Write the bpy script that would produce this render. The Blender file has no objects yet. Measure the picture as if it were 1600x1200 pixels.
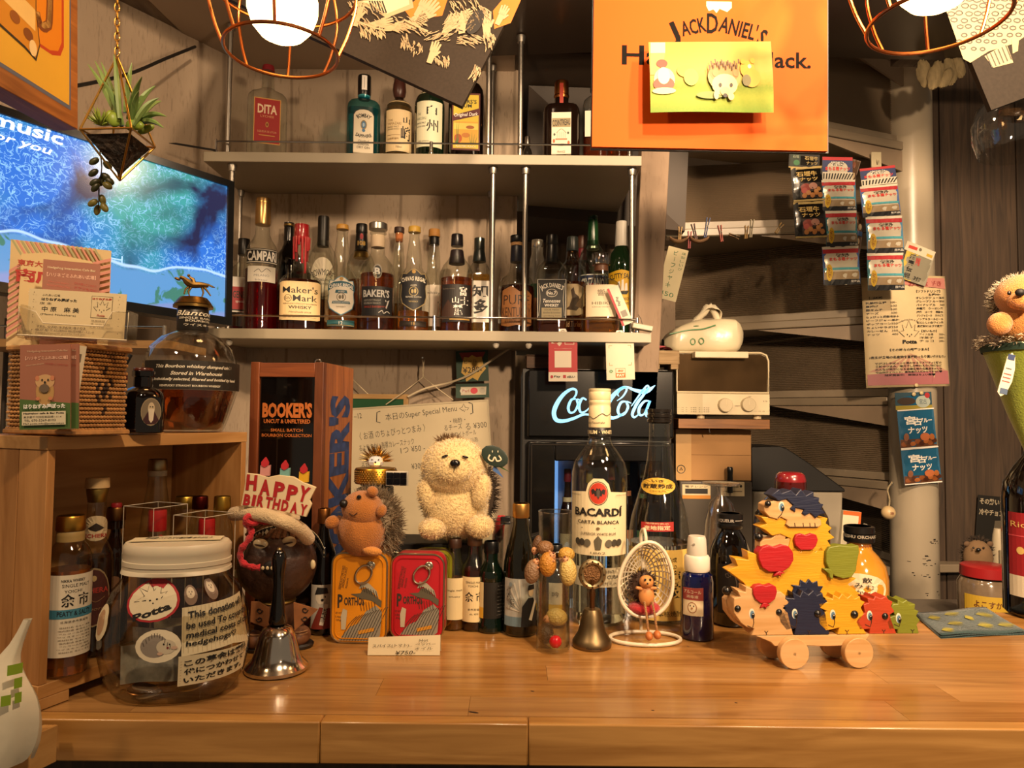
import bpy,math,random
from mathutils import Vector,Matrix
random.seed(7)
scn = bpy.context.scene
COL = scn.collection
PI = math.pi
# ------------------------------------------------------------ camera
F = 1110.0
CAMZ = 1.266
CT = 1.0                                  # counter top height
cam_d = bpy.data.cameras.new('camera')
cam_d.sensor_width = 36.0
cam_d.lens = 36.0 * F / 1600.0
cam_d.clip_start = 0.01
cam = bpy.data.objects.new('camera',cam_d)
COL.objects.link(cam)
RC = Matrix.Rotation(math.radians(90 + 2.58),3,'X') @ Matrix.Rotation(math.radians(0.6),3,'Z')
cam.matrix_world = Matrix.Translation((0,0,CAMZ)) @ RC.to_4x4()
scn.camera = cam
# ------------------------------------------------------------ world, exposure
scn.view_settings.view_transform = 'Standard'
scn.view_settings.look = 'None'
scn.view_settings.gamma = 1.0
scn.view_settings.use_curve_mapping = False
scn.view_settings.exposure = 0.12
wd = bpy.data.worlds.new('room_ambient'); scn.world = wd; wd.use_nodes = True
wd.node_tree.nodes['Background'].inputs[0].default_value = (1.0,0.76,0.52,1)
wd.node_tree.nodes['Background'].inputs[1].default_value = 0.17
WARM = (1.0,0.70,0.43)
def lamp(name,loc,w,size,col=WARM,aim=None,spread=None):
    l = bpy.data.lights.new(name,'AREA'); l.shape = 'DISK'; l.size = size; l.energy = w; l.color = col
    o = bpy.data.objects.new(name,l); COL.objects.link(o); o.location = loc
    d = Vector(aim) - Vector(loc) if aim else Vector((0,0,-1))
    o.rotation_euler = d.to_track_quat('-Z','Y').to_euler()
    if spread: l.spread = math.radians(spread)
    return o
# the bar's other warm lamps, over the guests' side of the counter, and added fill lights
lamp('ceiling_lamp',(-0.80,-0.05,2.25),8,0.10,aim=(-0.3,1.7,1.5))
pl_ = bpy.data.lights.new('shelf_fill_light','POINT'); pl_.energy = 6.0; pl_.color = WARM; pl_.shadow_soft_size = 0.03  # unseen light added behind the posters to brighten the shelves and wall
po_ = bpy.data.objects.new('shelf_fill_light',pl_); COL.objects.link(po_); po_.location = (-0.08,1.18,2.0)
lamp('ceiling_lamp',(0.35,-0.10,2.32),12,0.08,aim=(-0.15,1.8,1.65),spread=120)
lamp('ceiling_lamp',(0.75,0.25,2.25),19,0.10,aim=(1.0,2.0,1.5),spread=130)

lamp('stair_fill_light',(0.62,-0.30,1.80),9,0.10,aim=(0.5,1.9,1.45),spread=80)  # added low fill, reaches under the orange poster to lift stairs and toaster

def P(px,py,Y):
    d = RC @ Vector(((px - 800) / F,-(py - 600) / F,-1.0))
    k = Y / d.y
    return Vector((d.x * k,Y,CAMZ + d.z * k))
def G(px,py,z=CT):
    d = RC @ Vector(((px - 800) / F,-(py - 600) / F,-1.0))
    k = (z - CAMZ) / d.z
    return Vector((d.x * k,d.y * k,z))
def S(n,Y):                              # n photo pixels at depth Y, in metres
    return n * Y / F

# ------------------------------------------------------------ materials
def lin(c):
    if isinstance(c,str):
        c = c.lstrip('#'); c = [int(c[i:i+2],16) / 255 for i in (0,2,4)]
        c = [x / 12.92 if x <= 0.04045 else ((x + 0.055) / 1.055) ** 2.4 for x in c]
    return tuple(c[:3]) + (1.0,)
MATS = {}
def newmat(name):
    m = bpy.data.materials.new(name); m.use_nodes = True
    nt = m.node_tree
    return m,nt,nt.nodes['Principled BSDF']
def C(col,rough=0.5,metal=0.0,var=0.08,vs=14.0,bump=0.0,bs=120.0,coat=0.0,sheen=0.0,emit=0.0,sub=0.0,st=(1,1,1),name=None,spec=None):
    key = (str(col),rough,metal,var,vs,bump,bs,coat,sheen,emit,sub,st,spec)
    if key in MATS: return MATS[key]
    m,nt,b = newmat(name or 'surface')
    if spec is not None: b.inputs['Specular IOR Level'].default_value = spec
    c = lin(col)
    b.inputs['Roughness'].default_value = rough
    b.inputs['Metallic'].default_value = metal
    b.inputs['Coat Weight'].default_value = coat
    b.inputs['Coat Roughness'].default_value = 0.06
    b.inputs['Sheen Weight'].default_value = sheen
    if sub:
        b.inputs['Subsurface Weight'].default_value = sub
        b.inputs['Subsurface Scale'].default_value = 0.01
    tc = nt.nodes.new('ShaderNodeTexCoord'); mp = nt.nodes.new('ShaderNodeMapping')
    mp.inputs['Scale'].default_value = st
    nt.links.new(tc.outputs['Object'],mp.inputs[0])
    nz = nt.nodes.new('ShaderNodeTexNoise'); nz.inputs['Scale'].default_value = vs; nz.inputs['Detail'].default_value = 5
    nt.links.new(mp.outputs[0],nz.inputs['Vector'])
    rp = nt.nodes.new('ShaderNodeValToRGB')
    rp.color_ramp.elements[0].position = 0.3; rp.color_ramp.elements[1].position = 0.7
    rp.color_ramp.elements[0].color = tuple(x * (1 - var) for x in c[:3]) + (1,)
    rp.color_ramp.elements[1].color = tuple(min(1,x * (1 + var)) for x in c[:3]) + (1,)
    nt.links.new(nz.outputs['Fac'],rp.inputs[0])
    nt.links.new(rp.outputs[0],b.inputs['Base Color'])
    if bump:
        n2 = nt.nodes.new('ShaderNodeTexNoise'); n2.inputs['Scale'].default_value = bs; n2.inputs['Detail'].default_value = 3
        nt.links.new(mp.outputs[0],n2.inputs['Vector'])
        bp = nt.nodes.new('ShaderNodeBump'); bp.inputs['Strength'].default_value = bump; bp.inputs['Distance'].default_value = 0.003
        nt.links.new(n2.outputs['Fac'],bp.inputs['Height']); nt.links.new(bp.outputs[0],b.inputs['Normal'])
    if emit:
        b.inputs['Emission Color'].default_value = c; b.inputs['Emission Strength'].default_value = emit
    MATS[key] = m
    return m
def wood(c1,c2,rough=0.4,sc=6.0,axis=0,st=14.0,coat=0.0,bump=0.15,contrast=(0.3,0.7),rnd=0.0):
    key = ('wood',c1,c2,rough,sc,axis,st,coat,bump,contrast,rnd)
    if key in MATS: return MATS[key]
    m,nt,b = newmat('wood_grain')
    tc = nt.nodes.new('ShaderNodeTexCoord'); mp = nt.nodes.new('ShaderNodeMapping')
    s = [st,st,st]; s[axis] = 1.0
    mp.inputs['Scale'].default_value = s
    nt.links.new(tc.outputs['Object'],mp.inputs[0])
    vec = mp.outputs[0]
    oi = nt.nodes.new('ShaderNodeObjectInfo')
    ad = nt.nodes.new('ShaderNodeVectorMath'); ad.operation = 'ADD'
    ml = nt.nodes.new('ShaderNodeMath'); ml.operation = 'MULTIPLY'; ml.inputs[1].default_value = 37.0
    nt.links.new(oi.outputs['Random'],ml.inputs[0]); nt.links.new(vec,ad.inputs[0]); nt.links.new(ml.outputs[0],ad.inputs[1])
    n1 = nt.nodes.new('ShaderNodeTexNoise'); n1.inputs['Scale'].default_value = sc; n1.inputs['Detail'].default_value = 6
    n1.inputs['Distortion'].default_value = 1.2
    nt.links.new(ad.outputs[0],n1.inputs['Vector'])
    rp = nt.nodes.new('ShaderNodeValToRGB')
    rp.color_ramp.elements[0].position = contrast[0]; rp.color_ramp.elements[1].position = contrast[1]
    rp.color_ramp.elements[0].color = lin(c2); rp.color_ramp.elements[1].color = lin(c1)
    nt.links.new(n1.outputs['Fac'],rp.inputs[0])
    hs = nt.nodes.new('ShaderNodeHueSaturation')
    mr = nt.nodes.new('ShaderNodeMapRange'); mr.inputs['To Min'].default_value = 1 - rnd; mr.inputs['To Max'].default_value = 1 + rnd
    nt.links.new(oi.outputs['Random'],mr.inputs[0]); nt.links.new(mr.outputs[0],hs.inputs['Value'])
    nt.links.new(rp.outputs[0],hs.inputs['Color'])
    nt.links.new(hs.outputs[0],b.inputs['Base Color'])
    b.inputs['Roughness'].default_value = rough
    b.inputs['Coat Weight'].default_value = coat; b.inputs['Coat Roughness'].default_value = 0.12
    bp = nt.nodes.new('ShaderNodeBump'); bp.inputs['Strength'].default_value = bump; bp.inputs['Distance'].default_value = 0.002
    nt.links.new(n1.outputs['Fac'],bp.inputs['Height']); nt.links.new(bp.outputs[0],b.inputs['Normal'])
    MATS[key] = m
    return m
def concrete(c1,c2,c3,rough=0.8):
    key = ('conc',c1,c2)
    if key in MATS: return MATS[key]
    m,nt,b = newmat('board_marked_plaster')
    tc = nt.nodes.new('ShaderNodeTexCoord')
    def noise(sx,sy,sz,sc,det=6):
        mp = nt.nodes.new('ShaderNodeMapping'); mp.inputs['Scale'].default_value = (sx,sy,sz)
        nt.links.new(tc.outputs['Object'],mp.inputs[0])
        n = nt.nodes.new('ShaderNodeTexNoise'); n.inputs['Scale'].default_value = sc; n.inputs['Detail'].default_value = det
        nt.links.new(mp.outputs[0],n.inputs['Vector']); return n.outputs['Fac']
    def mix(f,a,bb):
        x = nt.nodes.new('ShaderNodeMix'); x.data_type = 'RGBA'
        nt.links.new(f,x.inputs['Factor'])
        for s,v in ((6,a),(7,bb)):
            if isinstance(v,tuple): x.inputs[s].default_value = v
            else: nt.links.new(v,x.inputs[s])
        return x.outputs[2]
    def ramp(f,a,bb):
        r = nt.nodes.new('ShaderNodeMapRange'); r.inputs[1].default_value = a; r.inputs[2].default_value = bb
        nt.links.new(f,r.inputs[0]); return r.outputs[0]
    big = ramp(noise(1,1,0.35,3.0),0.35,0.65)
    col = mix(big,lin(c2),lin(c1))
    fine = ramp(noise(75,75,14,2.5,5),0.55,0.70)
    patch = ramp(noise(1,1,0.6,9.0),0.36,0.56)
    mu = nt.nodes.new('ShaderNodeMath'); mu.operation = 'MULTIPLY'
    nt.links.new(fine,mu.inputs[0]); nt.links.new(patch,mu.inputs[1])
    m5 = nt.nodes.new('ShaderNodeMath'); m5.operation = 'MULTIPLY'; m5.inputs[1].default_value = 0.5
    nt.links.new(mu.outputs[0],m5.inputs[0])
    col = mix(m5.outputs[0],col,lin(c3))
    wv = nt.nodes.new('ShaderNodeTexWave'); wv.inputs['Scale'].default_value = 2.1; wv.inputs['Distortion'].default_value = 0.4
    wv.inputs['Detail'].default_value = 1
    mp = nt.nodes.new('ShaderNodeMapping'); mp.inputs['Rotation'].default_value = (0,0,0.0)
    nt.links.new(tc.outputs['Object'],mp.inputs[0]); nt.links.new(mp.outputs[0],wv.inputs['Vector'])
    seam = ramp(wv.outputs['Fac'],0.012,0.0)
    sm = nt.nodes.new('ShaderNodeMath'); sm.operation = 'MULTIPLY'; sm.inputs[1].default_value = 0.6
    nt.links.new(seam,sm.inputs[0])
    col = mix(sm.outputs[0],col,lin(c3))
    nt.links.new(col,b.inputs['Base Color'])
    b.inputs['Roughness'].default_value = rough
    bp = nt.nodes.new('ShaderNodeBump'); bp.inputs['Strength'].default_value = 0.25; bp.inputs['Distance'].default_value = 0.002
    nt.links.new(mu.outputs[0],bp.inputs['Height']); nt.links.new(bp.outputs[0],b.inputs['Normal'])
    MATS[key] = m
    return m
def thin_glass(tint='#ffffff',gl=1.0,base=0.06,edge=0.55):
    key = ('tg',tint,gl,base,edge)
    if key in MATS: return MATS[key]
    m,nt,b = newmat('thin_glass'); nt.nodes.remove(b)
    out = nt.nodes['Material Output']
    t = nt.nodes.new('ShaderNodeBsdfTransparent'); g = nt.nodes.new('ShaderNodeBsdfGlossy'); g.inputs['Roughness'].default_value = 0.03
    g.inputs['Color'].default_value = (gl,gl,gl,1)
    lw = nt.nodes.new('ShaderNodeLayerWeight'); lw.inputs['Blend'].default_value = 0.35
    mr = nt.nodes.new('ShaderNodeMapRange'); mr.inputs['To Min'].default_value = base; mr.inputs['To Max'].default_value = edge
    pw = nt.nodes.new('ShaderNodeMath'); pw.operation = 'POWER'; pw.inputs[1].default_value = 2.2
    nt.links.new(lw.outputs['Facing'],pw.inputs[0]); nt.links.new(pw.outputs[0],mr.inputs[0])
    # glass is tinted more where one looks along the wall
    mc = nt.nodes.new('ShaderNodeMix'); mc.data_type = 'RGBA'
    mc.inputs[6].default_value = lin(tint); c = lin(tint); mc.inputs[7].default_value = tuple(x * 0.45 for x in c[:3]) + (1,)
    nt.links.new(pw.outputs[0],mc.inputs['Factor']); nt.links.new(mc.outputs[2],t.inputs['Color'])
    nz = nt.nodes.new('ShaderNodeTexNoise'); nz.inputs['Scale'].default_value = 40
    bp = nt.nodes.new('ShaderNodeBump'); bp.inputs['Strength'].default_value = 0.05; bp.inputs['Distance'].default_value = 0.002
    nt.links.new(nz.outputs['Fac'],bp.inputs['Height']); nt.links.new(bp.outputs[0],g.inputs['Normal'])
    mx = nt.nodes.new('ShaderNodeMixShader')
    nt.links.new(mr.outputs[0],mx.inputs[0]); nt.links.new(t.outputs[0],mx.inputs[1]); nt.links.new(g.outputs[0],mx.inputs[2])
    nt.links.new(mx.outputs[0],out.inputs['Surface'])
    MATS[key] = m
    return m
def liquid(col,tr=0.9,rough=0.02,ior=1.33):
    key = ('liq',col,tr)
    if key in MATS: return MATS[key]
    m,nt,b = newmat('liquid')
    b.inputs['Base Color'].default_value = lin(col); b.inputs['Transmission Weight'].default_value = tr
    b.inputs['Roughness'].default_value = rough; b.inputs['IOR'].default_value = ior
    nz = nt.nodes.new('ShaderNodeTexNoise'); nz.inputs['Scale'].default_value = 3
    mr = nt.nodes.new('ShaderNodeMapRange'); mr.inputs['To Min'].default_value = rough; mr.inputs['To Max'].default_value = rough + 0.02
    nt.links.new(nz.outputs['Fac'],mr.inputs[0]); nt.links.new(mr.outputs[0],b.inputs['Roughness'])
    MATS[key] = m
    return m
def metal(col,rough=0.25,var=0.05,vs=20): return C(col,rough,1.0,var,vs)
def fabric(col,var=0.12,bump=0.6,bs=500,sheen=0.3): return C(col,0.9,0,var,60,bump,bs,0,sheen)
def dark_glass(col='#050505',rough=0.08): return C(col,rough,0,0.2,8,coat=0.6)

# ------------------------------------------------------------ mesh building
class MB:
    def __init__(s): s.v = []; s.f = []; s.m = []; s.x = None
    def add(s,vs,fs,mi=0):
        o = len(s.v)
        if s.x is not None: vs = [s.x @ Vector(p) for p in vs]
        s.v += [tuple(p) for p in vs]; s.f += [tuple(i + o for i in f) for f in fs]; s.m += [mi] * len(fs)
        return s
    def box(s,x0,x1,y0,y1,z0,z1,mi=0):
        return s.add([(x0,y0,z0),(x1,y0,z0),(x1,y1,z0),(x0,y1,z0),(x0,y0,z1),(x1,y0,z1),(x1,y1,z1),(x0,y1,z1)],
            [(0,3,2,1),(4,5,6,7),(0,1,5,4),(1,2,6,5),(2,3,7,6),(3,0,4,7)],mi)
    def hexa(s,a,b,mi=0):              # two matching loops (front, back) of n points
        n = len(a)
        return s.add(list(a) + list(b),[tuple(range(n)),tuple(range(2*n-1,n-1,-1))] + [((i+1) % n,i,n+i,n+(i+1) % n) for i in range(n)],mi)
    def cyl(s,p0,p1,r0,r1=None,n=12,mi=0,cap=True):
        r1 = r0 if r1 is None else r1
        p0 = Vector(p0); p1 = Vector(p1); d = (p1 - p0)
        q = d.to_track_quat('Z','Y').to_matrix()
        vs = []
        for p,r in ((p0,r0),(p1,r1)):
            for i in range(n):
                a = 2*PI*i/n; vs.append(p + q @ Vector((r*math.cos(a),r*math.sin(a),0)))
        fs = [(i,(i+1) % n,n+(i+1) % n,n+i) for i in range(n)]
        if cap: fs += [tuple(range(n-1,-1,-1)),tuple(range(n,2*n))]
        return s.add(vs,fs,mi)
    def tube(s,pts,r,n=8,mi=0,closed=False):
        pts = [Vector(p) for p in pts]; m = len(pts)
        rr = r if isinstance(r,(list,tuple)) else [r]*m
        vs = []; ref = None
        for i,p in enumerate(pts):
            if closed: t = pts[(i+1) % m] - pts[i-1]
            else: t = pts[min(i+1,m-1)] - pts[max(i-1,0)]
            t = t.normalized() if t.length else Vector((0,0,1))
            if ref is None:
                ref = Vector((0,0,1)) if abs(t.z) < 0.9 else Vector((1,0,0))
            u = (ref - t * ref.dot(t)).normalized(); w = t.cross(u); ref = u
            for k in range(n):
                a = 2*PI*k/n; vs.append(p + (u*math.cos(a) + w*math.sin(a)) * rr[i])
        fs = []
        for i in range(m if closed else m-1):
            j = (i+1) % m
            for k in range(n): fs.append((i*n+k,i*n+(k+1) % n,j*n+(k+1) % n,j*n+k))
        if not closed: fs += [tuple(range(n-1,-1,-1)),tuple(range((m-1)*n,m*n))]
        return s.add(vs,fs,mi)
    def lathe(s,prof,n=28,c=(0,0,0),dep=1.0,mi=0,caps=True):
        vs = []; m = len(prof)
        for q in prof:
            r,z = q[0],q[1]; e = q[2] if len(q) > 2 else 2.0; dd = q[3] if len(q) > 3 else dep
            for k in range(n):
                a = 2*PI*k/n; ca,sa = math.cos(a),math.sin(a)
                rr = r / (abs(ca)**e + abs(sa)**e) ** (1.0/e)
                vs.append((c[0]+rr*ca,c[1]+rr*sa*dd,c[2]+z))
        fs = []
        for i in range(m-1):
            for k in range(n): fs.append((i*n+k,i*n+(k+1) % n,(i+1)*n+(k+1) % n,(i+1)*n+k))
        if caps: fs += [tuple(range(n-1,-1,-1)),tuple(range((m-1)*n,m*n))]
        return s.add(vs,fs,mi)
    def ell(s,c,r,n=16,m=10,mi=0,rot=None,fn=None):
        if not isinstance(r,(tuple,list)): r = (r,r,r)
        c = Vector(c); vs = []
        R = Matrix.Identity(3) if rot is None else (rot if isinstance(rot,Matrix) else eul(*rot))
        def pt(th,ph):
            p = Vector((math.sin(th)*math.cos(ph),math.sin(th)*math.sin(ph),math.cos(th)))
            k = fn(p) if fn else 1.0
            return c + R @ Vector((p.x*r[0]*k,p.y*r[1]*k,p.z*r[2]*k))
        vs.append(pt(0,0))
        for i in range(1,m):
            for k in range(n): vs.append(pt(PI*i/m,2*PI*k/n))
        vs.append(pt(PI,0))
        fs = [(0,1+k,1+(k+1) % n) for k in range(n)]
        for i in range(m-2):
            for k in range(n): fs.append((1+i*n+k,1+(i+1)*n+k,1+(i+1)*n+(k+1) % n,1+i*n+(k+1) % n))
        e = 1+(m-1)*n
        fs += [(e,1+(m-2)*n+(k+1) % n,1+(m-2)*n+k) for k in range(n)]
        return s.add(vs,fs,mi)
    def prism(s,poly,y0,y1,mi=0):     # polygon in the x-z plane pushed along y
        a = [(x,y0,z) for x,z in poly]; b = [(x,y1,z) for x,z in poly]
        ar = sum(poly[i][0]*poly[(i+1) % len(poly)][1] - poly[(i+1) % len(poly)][0]*poly[i][1] for i in range(len(poly)))
        if ar < 0: a.reverse(); b.reverse()
        return s.hexa(a,b,mi)
    def grid(s,fn,nu,nv,mi=0):
        vs = [fn(i/nu,j/nv) for j in range(nv+1) for i in range(nu+1)]
        return s.add(vs,[(j*(nu+1)+i,j*(nu+1)+i+1,(j+1)*(nu+1)+i+1,(j+1)*(nu+1)+i) for j in range(nv) for i in range(nu)],mi)
    def spikes(s,c,r,count,ln,w,mi=0,keep=None,rot=None,jit=0.35,lean=None,seed=1):
        rnd = random.Random(seed); c = Vector(c)
        if not isinstance(r,(tuple,list)): r = (r,r,r)
        R = Matrix.Identity(3) if rot is None else eul(*rot)
        n = 0; t = 0
        while n < count and t < count*20:
            t += 1
            z = rnd.uniform(-1,1); a = rnd.uniform(0,2*PI); q = math.sqrt(1-z*z)
            d = Vector((q*math.cos(a),q*math.sin(a),z))
            if keep and not keep(d): continue
            n += 1
            p = c + R @ Vector((d.x*r[0],d.y*r[1],d.z*r[2]))
            nn = (R @ Vector((d.x/r[0],d.y/r[1],d.z/r[2]))).normalized()
            dd = (nn + Vector([rnd.uniform(-jit,jit) for _ in range(3)]) + (Vector(lean) if lean else Vector())).normalized()
            u = dd.orthogonal().normalized(); v = dd.cross(u)
            L = ln * rnd.uniform(0.7,1.25)
            s.add([p - dd*ln*0.15 + u*w,p - dd*ln*0.15 - u*w*0.5 + v*w*0.87,p - dd*ln*0.15 - u*w*0.5 - v*w*0.87,p + dd*L],[(0,1,3),(1,2,3),(2,0,3)],mi)
        return s
    def build(s,name,mats,parent=None,ang=38,smooth=True,bev=0,sub=0):
        me = bpy.data.meshes.new(name); me.from_pydata(s.v,[],s.f)
        if not isinstance(mats,(list,tuple)): mats = [mats]
        for m in mats: me.materials.append(m)
        if any(s.m): me.polygons.foreach_set('material_index',s.m)
        if smooth:
            me.polygons.foreach_set('use_smooth',[True]*len(me.polygons)); me.set_sharp_from_angle(angle=math.radians(ang))
        me.update()
        o = bpy.data.objects.new(name,me); COL.objects.link(o)
        if parent is not None: o.parent = parent
        if bev:
            b = o.modifiers.new('bevel','BEVEL'); b.width = bev; b.segments = 2; b.limit_method = 'ANGLE'; b.angle_limit = math.radians(50)
        if sub:
            b = o.modifiers.new('subdivision','SUBSURF'); b.levels = sub; b.render_levels = sub
        return o
def eul(x=0,y=0,z=0):
    return Matrix.Rotation(math.radians(z),3,'Z') @ Matrix.Rotation(math.radians(y),3,'Y') @ Matrix.Rotation(math.radians(x),3,'X')
def tag(o,label=None,cat=None,group=None,kind=None):
    if label: o['label'] = label
    if cat: o['category'] = cat
    if group: o['group'] = group
    if kind: o['kind'] = kind
    return o
def thing(name,label,cat,loc=(0,0,0),rz=0.0,group=None,rot=None):
    o = bpy.data.objects.new(name,None); COL.objects.link(o); o.empty_display_size = 0.02
    o.location = loc
    if rot is not None: o.rotation_euler = rot.to_euler() if isinstance(rot,Matrix) else [math.radians(a) for a in rot]
    else: o.rotation_euler = (0,0,rz)
    return tag(o,label,cat,group)
def face(p,extra=0.0):                   # yaw that turns the front (-y) of a thing to the guests' side
    return math.atan2(-p[0],p[1]) + math.radians(extra)
def struct(name,mb,mat,**k):
    o = mb.build(name,mat,**k); o['kind'] = 'structure'; return o
def quadrot(tl,tr,bl):                  # frame of a flat board from three corners: x right, z up, -y out
    x = (tr - tl).normalized(); z = (tl - bl); z = (z - x*z.dot(x)).normalized(); y = z.cross(x)
    return Matrix((x,y,z)).transposed()
def smoothpts(pts,k=6,closed=False):
    out = []; n = len(pts); pts = [Vector(p) for p in pts]
    for i in range(n if closed else n-1):
        p0 = pts[i-1] if (i or closed) else pts[0]; p1 = pts[i]; p2 = pts[(i+1) % n]
        p3 = pts[(i+2) % n] if closed else pts[min(i+2,n-1)]
        for j in range(k):
            t = j/k
            out.append(0.5*((2*p1) + (p2-p0)*t + (2*p0-5*p1+4*p2-p3)*t*t + (3*p1-p0-3*p2+p3)*t**3))
    if not closed: out.append(pts[-1])
    return out

# ------------------------------------------------------------ flat print: lettering, emblems, pictures
TXT = {}
def text2d(s,bold=0.0,shear=0.0,res=2,space=1.0,line=1.0):
    key = (s,bold,shear,res,space,line)
    if key in TXT: return TXT[key]
    cu = bpy.data.curves.new('lettering','FONT'); cu.body = s; cu.size = 1.0; cu.resolution_u = res; cu.offset = bold; cu.shear = shear
    cu.space_character = space; cu.align_x = 'CENTER'; cu.space_line = line; cu.fill_mode = 'FRONT'
    ob = bpy.data.objects.new('lettering',cu)
    me = ob.to_mesh()
    vs = [(v.co.x,v.co.y) for v in me.vertices]; fs = [tuple(p.vertices) for p in me.polygons]
    ob.to_mesh_clear(); bpy.data.objects.remove(ob); bpy.data.curves.remove(cu)
    if not vs: vs = [(0,0),(.01,0),(0,.01)]; fs = [(0,1,2)]
    x0 = min(v[0] for v in vs); x1 = max(v[0] for v in vs); y0 = min(v[1] for v in vs); y1 = max(v[1] for v in vs)
    TXT[key] = (vs,fs,x0,x1,y0,y1)
    return TXT[key]
def flat(y=0.0,eps=0.00015): return lambda u,v,l: (u,y - eps*(l+1),v)
def curvedn(R,n=2.0,dep=1.0,eps=0.00018):
    def f(u,v,l):
        a = u/R; c,q = abs(math.cos(a)),abs(math.sin(a))
        r = (R + eps*(l+1)) / (c**n + q**n) ** (1.0/n)
        return (r*math.sin(a),-r*math.cos(a)*dep - (0.0 if dep == 1 else eps*l),v)
    return f
def curved(R,d=None,eps=0.00015,tilt=0.0):
    d = R if d is None else d
    return lambda u,v,l: ((R+eps*(l+1))*math.sin(u/R),-(R+eps*(l+1))*math.cos(u/R) + (R-d) + v*tilt,v)
def draw(parent,W,H,items,surf,z0=0.0,name='print',step=None,x0=0.0):
    """items in label units: u in -1..1 across W, v in 0..1 up H."""
    mb = MB(); mats = []; L = 0
    def mi(c):
        m = c if isinstance(c,bpy.types.Material) else C(c,0.55,0,0.04)
        if m not in mats: mats.append(m)
        return mats.index(m)
    def U(u): return x0 + u*W/2
    def V(v): return z0 + v*H
    for it in items:
        k = it[0]
        if k == 't':                      # text, centre u v, width, height (fractions), colour, options
            _,s,u,v,w,h,c = it[:7]; o = dict(it[7]) if len(it) > 7 else {}
            rot = math.radians(o.pop('rot',0)); arc = o.pop('arc',0); al = o.pop('al',0); oh = o.pop('overlay',1)
            vs,fs,a0,a1,b0,b1 = text2d(s,**o)
            sx = None if w is None else w*W/max(a1-a0,1e-6); sy = None if h is None else h*H/max(b1-b0,1e-6)
            sx = sx or sy; sy = sy or sx
            cx = (a0+a1)/2; cy = (b0+b1)/2; out = []
            for p in vs:
                x = (p[0]-cx)*sx; y = (p[1]-cy)*sy
                if al: x += al*(a1-a0)*sx/2
                if arc:
                    Rr = arc*W; a = x/Rr; x,y = (Rr+y)*math.sin(a),(Rr+y)*math.cos(a) - Rr
                if rot: x,y = x*math.cos(rot)-y*math.sin(rot),x*math.sin(rot)+y*math.cos(rot)
                out.append(surf(U(u)+x,V(v)+y,L+1))
            mb.add(out,fs,mi(c))
        elif k == 'r':
            _,u0,u1,v0,v1,c = it[:6]; n = max(1,int(abs(u1-u0)*(step or 0.0001)))
            L += 1; l = L
            mb.grid(lambda a,b: surf(U(u0+(u1-u0)*a),V(v0+(v1-v0)*b),l),n,1,mi(c))
        elif k == 'e':
            _,u,v,ru,rv,c = it[:6]; L += 1; n = 20
            pts = [surf(U(u),V(v),L)]
            for q in (0.5,1.0): pts += [surf(U(u+ru*q*math.cos(2*PI*i/n)),V(v+rv*q*math.sin(2*PI*i/n)),L) for i in range(n)]
            mb.add(pts,[(0,1+i,1+(i+1) % n) for i in range(n)] + [(1+i,1+n+i,1+n+(i+1) % n,1+(i+1) % n) for i in range(n)],mi(c))
        elif k == 'o':                    # ring
            _,u,v,ru,rv,t,c = it[:7]; L += 1; n = 28; pts = []
            for q in (1-t,1.0): pts += [surf(U(u+ru*q*math.cos(2*PI*i/n)),V(v+rv*q*math.sin(2*PI*i/n)),L) for i in range(n)]
            mb.add(pts,[(i,n+i,n+(i+1) % n,(i+1) % n) for i in range(n)],mi(c))
        elif k == 'p':
            _,pts,c = it[:3]; L += 1
            if step:
                import bmesh
                bm = bmesh.new(); bf = bm.faces.new([bm.verts.new((a,b,0)) for a,b in pts]); bm.normal_update()
                flip = bf.normal.z < 0
                for i in range(1,16):
                    bmesh.ops.bisect_plane(bm,geom=bm.verts[:]+bm.edges[:]+bm.faces[:],plane_co=(-1+i/8,0,0),plane_no=(1,0,0))
                bm.verts.ensure_lookup_table(); bm.verts.index_update()
                fs = [tuple(w.index for w in g.verts) for g in bm.faces]
                if flip: fs = [g[::-1] for g in fs]
                mb.add([surf(U(w.co.x),V(w.co.y),L) for w in bm.verts],fs,mi(c)); bm.free()
                continue
            q = [surf(U(a),V(b),L) for a,b in pts]
            ar = sum(pts[i][0]*pts[(i+1) % len(pts)][1]-pts[(i+1) % len(pts)][0]*pts[i][1] for i in range(len(pts)))
            if ar < 0: q.reverse()
            mb.add(q,[tuple(range(len(q)))],mi(c))
        elif k == 'l':                    # stroke of width w (fraction of H), smooth if flagged
            _,pts,w,c = it[:4]; sm = it[4] if len(it) > 4 else 0
            if not isinstance(w,(list,tuple)): w = [w]*len(pts)
            P3 = [Vector((a*W/2,b*H,ww*H)) for (a,b),ww in zip(pts,w)]
            if sm: P3 = smoothpts(P3,sm)
            q = []
            for i,p in enumerate(P3):
                t = P3[min(i+1,len(P3)-1)] - P3[max(i-1,0)]; t.z = 0
                t = t.normalized() if t.length else Vector((1,0,0))
                nx,ny = -t.y*p.z/2,t.x*p.z/2
                q += [surf(x0+p.x+nx,z0+p.y+ny,L+1),surf(x0+p.x-nx,z0+p.y-ny,L+1)]
            mb.add(q,[(2*i+1,2*i+3,2*i+2,2*i) for i in range(len(P3)-1)],mi(c))
    return mb.build(name,mats,parent,smooth=False)
def lines(n,v0,v1,u0,u1,c,h,txt=None,seed=1,**o):   # rows of small print
    rnd = random.Random(seed); out = []
    pool = txt or ['single malt whisky','distilled and bottled','product since','aged in oak','fine quality','small batch']
    for i in range(n):
        v = v0 + (v1-v0)*i/max(1,n-1)
        out.append(('t',pool[i % len(pool)],(u0+u1)/2,v,(u1-u0)/2*rnd.uniform(0.85,1.0),h,c,dict(res=1,**o)))
    return out
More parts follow.
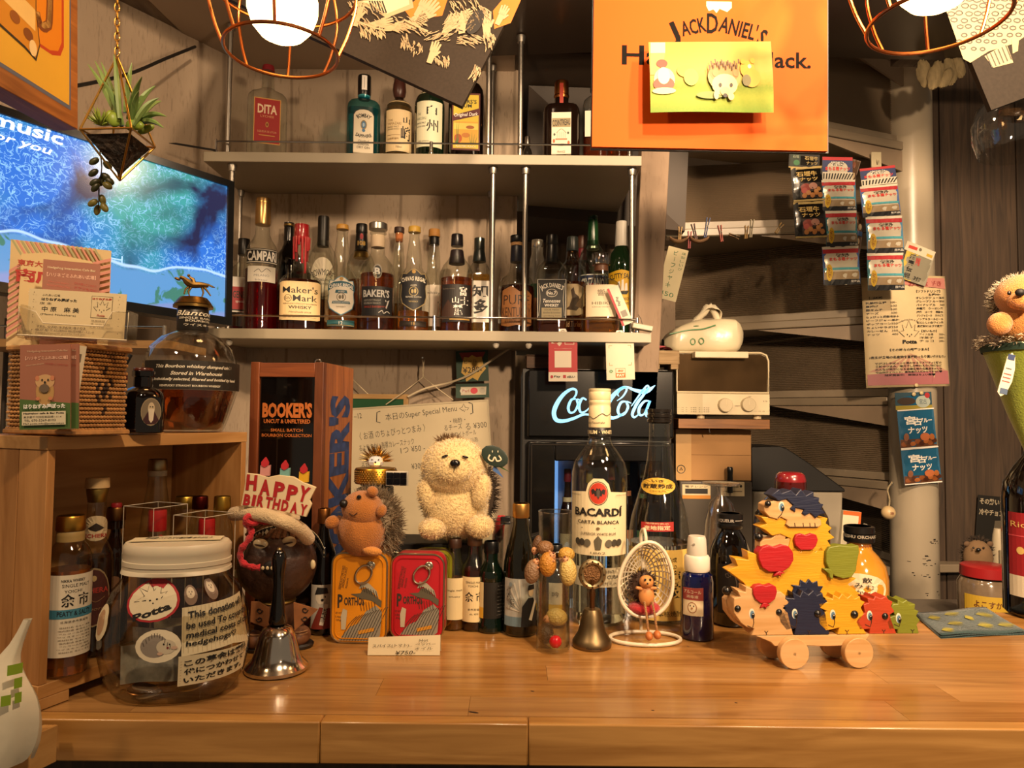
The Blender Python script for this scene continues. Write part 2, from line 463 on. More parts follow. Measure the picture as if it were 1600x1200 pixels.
def card(name,label,cat,W,H,items,loc,rot=None,rz=0,t=0.0012,base='#e9e2d0',parent=None,group=None,curve=0.0,rough=0.5):
    th = thing(name,label,cat,loc,rz,group,rot) if parent is None else parent
    mb = MB()
    if curve:
        f = lambda u,v,l: (u,-0.00015*(l+1) - curve*math.sin(v/H*PI) - curve*0.4*math.sin(u/W*5+1),v)
        mb.grid(lambda a,b: f((a-0.5)*W,b*H,-1),6,8); mb.grid(lambda a,b: Vector(f((0.5-a)*W,b*H,-1)) + Vector((0,t,0)),6,8)
    else:
        f = flat(-t/2); mb.box(-W/2,W/2,-t/2,t/2,0,H)
    mb.build('sheet',C(base,rough),th)
    if items: draw(th,W,H,items,f,step=6 if curve else None)
    return th
# ============================================================ THE ROOM
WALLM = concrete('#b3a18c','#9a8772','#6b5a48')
DARKP = wood('#4a382a','#2b2019',0.6,5,2,16)
YB = 1.87
struct('floor',MB().box(-1.9,2.3,-1.3,3.0,-0.05,0),wood('#4a3828','#30241a',0.5,5,0))
xr = P(808,300,YB).x
struct('wall_back',MB().box(-0.74,xr,YB,YB+0.05,0,2.5),WALLM)
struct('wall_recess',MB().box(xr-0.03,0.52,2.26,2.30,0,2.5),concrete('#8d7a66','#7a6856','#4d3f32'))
struct('wall_far',MB().box(0.4,2.3,2.95,3.0,0,2.5),C('#4a3d30',0.9))
# diagonal wall at the left, behind the screen
a = Vector((-0.70,1.87,0)); dl = Vector((-0.545,-0.84,0)).normalized(); nl = Vector((-dl.y,dl.x,0))
if nl.x > 0: nl = -nl
b = a - dl*0.05 + dl*1.5
mbw = MB(); p = [a - dl*0.05,b,b + nl*0.05,a - dl*0.05 + nl*0.05]
mbw.hexa([Vector((q.x,q.y,0)) for q in p],[Vector((q.x,q.y,2.5)) for q in p])
struct('wall_left',mbw,WALLM)
struct('wall_right',MB().box(1.14,2.3,2.16,2.2,0,2.5),C('#2a211a',0.8))
TAUPE = C('#9a8672',0.42,0,0.05,3)
struct('ceiling',MB().box(-1.9,2.3,-1.3,2.0,2.5,2.55),C('#8a7a66',0.8))
# lowered ceiling slab over the back bar
zc = P(450,108,YB).z
q0 = P(342,110,YB); q1 = G(225,-6,zc); q1b = G(60,-130,zc)
mbc = MB(); pl = [Vector((q0.x,YB+0.02,zc)),q1,q1b,Vector((0.0,q1b.y,zc)),Vector((0.0,YB+0.02,zc))]
mbc.hexa([Vector((v.x,v.y,zc)) for v in pl][::-1],[Vector((v.x,v.y,zc+0.2)) for v in pl][::-1])
s = struct('trim_1',mbc,TAUPE,bev=0.002); tag(s,'taupe lowered ceiling slab above the shelves')
BEAMM = wood('#7b6a58','#5a4a3c',0.7,4,1,10)
e0 = G(145,0,zc); e1 = G(303,71,zc)
mbb = MB(); pl = [e0 + (e0-e1)*0.6,e1,q0 + Vector((-0.004,0,0)),q1,q1b]
mbb.hexa([Vector((v.x,v.y,zc+0.004)) for v in pl],[Vector((v.x,v.y,zc+0.15)) for v in pl])
s = struct('trim_2',mbb,BEAMM); tag(s,'weathered ceiling board along the left wall')
mbd = MB(); y0 = G(705,82,zc-0.006); y1 = G(936,73,zc-0.006)
pl = [y0 + Vector((-0.03,0,0)),y0 + Vector((-0.03,-0.9,0)),y1 + Vector((1.2,-0.9,0)),y1 + Vector((1.2,0.03,0)),y1]
mbd.hexa([Vector((v.x,v.y,zc-0.02)) for v in pl],[Vector((v.x,v.y,zc+0.1)) for v in pl])
s = struct('trim_3',mbd,C('#32271f',0.28,0,0.1,5)); tag(s,'dark glossy ceiling panel')
struct('trim_4',MB().box(xr-0.02,0.52,y0.y+0.02,2.3,zc+0.004,zc+0.1),C('#4a3d31',0.6))
# dark stair underside that hangs in the recess behind the right half of the shelves
zs = P(930,354,2.05).z
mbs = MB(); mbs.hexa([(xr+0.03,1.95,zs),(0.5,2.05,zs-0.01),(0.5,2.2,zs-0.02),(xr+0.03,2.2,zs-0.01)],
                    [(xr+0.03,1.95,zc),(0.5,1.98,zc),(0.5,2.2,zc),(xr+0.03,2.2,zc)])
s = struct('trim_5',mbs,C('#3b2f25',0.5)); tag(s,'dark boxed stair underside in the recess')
# weathered post between shelves and stairs
ta,tb = P(1003,225,1.72),P(1049,225,1.72); ba,bb_ = P(985,640,1.72),P(1026,640,1.72)
dz = Vector((0,0.05,0)); up = (ta-ba)*0.5
mbp = MB().hexa([ba,bb_,tb+up,ta+up],[ba+dz,bb_+dz,tb+up+dz,ta+up+dz])
s = struct('trim_6',mbp,concrete('#9a8470','#85705c','#5b4838'),bev=0.002); tag(s,'weathered wooden post')

# right wall planks
wr = [o for o in COL.objects if o.name == 'wall_right'][0]
PLK = wood('#4b3b2d','#30261e',0.7,4,2,18,bump=0.3,rnd=0.25)
x = 1.145; base = None
for i,w in enumerate([0.085,0.075,0.095,0.14,0.12,0.1,0.12,0.12,0.12]):
    mb = MB().box(0,w-0.003,-0.014 - 0.002*(i % 3),0,0,2.5)
    o = mb.build('plank',PLK,wr,bev=0.001); o.location = (x,2.16,0); x += w

# ============================================================ SPIRAL STAIRS
SG = C('#8b7d69',0.35,0,0.06,6)
st = thing('spiral_staircase','grey-brown painted spiral stairs with corrugated panels around a round post','staircase',(P(1425,600,2.03).x,2.03,0))
ox,oy = st.location.x,st.location.y
mb = MB(); Rp = S(69,1.98)/2
mb.lathe([(Rp,0),(Rp,1.02),(Rp*1.01,1.04),(Rp,1.06),(Rp,2.5)],32)
pole = mb.build('pole',C('#a39783',0.32,0,0.05,3,0.1,30),st)
rnd = random.Random(3); mb = MB()
for i in range(34):                        # chips of missing paint
    a = -PI/2 + rnd.gauss(0.05,0.4); z = 1.266 - S(rnd.choice([905-655,912-655,930-655,880-655,960-655])+rnd.uniform(-4,4)-40,2.0)
    w = rnd.uniform(.002,.010); h = rnd.uniform(.001,.004)
    mb.grid(lambda u,v: ((Rp+.0004)*math.cos(a+(u-.5)*w/Rp),(Rp+.0004)*math.sin(a+(u-.5)*w/Rp),z+(v-.5)*h),2,1)
mb.build('paint_chip',C('#1d1712',0.9),pole)['kind'] = 'stuff'
CORR = C('#8a7a66',0.22,0,0.12,5,name='corrugated_panel')
steps = [(1.045,(1300,52),2.0),(0.80,(1150,172),0),(0.573,(1040,357),0),(0.313,(1030,509),0),(0.077,(1040,630),0),(-0.168,(1100,720),0),(-0.41,(1250,820),0)]
ends = []
for z,(px,py),_ in steps:
    L = G(px,py,CAMZ+z)
    L.y = min(max(L.y,1.75),2.7); L.z = CAMZ+z; L.x = (px-800)/F*L.y
    ends.append(L)
for i,((z,_,_),L) in enumerate(zip(steps,ends)):
    c = Vector((ox,oy,CAMZ+z)); d = (L-c); d.z = 0; ln = d.length; d.normalize(); n = Vector((d.y,-d.x,0))
    if n.y > 0: n = -n                     # towards the guests
    def Q(t,w,h): return tuple(c + d*t + n*w + Vector((0,0,h)) - Vector((ox,oy,0)))
    t0,t1 = Rp*0.9,ln
    mb = MB()
    mb.hexa([Q(t0,.03,-.034),Q(t1,.03,-.034),Q(t1,.03,-.010),Q(t0,.03,-.010)],[Q(t0,-.20,-.034),Q(t1,-.26,-.034),Q(t1,-.26,-.010),Q(t0,-.20,-.010)])
    mb.build('tread',SG,st,bev=0.003)
    mb = MB().hexa([Q(t0,.012,-.008),Q(t1,.012,-.008),Q(t1,.012,.014),Q(t0,.012,.014)],[Q(t0,-.02,-.008),Q(t1,-.02,-.008),Q(t1,-.02,.014),Q(t0,-.02,.014)])
    mb.build('panel_frame',C('#948672',0.4),st,bev=0.001)
    g = MB().hexa([Q(Rp*.9,.026,-.036),Q(Rp*.9,.026,-.095),Q(min(.42,ln),.026,-.036)],[Q(Rp*.9,.020,-.036),Q(Rp*.9,.020,-.095),Q(min(.42,ln),.020,-.036)])
    g.build('gusset',C('#8f7d69',0.4),st)
    if i > 0:
        H = steps[i-1][0] - z - .045; nr = 34
        mb = MB()
        def cf(u,v,Q=Q,t0=t0,t1=t1,H=H):
            k = round(v*nr*2); return Q(t0+(t1-t0)*u,-.006 + (.0034 if k % 2 else -.0034),.012 + H*v)
        mb.grid(cf,1,nr*2)
        mb.build('corrugated_panel',CORR,st,smooth=False)

# ============================================================ BAR COUNTER
YF = G(800,1131).y
ctr = thing('bar_counter','honey-coloured block-jointed wooden bar counter running across the front','counter',(0,YF,0))
CW = [wood(a_,b_,0.27,5,0,16,coat=0.3,bump=0.06,contrast=(0.25,0.75),rnd=0.12) for a_,b_ in
      (('#b5854a','#8c5e2c'),('#a97a3e','#845626'),('#bb8d54','#94683a'))]
rnd = random.Random(11)
row = 0; yy = 0.016
DEPTH = 1.002 - YF
while yy < DEPTH - 0.001:
    w = min(0.043,DEPTH - yy); x = -1.05 - rnd.uniform(0,.2)
    while x < 1.1:
        ln = rnd.uniform(0.24,0.56)
        mb = MB().box(0,ln-0.0003,0,w-0.0003,0,0.036)
        o = mb.build('plank',rnd.choice(CW),ctr); o.location = (x,yy,CT-0.036)
        x += ln
    yy += w
FW = wood('#b98a4c','#93662f',0.3,5,0,12,coat=0.25,bump=0.08,contrast=(0.3,0.7),rnd=0.15)
for x0,x1 in ((-1.05,P(500,1150,YF).x),(P(500,1150,YF).x,P(826,1150,YF).x),(P(826,1150,YF).x,1.1)):
    mb = MB().box(x0,x1-.0004,0,.0157,CT-.036,CT); mb.build('edge_board',FW,ctr,bev=0.0015)
mb = MB().box(-1.05,1.1,.04,.06,0,CT-.037); mb.build('front_panel',wood('#4d3722','#2e2014',.6,5,2),ctr)
for (px,py,l_,w_) in ((740,1113,.010,.003),(832,1080,.004,.002),(1020,1110,.003,.002),(1075,1010,.003,.002),(1150,1098,.003,.002)):
    p = G(px,py); MB().ell((p.x,p.y-YF,CT+.00002),(l_/2,w_*.6,.0001),10,4,rot=(0,0,-20)).build('knot',C('#2a170a',.5),ctr)
# low back counter behind the bar, seen only past the pole
bc = thing('back_counter','low grey back counter standing behind the bar at the right','counter',(P(1540,940,1.5).x,1.5,0))
MB().box(-.10,.55,-.28,.3,.76,.82).build('worktop',C('#5a5148',.4),bc,bev=.003)
MB().box(-.09,.53,-.26,.28,0,.76).build('body',C('#453d35',.6),bc)

# ============================================================ SHELVES
SB = C('#a0957f',0.45,0,0.06,4)
CHR = metal('#d9d4cc',0.12)
YS = 1.63
zL = P(660,516,YS).z; zU = P(660,240,YS).z; TH = S(16,YS)
sh = thing('bottle_shelf','two-tier grey-beige wall shelf with chrome guard rails and thin rods','shelf',(-.2,YS,0))
for z,pa,pb,py in ((zL,322,1018,516),(zU,318,1003,240)):
    xa,xb = P(pa,py,YS).x + .2,P(pb,py,YS).x + .2
    m2 = MB().hexa([(xa,0,z-TH),(xb,0,z-TH),(xb,0.38,z-TH),(xr+.2+.002,0.38,z-TH),(xr+.2+.002,YB-YS-.001,z-TH),(xa,YB-YS-.001,z-TH)][::-1],
                   [(xa,0,z),(xb,0,z),(xb,0.38,z),(xr+.2+.002,0.38,z),(xr+.2+.002,YB-YS-.001,z),(xa,YB-YS-.001,z)][::-1])
    m2.build('shelf_board',SB,sh,bev=.0012)
    rz_ = z + S(18 if z == zU else 21,YS)
    xs = [P(q,py,YS).x + .2 for q in ((335,673,984) if z == zU else (338,678,996))]
    MB().tube([(xs[0],.005,rz_),(xs[-1],.005,rz_)],.0022,8).build('guard_rail',CHR,sh)
    for q in xs:
        MB().lathe([(.0062,z),(.0062,z+.004),(.0042,z+.006),(.0042,rz_+.004),(.001,rz_+.006)],12,(q,.0065,0)).build('rail_post',CHR,sh)
ROD = metal('#a8a299',0.4)
def rod(px,Y,z0,z1,py=400):
    x_ = P(px,py,Y).x + .2; r = S(8,YS)/2
    m = MB().cyl((x_,Y-YS,z0),(x_,Y-YS,z1),r,n=12)
    m.lathe([(r*1.5,z1-.016),(r*1.9,z1-.004),(r*1.9,z1-.0005)],12,(x_,Y-YS,0))
    m.build('support_rod',ROD,sh)
for px,Y in ((359,1.652),(373,1.845),(767,1.835),(769,1.652),(820,1.652),(987,1.652)):
    rod(px,Y,zL+.0003,zU-TH,400)
for px,Y in ((357,1.652),(373,1.845),(763,1.652),(769,1.835),(813,1.652)):
    rod(px,Y,zU+.0003,zc-.002-(.02 if px == 813 else 0),180)
for px in (358,775,826,985):
    x_ = P(px,537,1.652).x + .2
    MB().lathe([(.0015,zL-TH-.015),(.006,zL-TH-.012),(.008,zL-TH-.006),(.005,zL-TH-.0003)],12,(x_,.022,0)).build('rod_cap',C('#c8bfae',.3),sh)
tk = P(318,229,YS-.02)
spk = thing('dowel','thin dark pointed rod sticking out left of the upper shelf','rod',(tk.x+.0,tk.y,tk.z))
MB().tube([(-.075,-.01,.003),(-.06,-.008,.003),(.02,.02,-.001)],[.0005,.0025,.0025],8).build('stick',C('#181310',.4),spk)
# ============================================================ BOTTLES
def interp(prof,z):
    for a_,b_ in zip(prof,prof[1:]):
        if a_[1] <= z <= b_[1] and b_[1] > a_[1]:
            t = (z-a_[1])/(b_[1]-a_[1]); return a_[0]+(b_[0]-a_[0])*t
    return prof[-1][0]
def bottle(name,label,px,w,top,Y,zb,prof,glass,liq=None,caps=(),labs=(),n=2.0,dep=1.0,nn=None,group=None,turn=0,cat='bottle',py=None,seg=28,x=None,bright=None):
    """prof: (radius as fraction of half width, height as fraction of H[, squareness]) ; caps: (f0, f1, r0, r1, material[, name])
       labs: (f0, f1, half width as fraction of R, items[, name])"""
    R = S(w,Y)/2; ztop = P(px,top,Y).z; H = ztop - zb
    pm = P(px,py or (top+S(1,1)*0 + 0) or top,Y)
    pb = P(px,645 - (zb + H*0.3 - CAMZ)*F/Y,Y)
    X = pb.x if x is None else x
    t = thing(name,label,cat,(X,Y,zb+.0006),face((X,Y),turn),group)
    def sq(p): return (p[0]*R,p[1]*H,p[2] if len(p) > 2 else n)
    def nk(p):                             # necks stay round on square bottles
        q = sq(p); return q + ((1.0 if q[0] < R*0.5 else (dep if q[0] > R*0.8 else dep+(1-dep)*(R*0.8-q[0])/(R*0.3))),)
    full = [nk(p) if p[0] > 0.5 else (p[0]*R,p[1]*H,2.0,1.0) for p in prof]
    MB().lathe(full,seg).build('glass_body',glass,t)
    if liq:
        f,m = liq; k = 0.93
        pts = [(q[0]*k,max(q[1],0.012*H),q[2],q[3]) for q in full if q[1] < f*H]
        pts[0] = (pts[0][0]*0.95,0.012*H,pts[0][2],pts[0][3])
        r_ = interp(prof,f)*R*k
        pts.append((r_,f*H,pts[-1][2] if r_ > R*.5 else 2.0,pts[-1][3] if r_ > R*.5 else 1.0))
        MB().lathe(pts,seg).build('liquid',m,t)
    for c in caps:
        f0,f1,r0,r1,m = c[:5]
        h = (f1-f0)*H
        pr = [(r0*R*.96,f0*H),(r0*R,f0*H+h*.05),(r0*R+(r1-r0)*R*.5,f0*H+h*.5),(r1*R,f1*H-h*.06-.0006),(r1*R*.93,f1*H)]
        if len(c) > 6: pr = [(a_*R,(f0+(f1-f0)*b_)*H) for a_,b_ in c[6]]
        MB().lathe(pr,24).build(c[5] if len(c) > 5 and c[5] else 'cap',m,t)
    for lb in labs:
        f0,f1,hw,items = lb[:4]
        rr = lb[5]*R if len(lb) > 5 else interp(prof,(f0+f1)/2)*R
        n_ = max([n] + [q[2] for q in prof if len(q) > 2 and q[1] <= (f0+f1)/2]) if rr > R*.6 else 2.0
        if n_ > 3.3: s_ = flat(-rr*dep*1.003)
        else: s_ = curvedn(rr*1.008,n_,dep if rr > R*.6 else 1.0)
        draw(t,2*hw*R,(f1-f0)*H,items,s_,z0=f0*H,name=(lb[4] if len(lb) > 4 and lb[4] else 'label'),step=None if n_ > 3.3 else 7)
    return t
K = '#141210'; CR = '#e6dcc4'; WH = '#ece8df'; GD = '#b08a3e'
CLEAR = thin_glass('#f6f8f4'); BLK = C('#0b0a0a',.35); GOLDM = metal('#b39556',.3)
P_WINE = [(.9,0),(1,.012),(1,.60),(.97,.65),(.80,.71),(.5,.765),(.36,.81),(.31,.88),(.31,.96),(.34,.965),(.34,1)]
P_SQ = [(.9,0),(1,.012),(1,.62),(.94,.67),(.62,.72),(.40,.76),(.33,.82),(.33,1)]
P_SQH = [(.9,0),(1,.012),(1,.66),(.9,.72),(.55,.77),(.34,.80),(.33,1)]
G1 = 'bottles on the lower shelf'; G2 = 'bottles on the upper shelf'
YA,YB2 = 1.708,1.818
def L1(*a,**k): k.setdefault('group',G1); return bottle('bottle',a[0],a[1],a[2],a[3],a[4],zL,*a[5:],**k)
def L2(*a,**k): k.setdefault('group',G2); return bottle('bottle',a[0],a[1],a[2],a[3],a[4],zU,*a[5:],**k)
AMB = liquid('#d88a34'); DAMB = liquid('#b85a20',.95); RED = liquid('#a01420',.92); PAMB = liquid('#e8b458'); DRK = liquid('#6a2a14',.85)
# --- lower shelf
L1('clear square gin bottle with black cap and red label, leftmost on the lower shelf',379,40,374,1.785,P_SQ,CLEAR,(.08,RED),[(.83,1,.45,.45,BLK)],
   [(.22,.58,.85,[('r',-1,1,0,1,WH),('r',-.9,.9,.05,.72,'#a8242a'),('t','GENEVER',0,.5,.85,.2,K,dict(bold=.02)),('t','special dry',0,.3,.6,.1,WH),('r',-.9,.9,.04,.08,K)])],n=5)
L1('tall bottle of red bitter liqueur with gold cap and black-and-white label',408,53,311,YA,
   [(.9,0),(1,.012),(1,.52),(.96,.58),(.8,.64),(.55,.69),(.42,.73),(.38,.82),(.38,1)],CLEAR,(.46,RED),[(.80,1,.45,.44,metal('#b99662',.3)),(.965,.972,.46,.46,GOLDM,'ring')],
   [(.49,.60,.98,[('r',-1,1,0,1,K),('r',-1,1,.06,.12,'#c9c2b2'),('r',-1,1,.9,.95,'#c9c2b2'),('t','CAMPARI',0,.5,.92,.66,WH,dict(bold=.03))]),
    (.355,.47,.86,[('r',-1,1,0,1,'#cfc9bb'),('l',[(-.5,.6),(-.2,.8),(0,.6),(.3,.85),(.6,.7)],.03,K,4),('t','MILANO',0,.4,.5,.14,'#777777'),('t','bitter',0,.12,.4,.12,'#777777')])])
L1('black bottle with a small embossed monogram behind the red-waxed one',449,46,349,YB2,P_WINE,dark_glass('#060505'),None,[(.62,.97,.36,.33,C('#080707',.2),'capsule'),(.97,1,.36,.33,GOLDM)],
   [(.42,.50,.35,[('t','BB',0,.5,.8,.8,'#a89a80',dict(bold=.02))],'monogram')])
mk = L1('squat bourbon bottle with dripping red wax cap and cream label',469,66,352,YA,
   [(.9,0,3),(1,.012,3),(1.0,.40,3),(.97,.46,3),(.86,.50,2.5),(.55,.54),(.40,.57),(.34,.66),(.34,.8),(.37,.9),(.35,1)],CLEAR,(.47,DRK),[(.86,1,.37,.35,C('#a5141e',.3,coat=.4),'wax_cap')],
   [(.09,.44,.95,[('p',[(-1,.02),(-.8,0),(.8,0),(1,.03),(1,.97),(.8,1),(-.8,1),(-1,.97)],'#e3c692'),('t',"Maker's",0,.78,.8,.17,K,dict(bold=.006)),('t','Mark',.22,.565,.55,.16,K,dict(bold=.006)),
     ('o',-.55,.56,.17,.09,.12,K),('t','SIV',-.55,.56,.13,.07,K),('t','KENTUCKY STRAIGHT BOURBON',0,.42,.75,.035,K),('t','WHISKY',0,.33,.52,.08,K,dict(bold=.02)),('t','Handmade since',0,.21,.5,.05,K,dict(shear=.3)),
     ('t','distilled aged and bottled by the distillery',0,.13,.75,.03,K),('t','star hill farm loretto kentucky',0,.07,.75,.03,K)])])
R_ = S(66,YA)/2; H_ = P(469,352,YA).z - zL
mb = MB()
for i,(an,d) in enumerate([(-2.3,.14),(-1.9,.07),(-1.45,.24),(-1.0,.33),(-.6,.12),(-2.8,.2),(-.1,.1),(.6,.2),(1.5,.1),(2.2,.2)]):
    r0 = .355*R_
    mb.tube([(r0*math.cos(an),r0*math.sin(an),H_*.88),(r0*math.cos(an)*1.0,r0*math.sin(an),H_*(.88-d)),(r0*math.cos(an),r0*math.sin(an),H_*(.87-d))],[.0035,.0026,.0035],6)
mb.build('wax_drip',C('#a5141e',.3,coat=.4),mk)['kind'] = 'stuff'
L1('clear whisky bottle with tall black capsule and round-topped cream label',503,46,339,YB2,P_WINE[:-3] + [(.33,1)],CLEAR,(.30,AMB),[(.75,1,.40,.38,C('#17130f',.4),'capsule')],
   [(.32,.64,.95,[('e',0,.5,.9,.5,CR),('t','BOWMORE',0,.62,.8,.17,K,dict(arc=.7)),('t','ISLAY SINGLE MALT',0,.42,.6,.06,K),('t','SCOTCH WHISKY',0,.32,.5,.06,K)])])
def shield(c,edge,w=1.0):
    p = [(-.82,.90),(-.5,.88),(-.25,.96),(0,1),(.25,.96),(.5,.88),(.82,.90),(.95,.74),(.88,.55),(.95,.35),(.8,.18),(.4,.08),(0,0),(-.4,.08),(-.8,.18),(-.95,.35),(-.88,.55),(-.95,.74)]
    q = [(a_*.94,.5+(b_-.5)*.95) for a_,b_ in p]
    return [('p',p,edge),('p',q,c)]
P_CH = [(.9,0),(1,.012),(1,.40),(.97,.47),(.85,.53),(.62,.58),(.48,.62),(.46,.68),(.44,.74),(.37,.82),(.30,.90),(.30,.93),(.34,.935),(.34,.95),(.30,.955),(.30,.97)]
def chivas(c,edge,tc,band,band_c):
    return shield(c,edge) + [('p',[(-.95,.62),(-.5,.70),(0,.73),(.5,.70),(.95,.62),(.95,.76),(.5,.84),(0,.87),(-.5,.84),(-.95,.76)],band),
        ('t','CHIVAS REGAL',0,.76,.86,.10,band_c,dict(bold=.03,arc=1.6)),('p',[(-.4,.56),(.4,.56),(.35,.64),(-.35,.64)],band),('o',0,.46,.3,.11,.14,tc),('e',-.08,.46,.08,.05,tc),('e',.1,.47,.07,.06,tc),('t','AGED',0,.6,.2,.04,band_c),
        ('p',[(-.6,.3),(.6,.3),(.55,.36),(-.55,.36)],band),('t','BLENDED SCOTCH',0,.33,.5,.035,band_c),('t','WHISKY',0,.22,.3,.04,tc),('e',0,.92,.12,.045,GD)]
L1('bulb-necked scotch bottle with white and blue shield label',533,54,352,YA,P_CH,CLEAR,(.20,AMB),[(.955,1,.36,.34,C('#c09040',.4))],
   [(.14,.50,.86,chivas('#ddd6c6','#4d7f93','#6a604a','#245a6c',WH)),(.045,.10,.85,[('r',-1,1,0,1,'#2b5e66'),('r',-.96,.96,.1,.2,GD),('t','12',0,.5,.12,.6,WH)],'strip')])
L1('clear bottle with tall black capsule and gold band, behind the white shield label',563,44,351,YB2,P_WINE[:-3] + [(.36,1)],CLEAR,(.50,AMB),[(.92,1,.42,.40,BLK),(.76,.92,.47,.41,C('#100d0c',.35),'capsule'),(.70,.755,.55,.48,GOLDM,'band')],
   [(.78,.92,.4,[('t','108',0,.3,.7,.3,GD,dict(bold=.04)),('e',0,.72,.3,.18,'#a83038')],'emblem',.455)])
L1('dark amber bourbon bottle with silver disc stopper and black label',589,56,350,YA,
   [(.9,0),(1,.012),(1,.50),(.97,.56),(.85,.62),(.62,.67),(.42,.71),(.38,.75),(.38,.90),(.46,.905),(.46,.92),(.34,.93),(.34,.95)],CLEAR,(.53,DAMB),
   [(.94,1,.52,.52,metal('#b6b2ac',.3),'stopper'),(.78,.89,.40,.40,C('#cdb89a',.6),'neck_label')],
   [(.14,.40,.96,[('r',-1,1,0,1,'#1c1b1c'),('t',"BAKER'S",-.05,.76,.80,.26,'#c9c7c2',dict(bold=.03)),('t','7',.62,.40,.14,.30,'#c9c7c2',dict(bold=.03)),('t','KENTUCKY STRAIGHT',-.28,.52,.5,.07,'#a9a49a'),('t','BOURBON WHISKEY',-.28,.42,.5,.07,'#a9a49a'),('t','SINGLE BARREL',-.28,.30,.5,.07,'#b04028'),('t','years',.3,.30,.25,.07,'#b04028'),('l',[(.1,.1),(.3,.18),(.4,.08),(.6,.16),(.8,.1)],.02,WH,3)]),
    (.47,.60,.26,[('e',0,.5,1,.5,'#8a8377'),('e',0,.5,.8,.4,K),('t','B',0,.5,.6,.5,'#c9c7c2',dict(bold=.04))],'emblem',.96)])
L1('clear bottle with dark-topped cork standing behind the two shield labels',622,38,356,YB2,P_CH,CLEAR,(.3,PAMB),[(.95,1,.42,.42,C('#33221c',.5)),(.87,.95,.30,.33,C('#b06a3a',.8),'cork')])
L1('bulb-necked scotch bottle with black and gold shield label',646,52,355,YA,P_CH,CLEAR,(.2,AMB),[(.945,1,.38,.37,C('#c09a3e',.4))],
   [(.19,.58,.90,chivas('#17171a','#8e7b52','#a99662','#17171a','#cfc7b4')),(.05,.10,.9,[('r',-1,1,0,1,'#231a10'),('t','18',0,.5,.12,.6,GD)],'strip')])
L1('clear bottle with pale wooden stopper over a black band',677,44,359,YB2,P_CH[:-4] + [(.34,.935)],CLEAR,(.28,PAMB),[(.93,1,.42,.40,C('#b5813f',.6),'stopper'),(.855,.93,.37,.37,BLK,'band')],
   [(.1,.47,.9,[('r',-1,1,0,1,'#cfc3b2'),('t','T',.5,.5,.15,.2,K,dict(bold=.03)),('t','whisky',0,.8,.5,.08,K)])])
L1('round amber whisky bottle with black label and white brushed characters',713,54,367,YA,
   [(.9,0),(1,.012),(1,.56),(.95,.62),(.8,.68),(.52,.74),(.40,.78),(.33,.84),(.33,1)],CLEAR,(.55,DAMB),[(.88,1,.36,.34,C('#161114',.3)),(.70,.84,.47,.38,C('#20161a',.4),'capsule')],
   [(.10,.47,.95,[('r',-1,1,0,1,'#1d1715'),('p',[(-1,.3),(-.5,.6),(-.1,.35),(.2,.2),(-1,.05)],'#3c261a'),('t','富',.42,.82,.24,.24,WH,dict(bold=.01)),('t','士',.5,.56,.26,.22,WH,dict(bold=.01)),('t','山',-.05,.58,.2,.16,WH,dict(bold=.01)),('t','麓',.1,.32,.28,.28,WH,dict(bold=.01)),
     ('r',-.4,.9,.06,.09,GD),('t','distillery whisky',-.5,.88,.4,.05,'#6e6256')])])
L1('square amber whisky bottle with dark green cap and white brush-written label',748,40,373,1.785,
   [(.9,0),(1,.012),(1,.58),(.92,.66),(.72,.71),(.52,.75),(.45,.78),(.42,1)],CLEAR,(.62,PAMB),[(.88,1,.42,.42,C('#1c2422',.35)),(.76,.88,.54,.43,C('#1a211f',.35),'capsule')],
   [(.14,.55,.80,[('r',-1,1,0,1,'#ded9cf'),('t','知',.1,.75,.8,.30,K,dict(bold=.02)),('t','多',.2,.38,.7,.36,K,dict(bold=.03)),('t','the chita',-.3,.1,.5,.06,K)])],n=4)
L1('squat dark bourbon bottle with blue neck and torn parchment label',807,58,369,YA,
   [(.9,0),(1,.012),(1,.44),(.96,.50),(.82,.56),(.55,.60),(.42,.63),(.36,.68),(.33,.80),(.31,1)],CLEAR,(.48,liquid('#4a1c10',.8)),[(.93,1,.37,.37,BLK),(.895,.93,.34,.34,C('#b58a5a',.7),'cork'),(.73,.895,.36,.34,C('#1a1c28',.4),'capsule')],
   [(.06,.46,.92,[('p',[(-1,.05),(-.5,0),(0,.04),(.6,0),(1,.06),(.96,.5),(1,.8),(.6,.92),(.2,.86),(-.3,1),(-.9,.9),(-.95,.5)],'#8a5a2e'),('t','PURE',0,.66,.8,.24,'#2a1608',dict(bold=.0)),('t','KENTUCKY',0,.36,.9,.24,'#2a1608'),('t','BOURBON WHISKEY',0,.13,.7,.1,'#2a1608')])])
L1('slim cloudy bottle with ribbed silver screw cap',839,26,376,YB2,[(.9,0),(1,.012),(1,.70),(.9,.80),(.72,.86),(.70,1)],C('#8b8578',.25,coat=.3),None,[(.92,1,.72,.70,metal('#c2bcb0',.3)),(.86,.92,.68,.68,thin_glass('#dddddd'),'neck')],
   [(.2,.55,.9,[('r',-1,1,0,1,'#b5703f'),('r',-1,1,.6,1,'#1d5a3a')])])
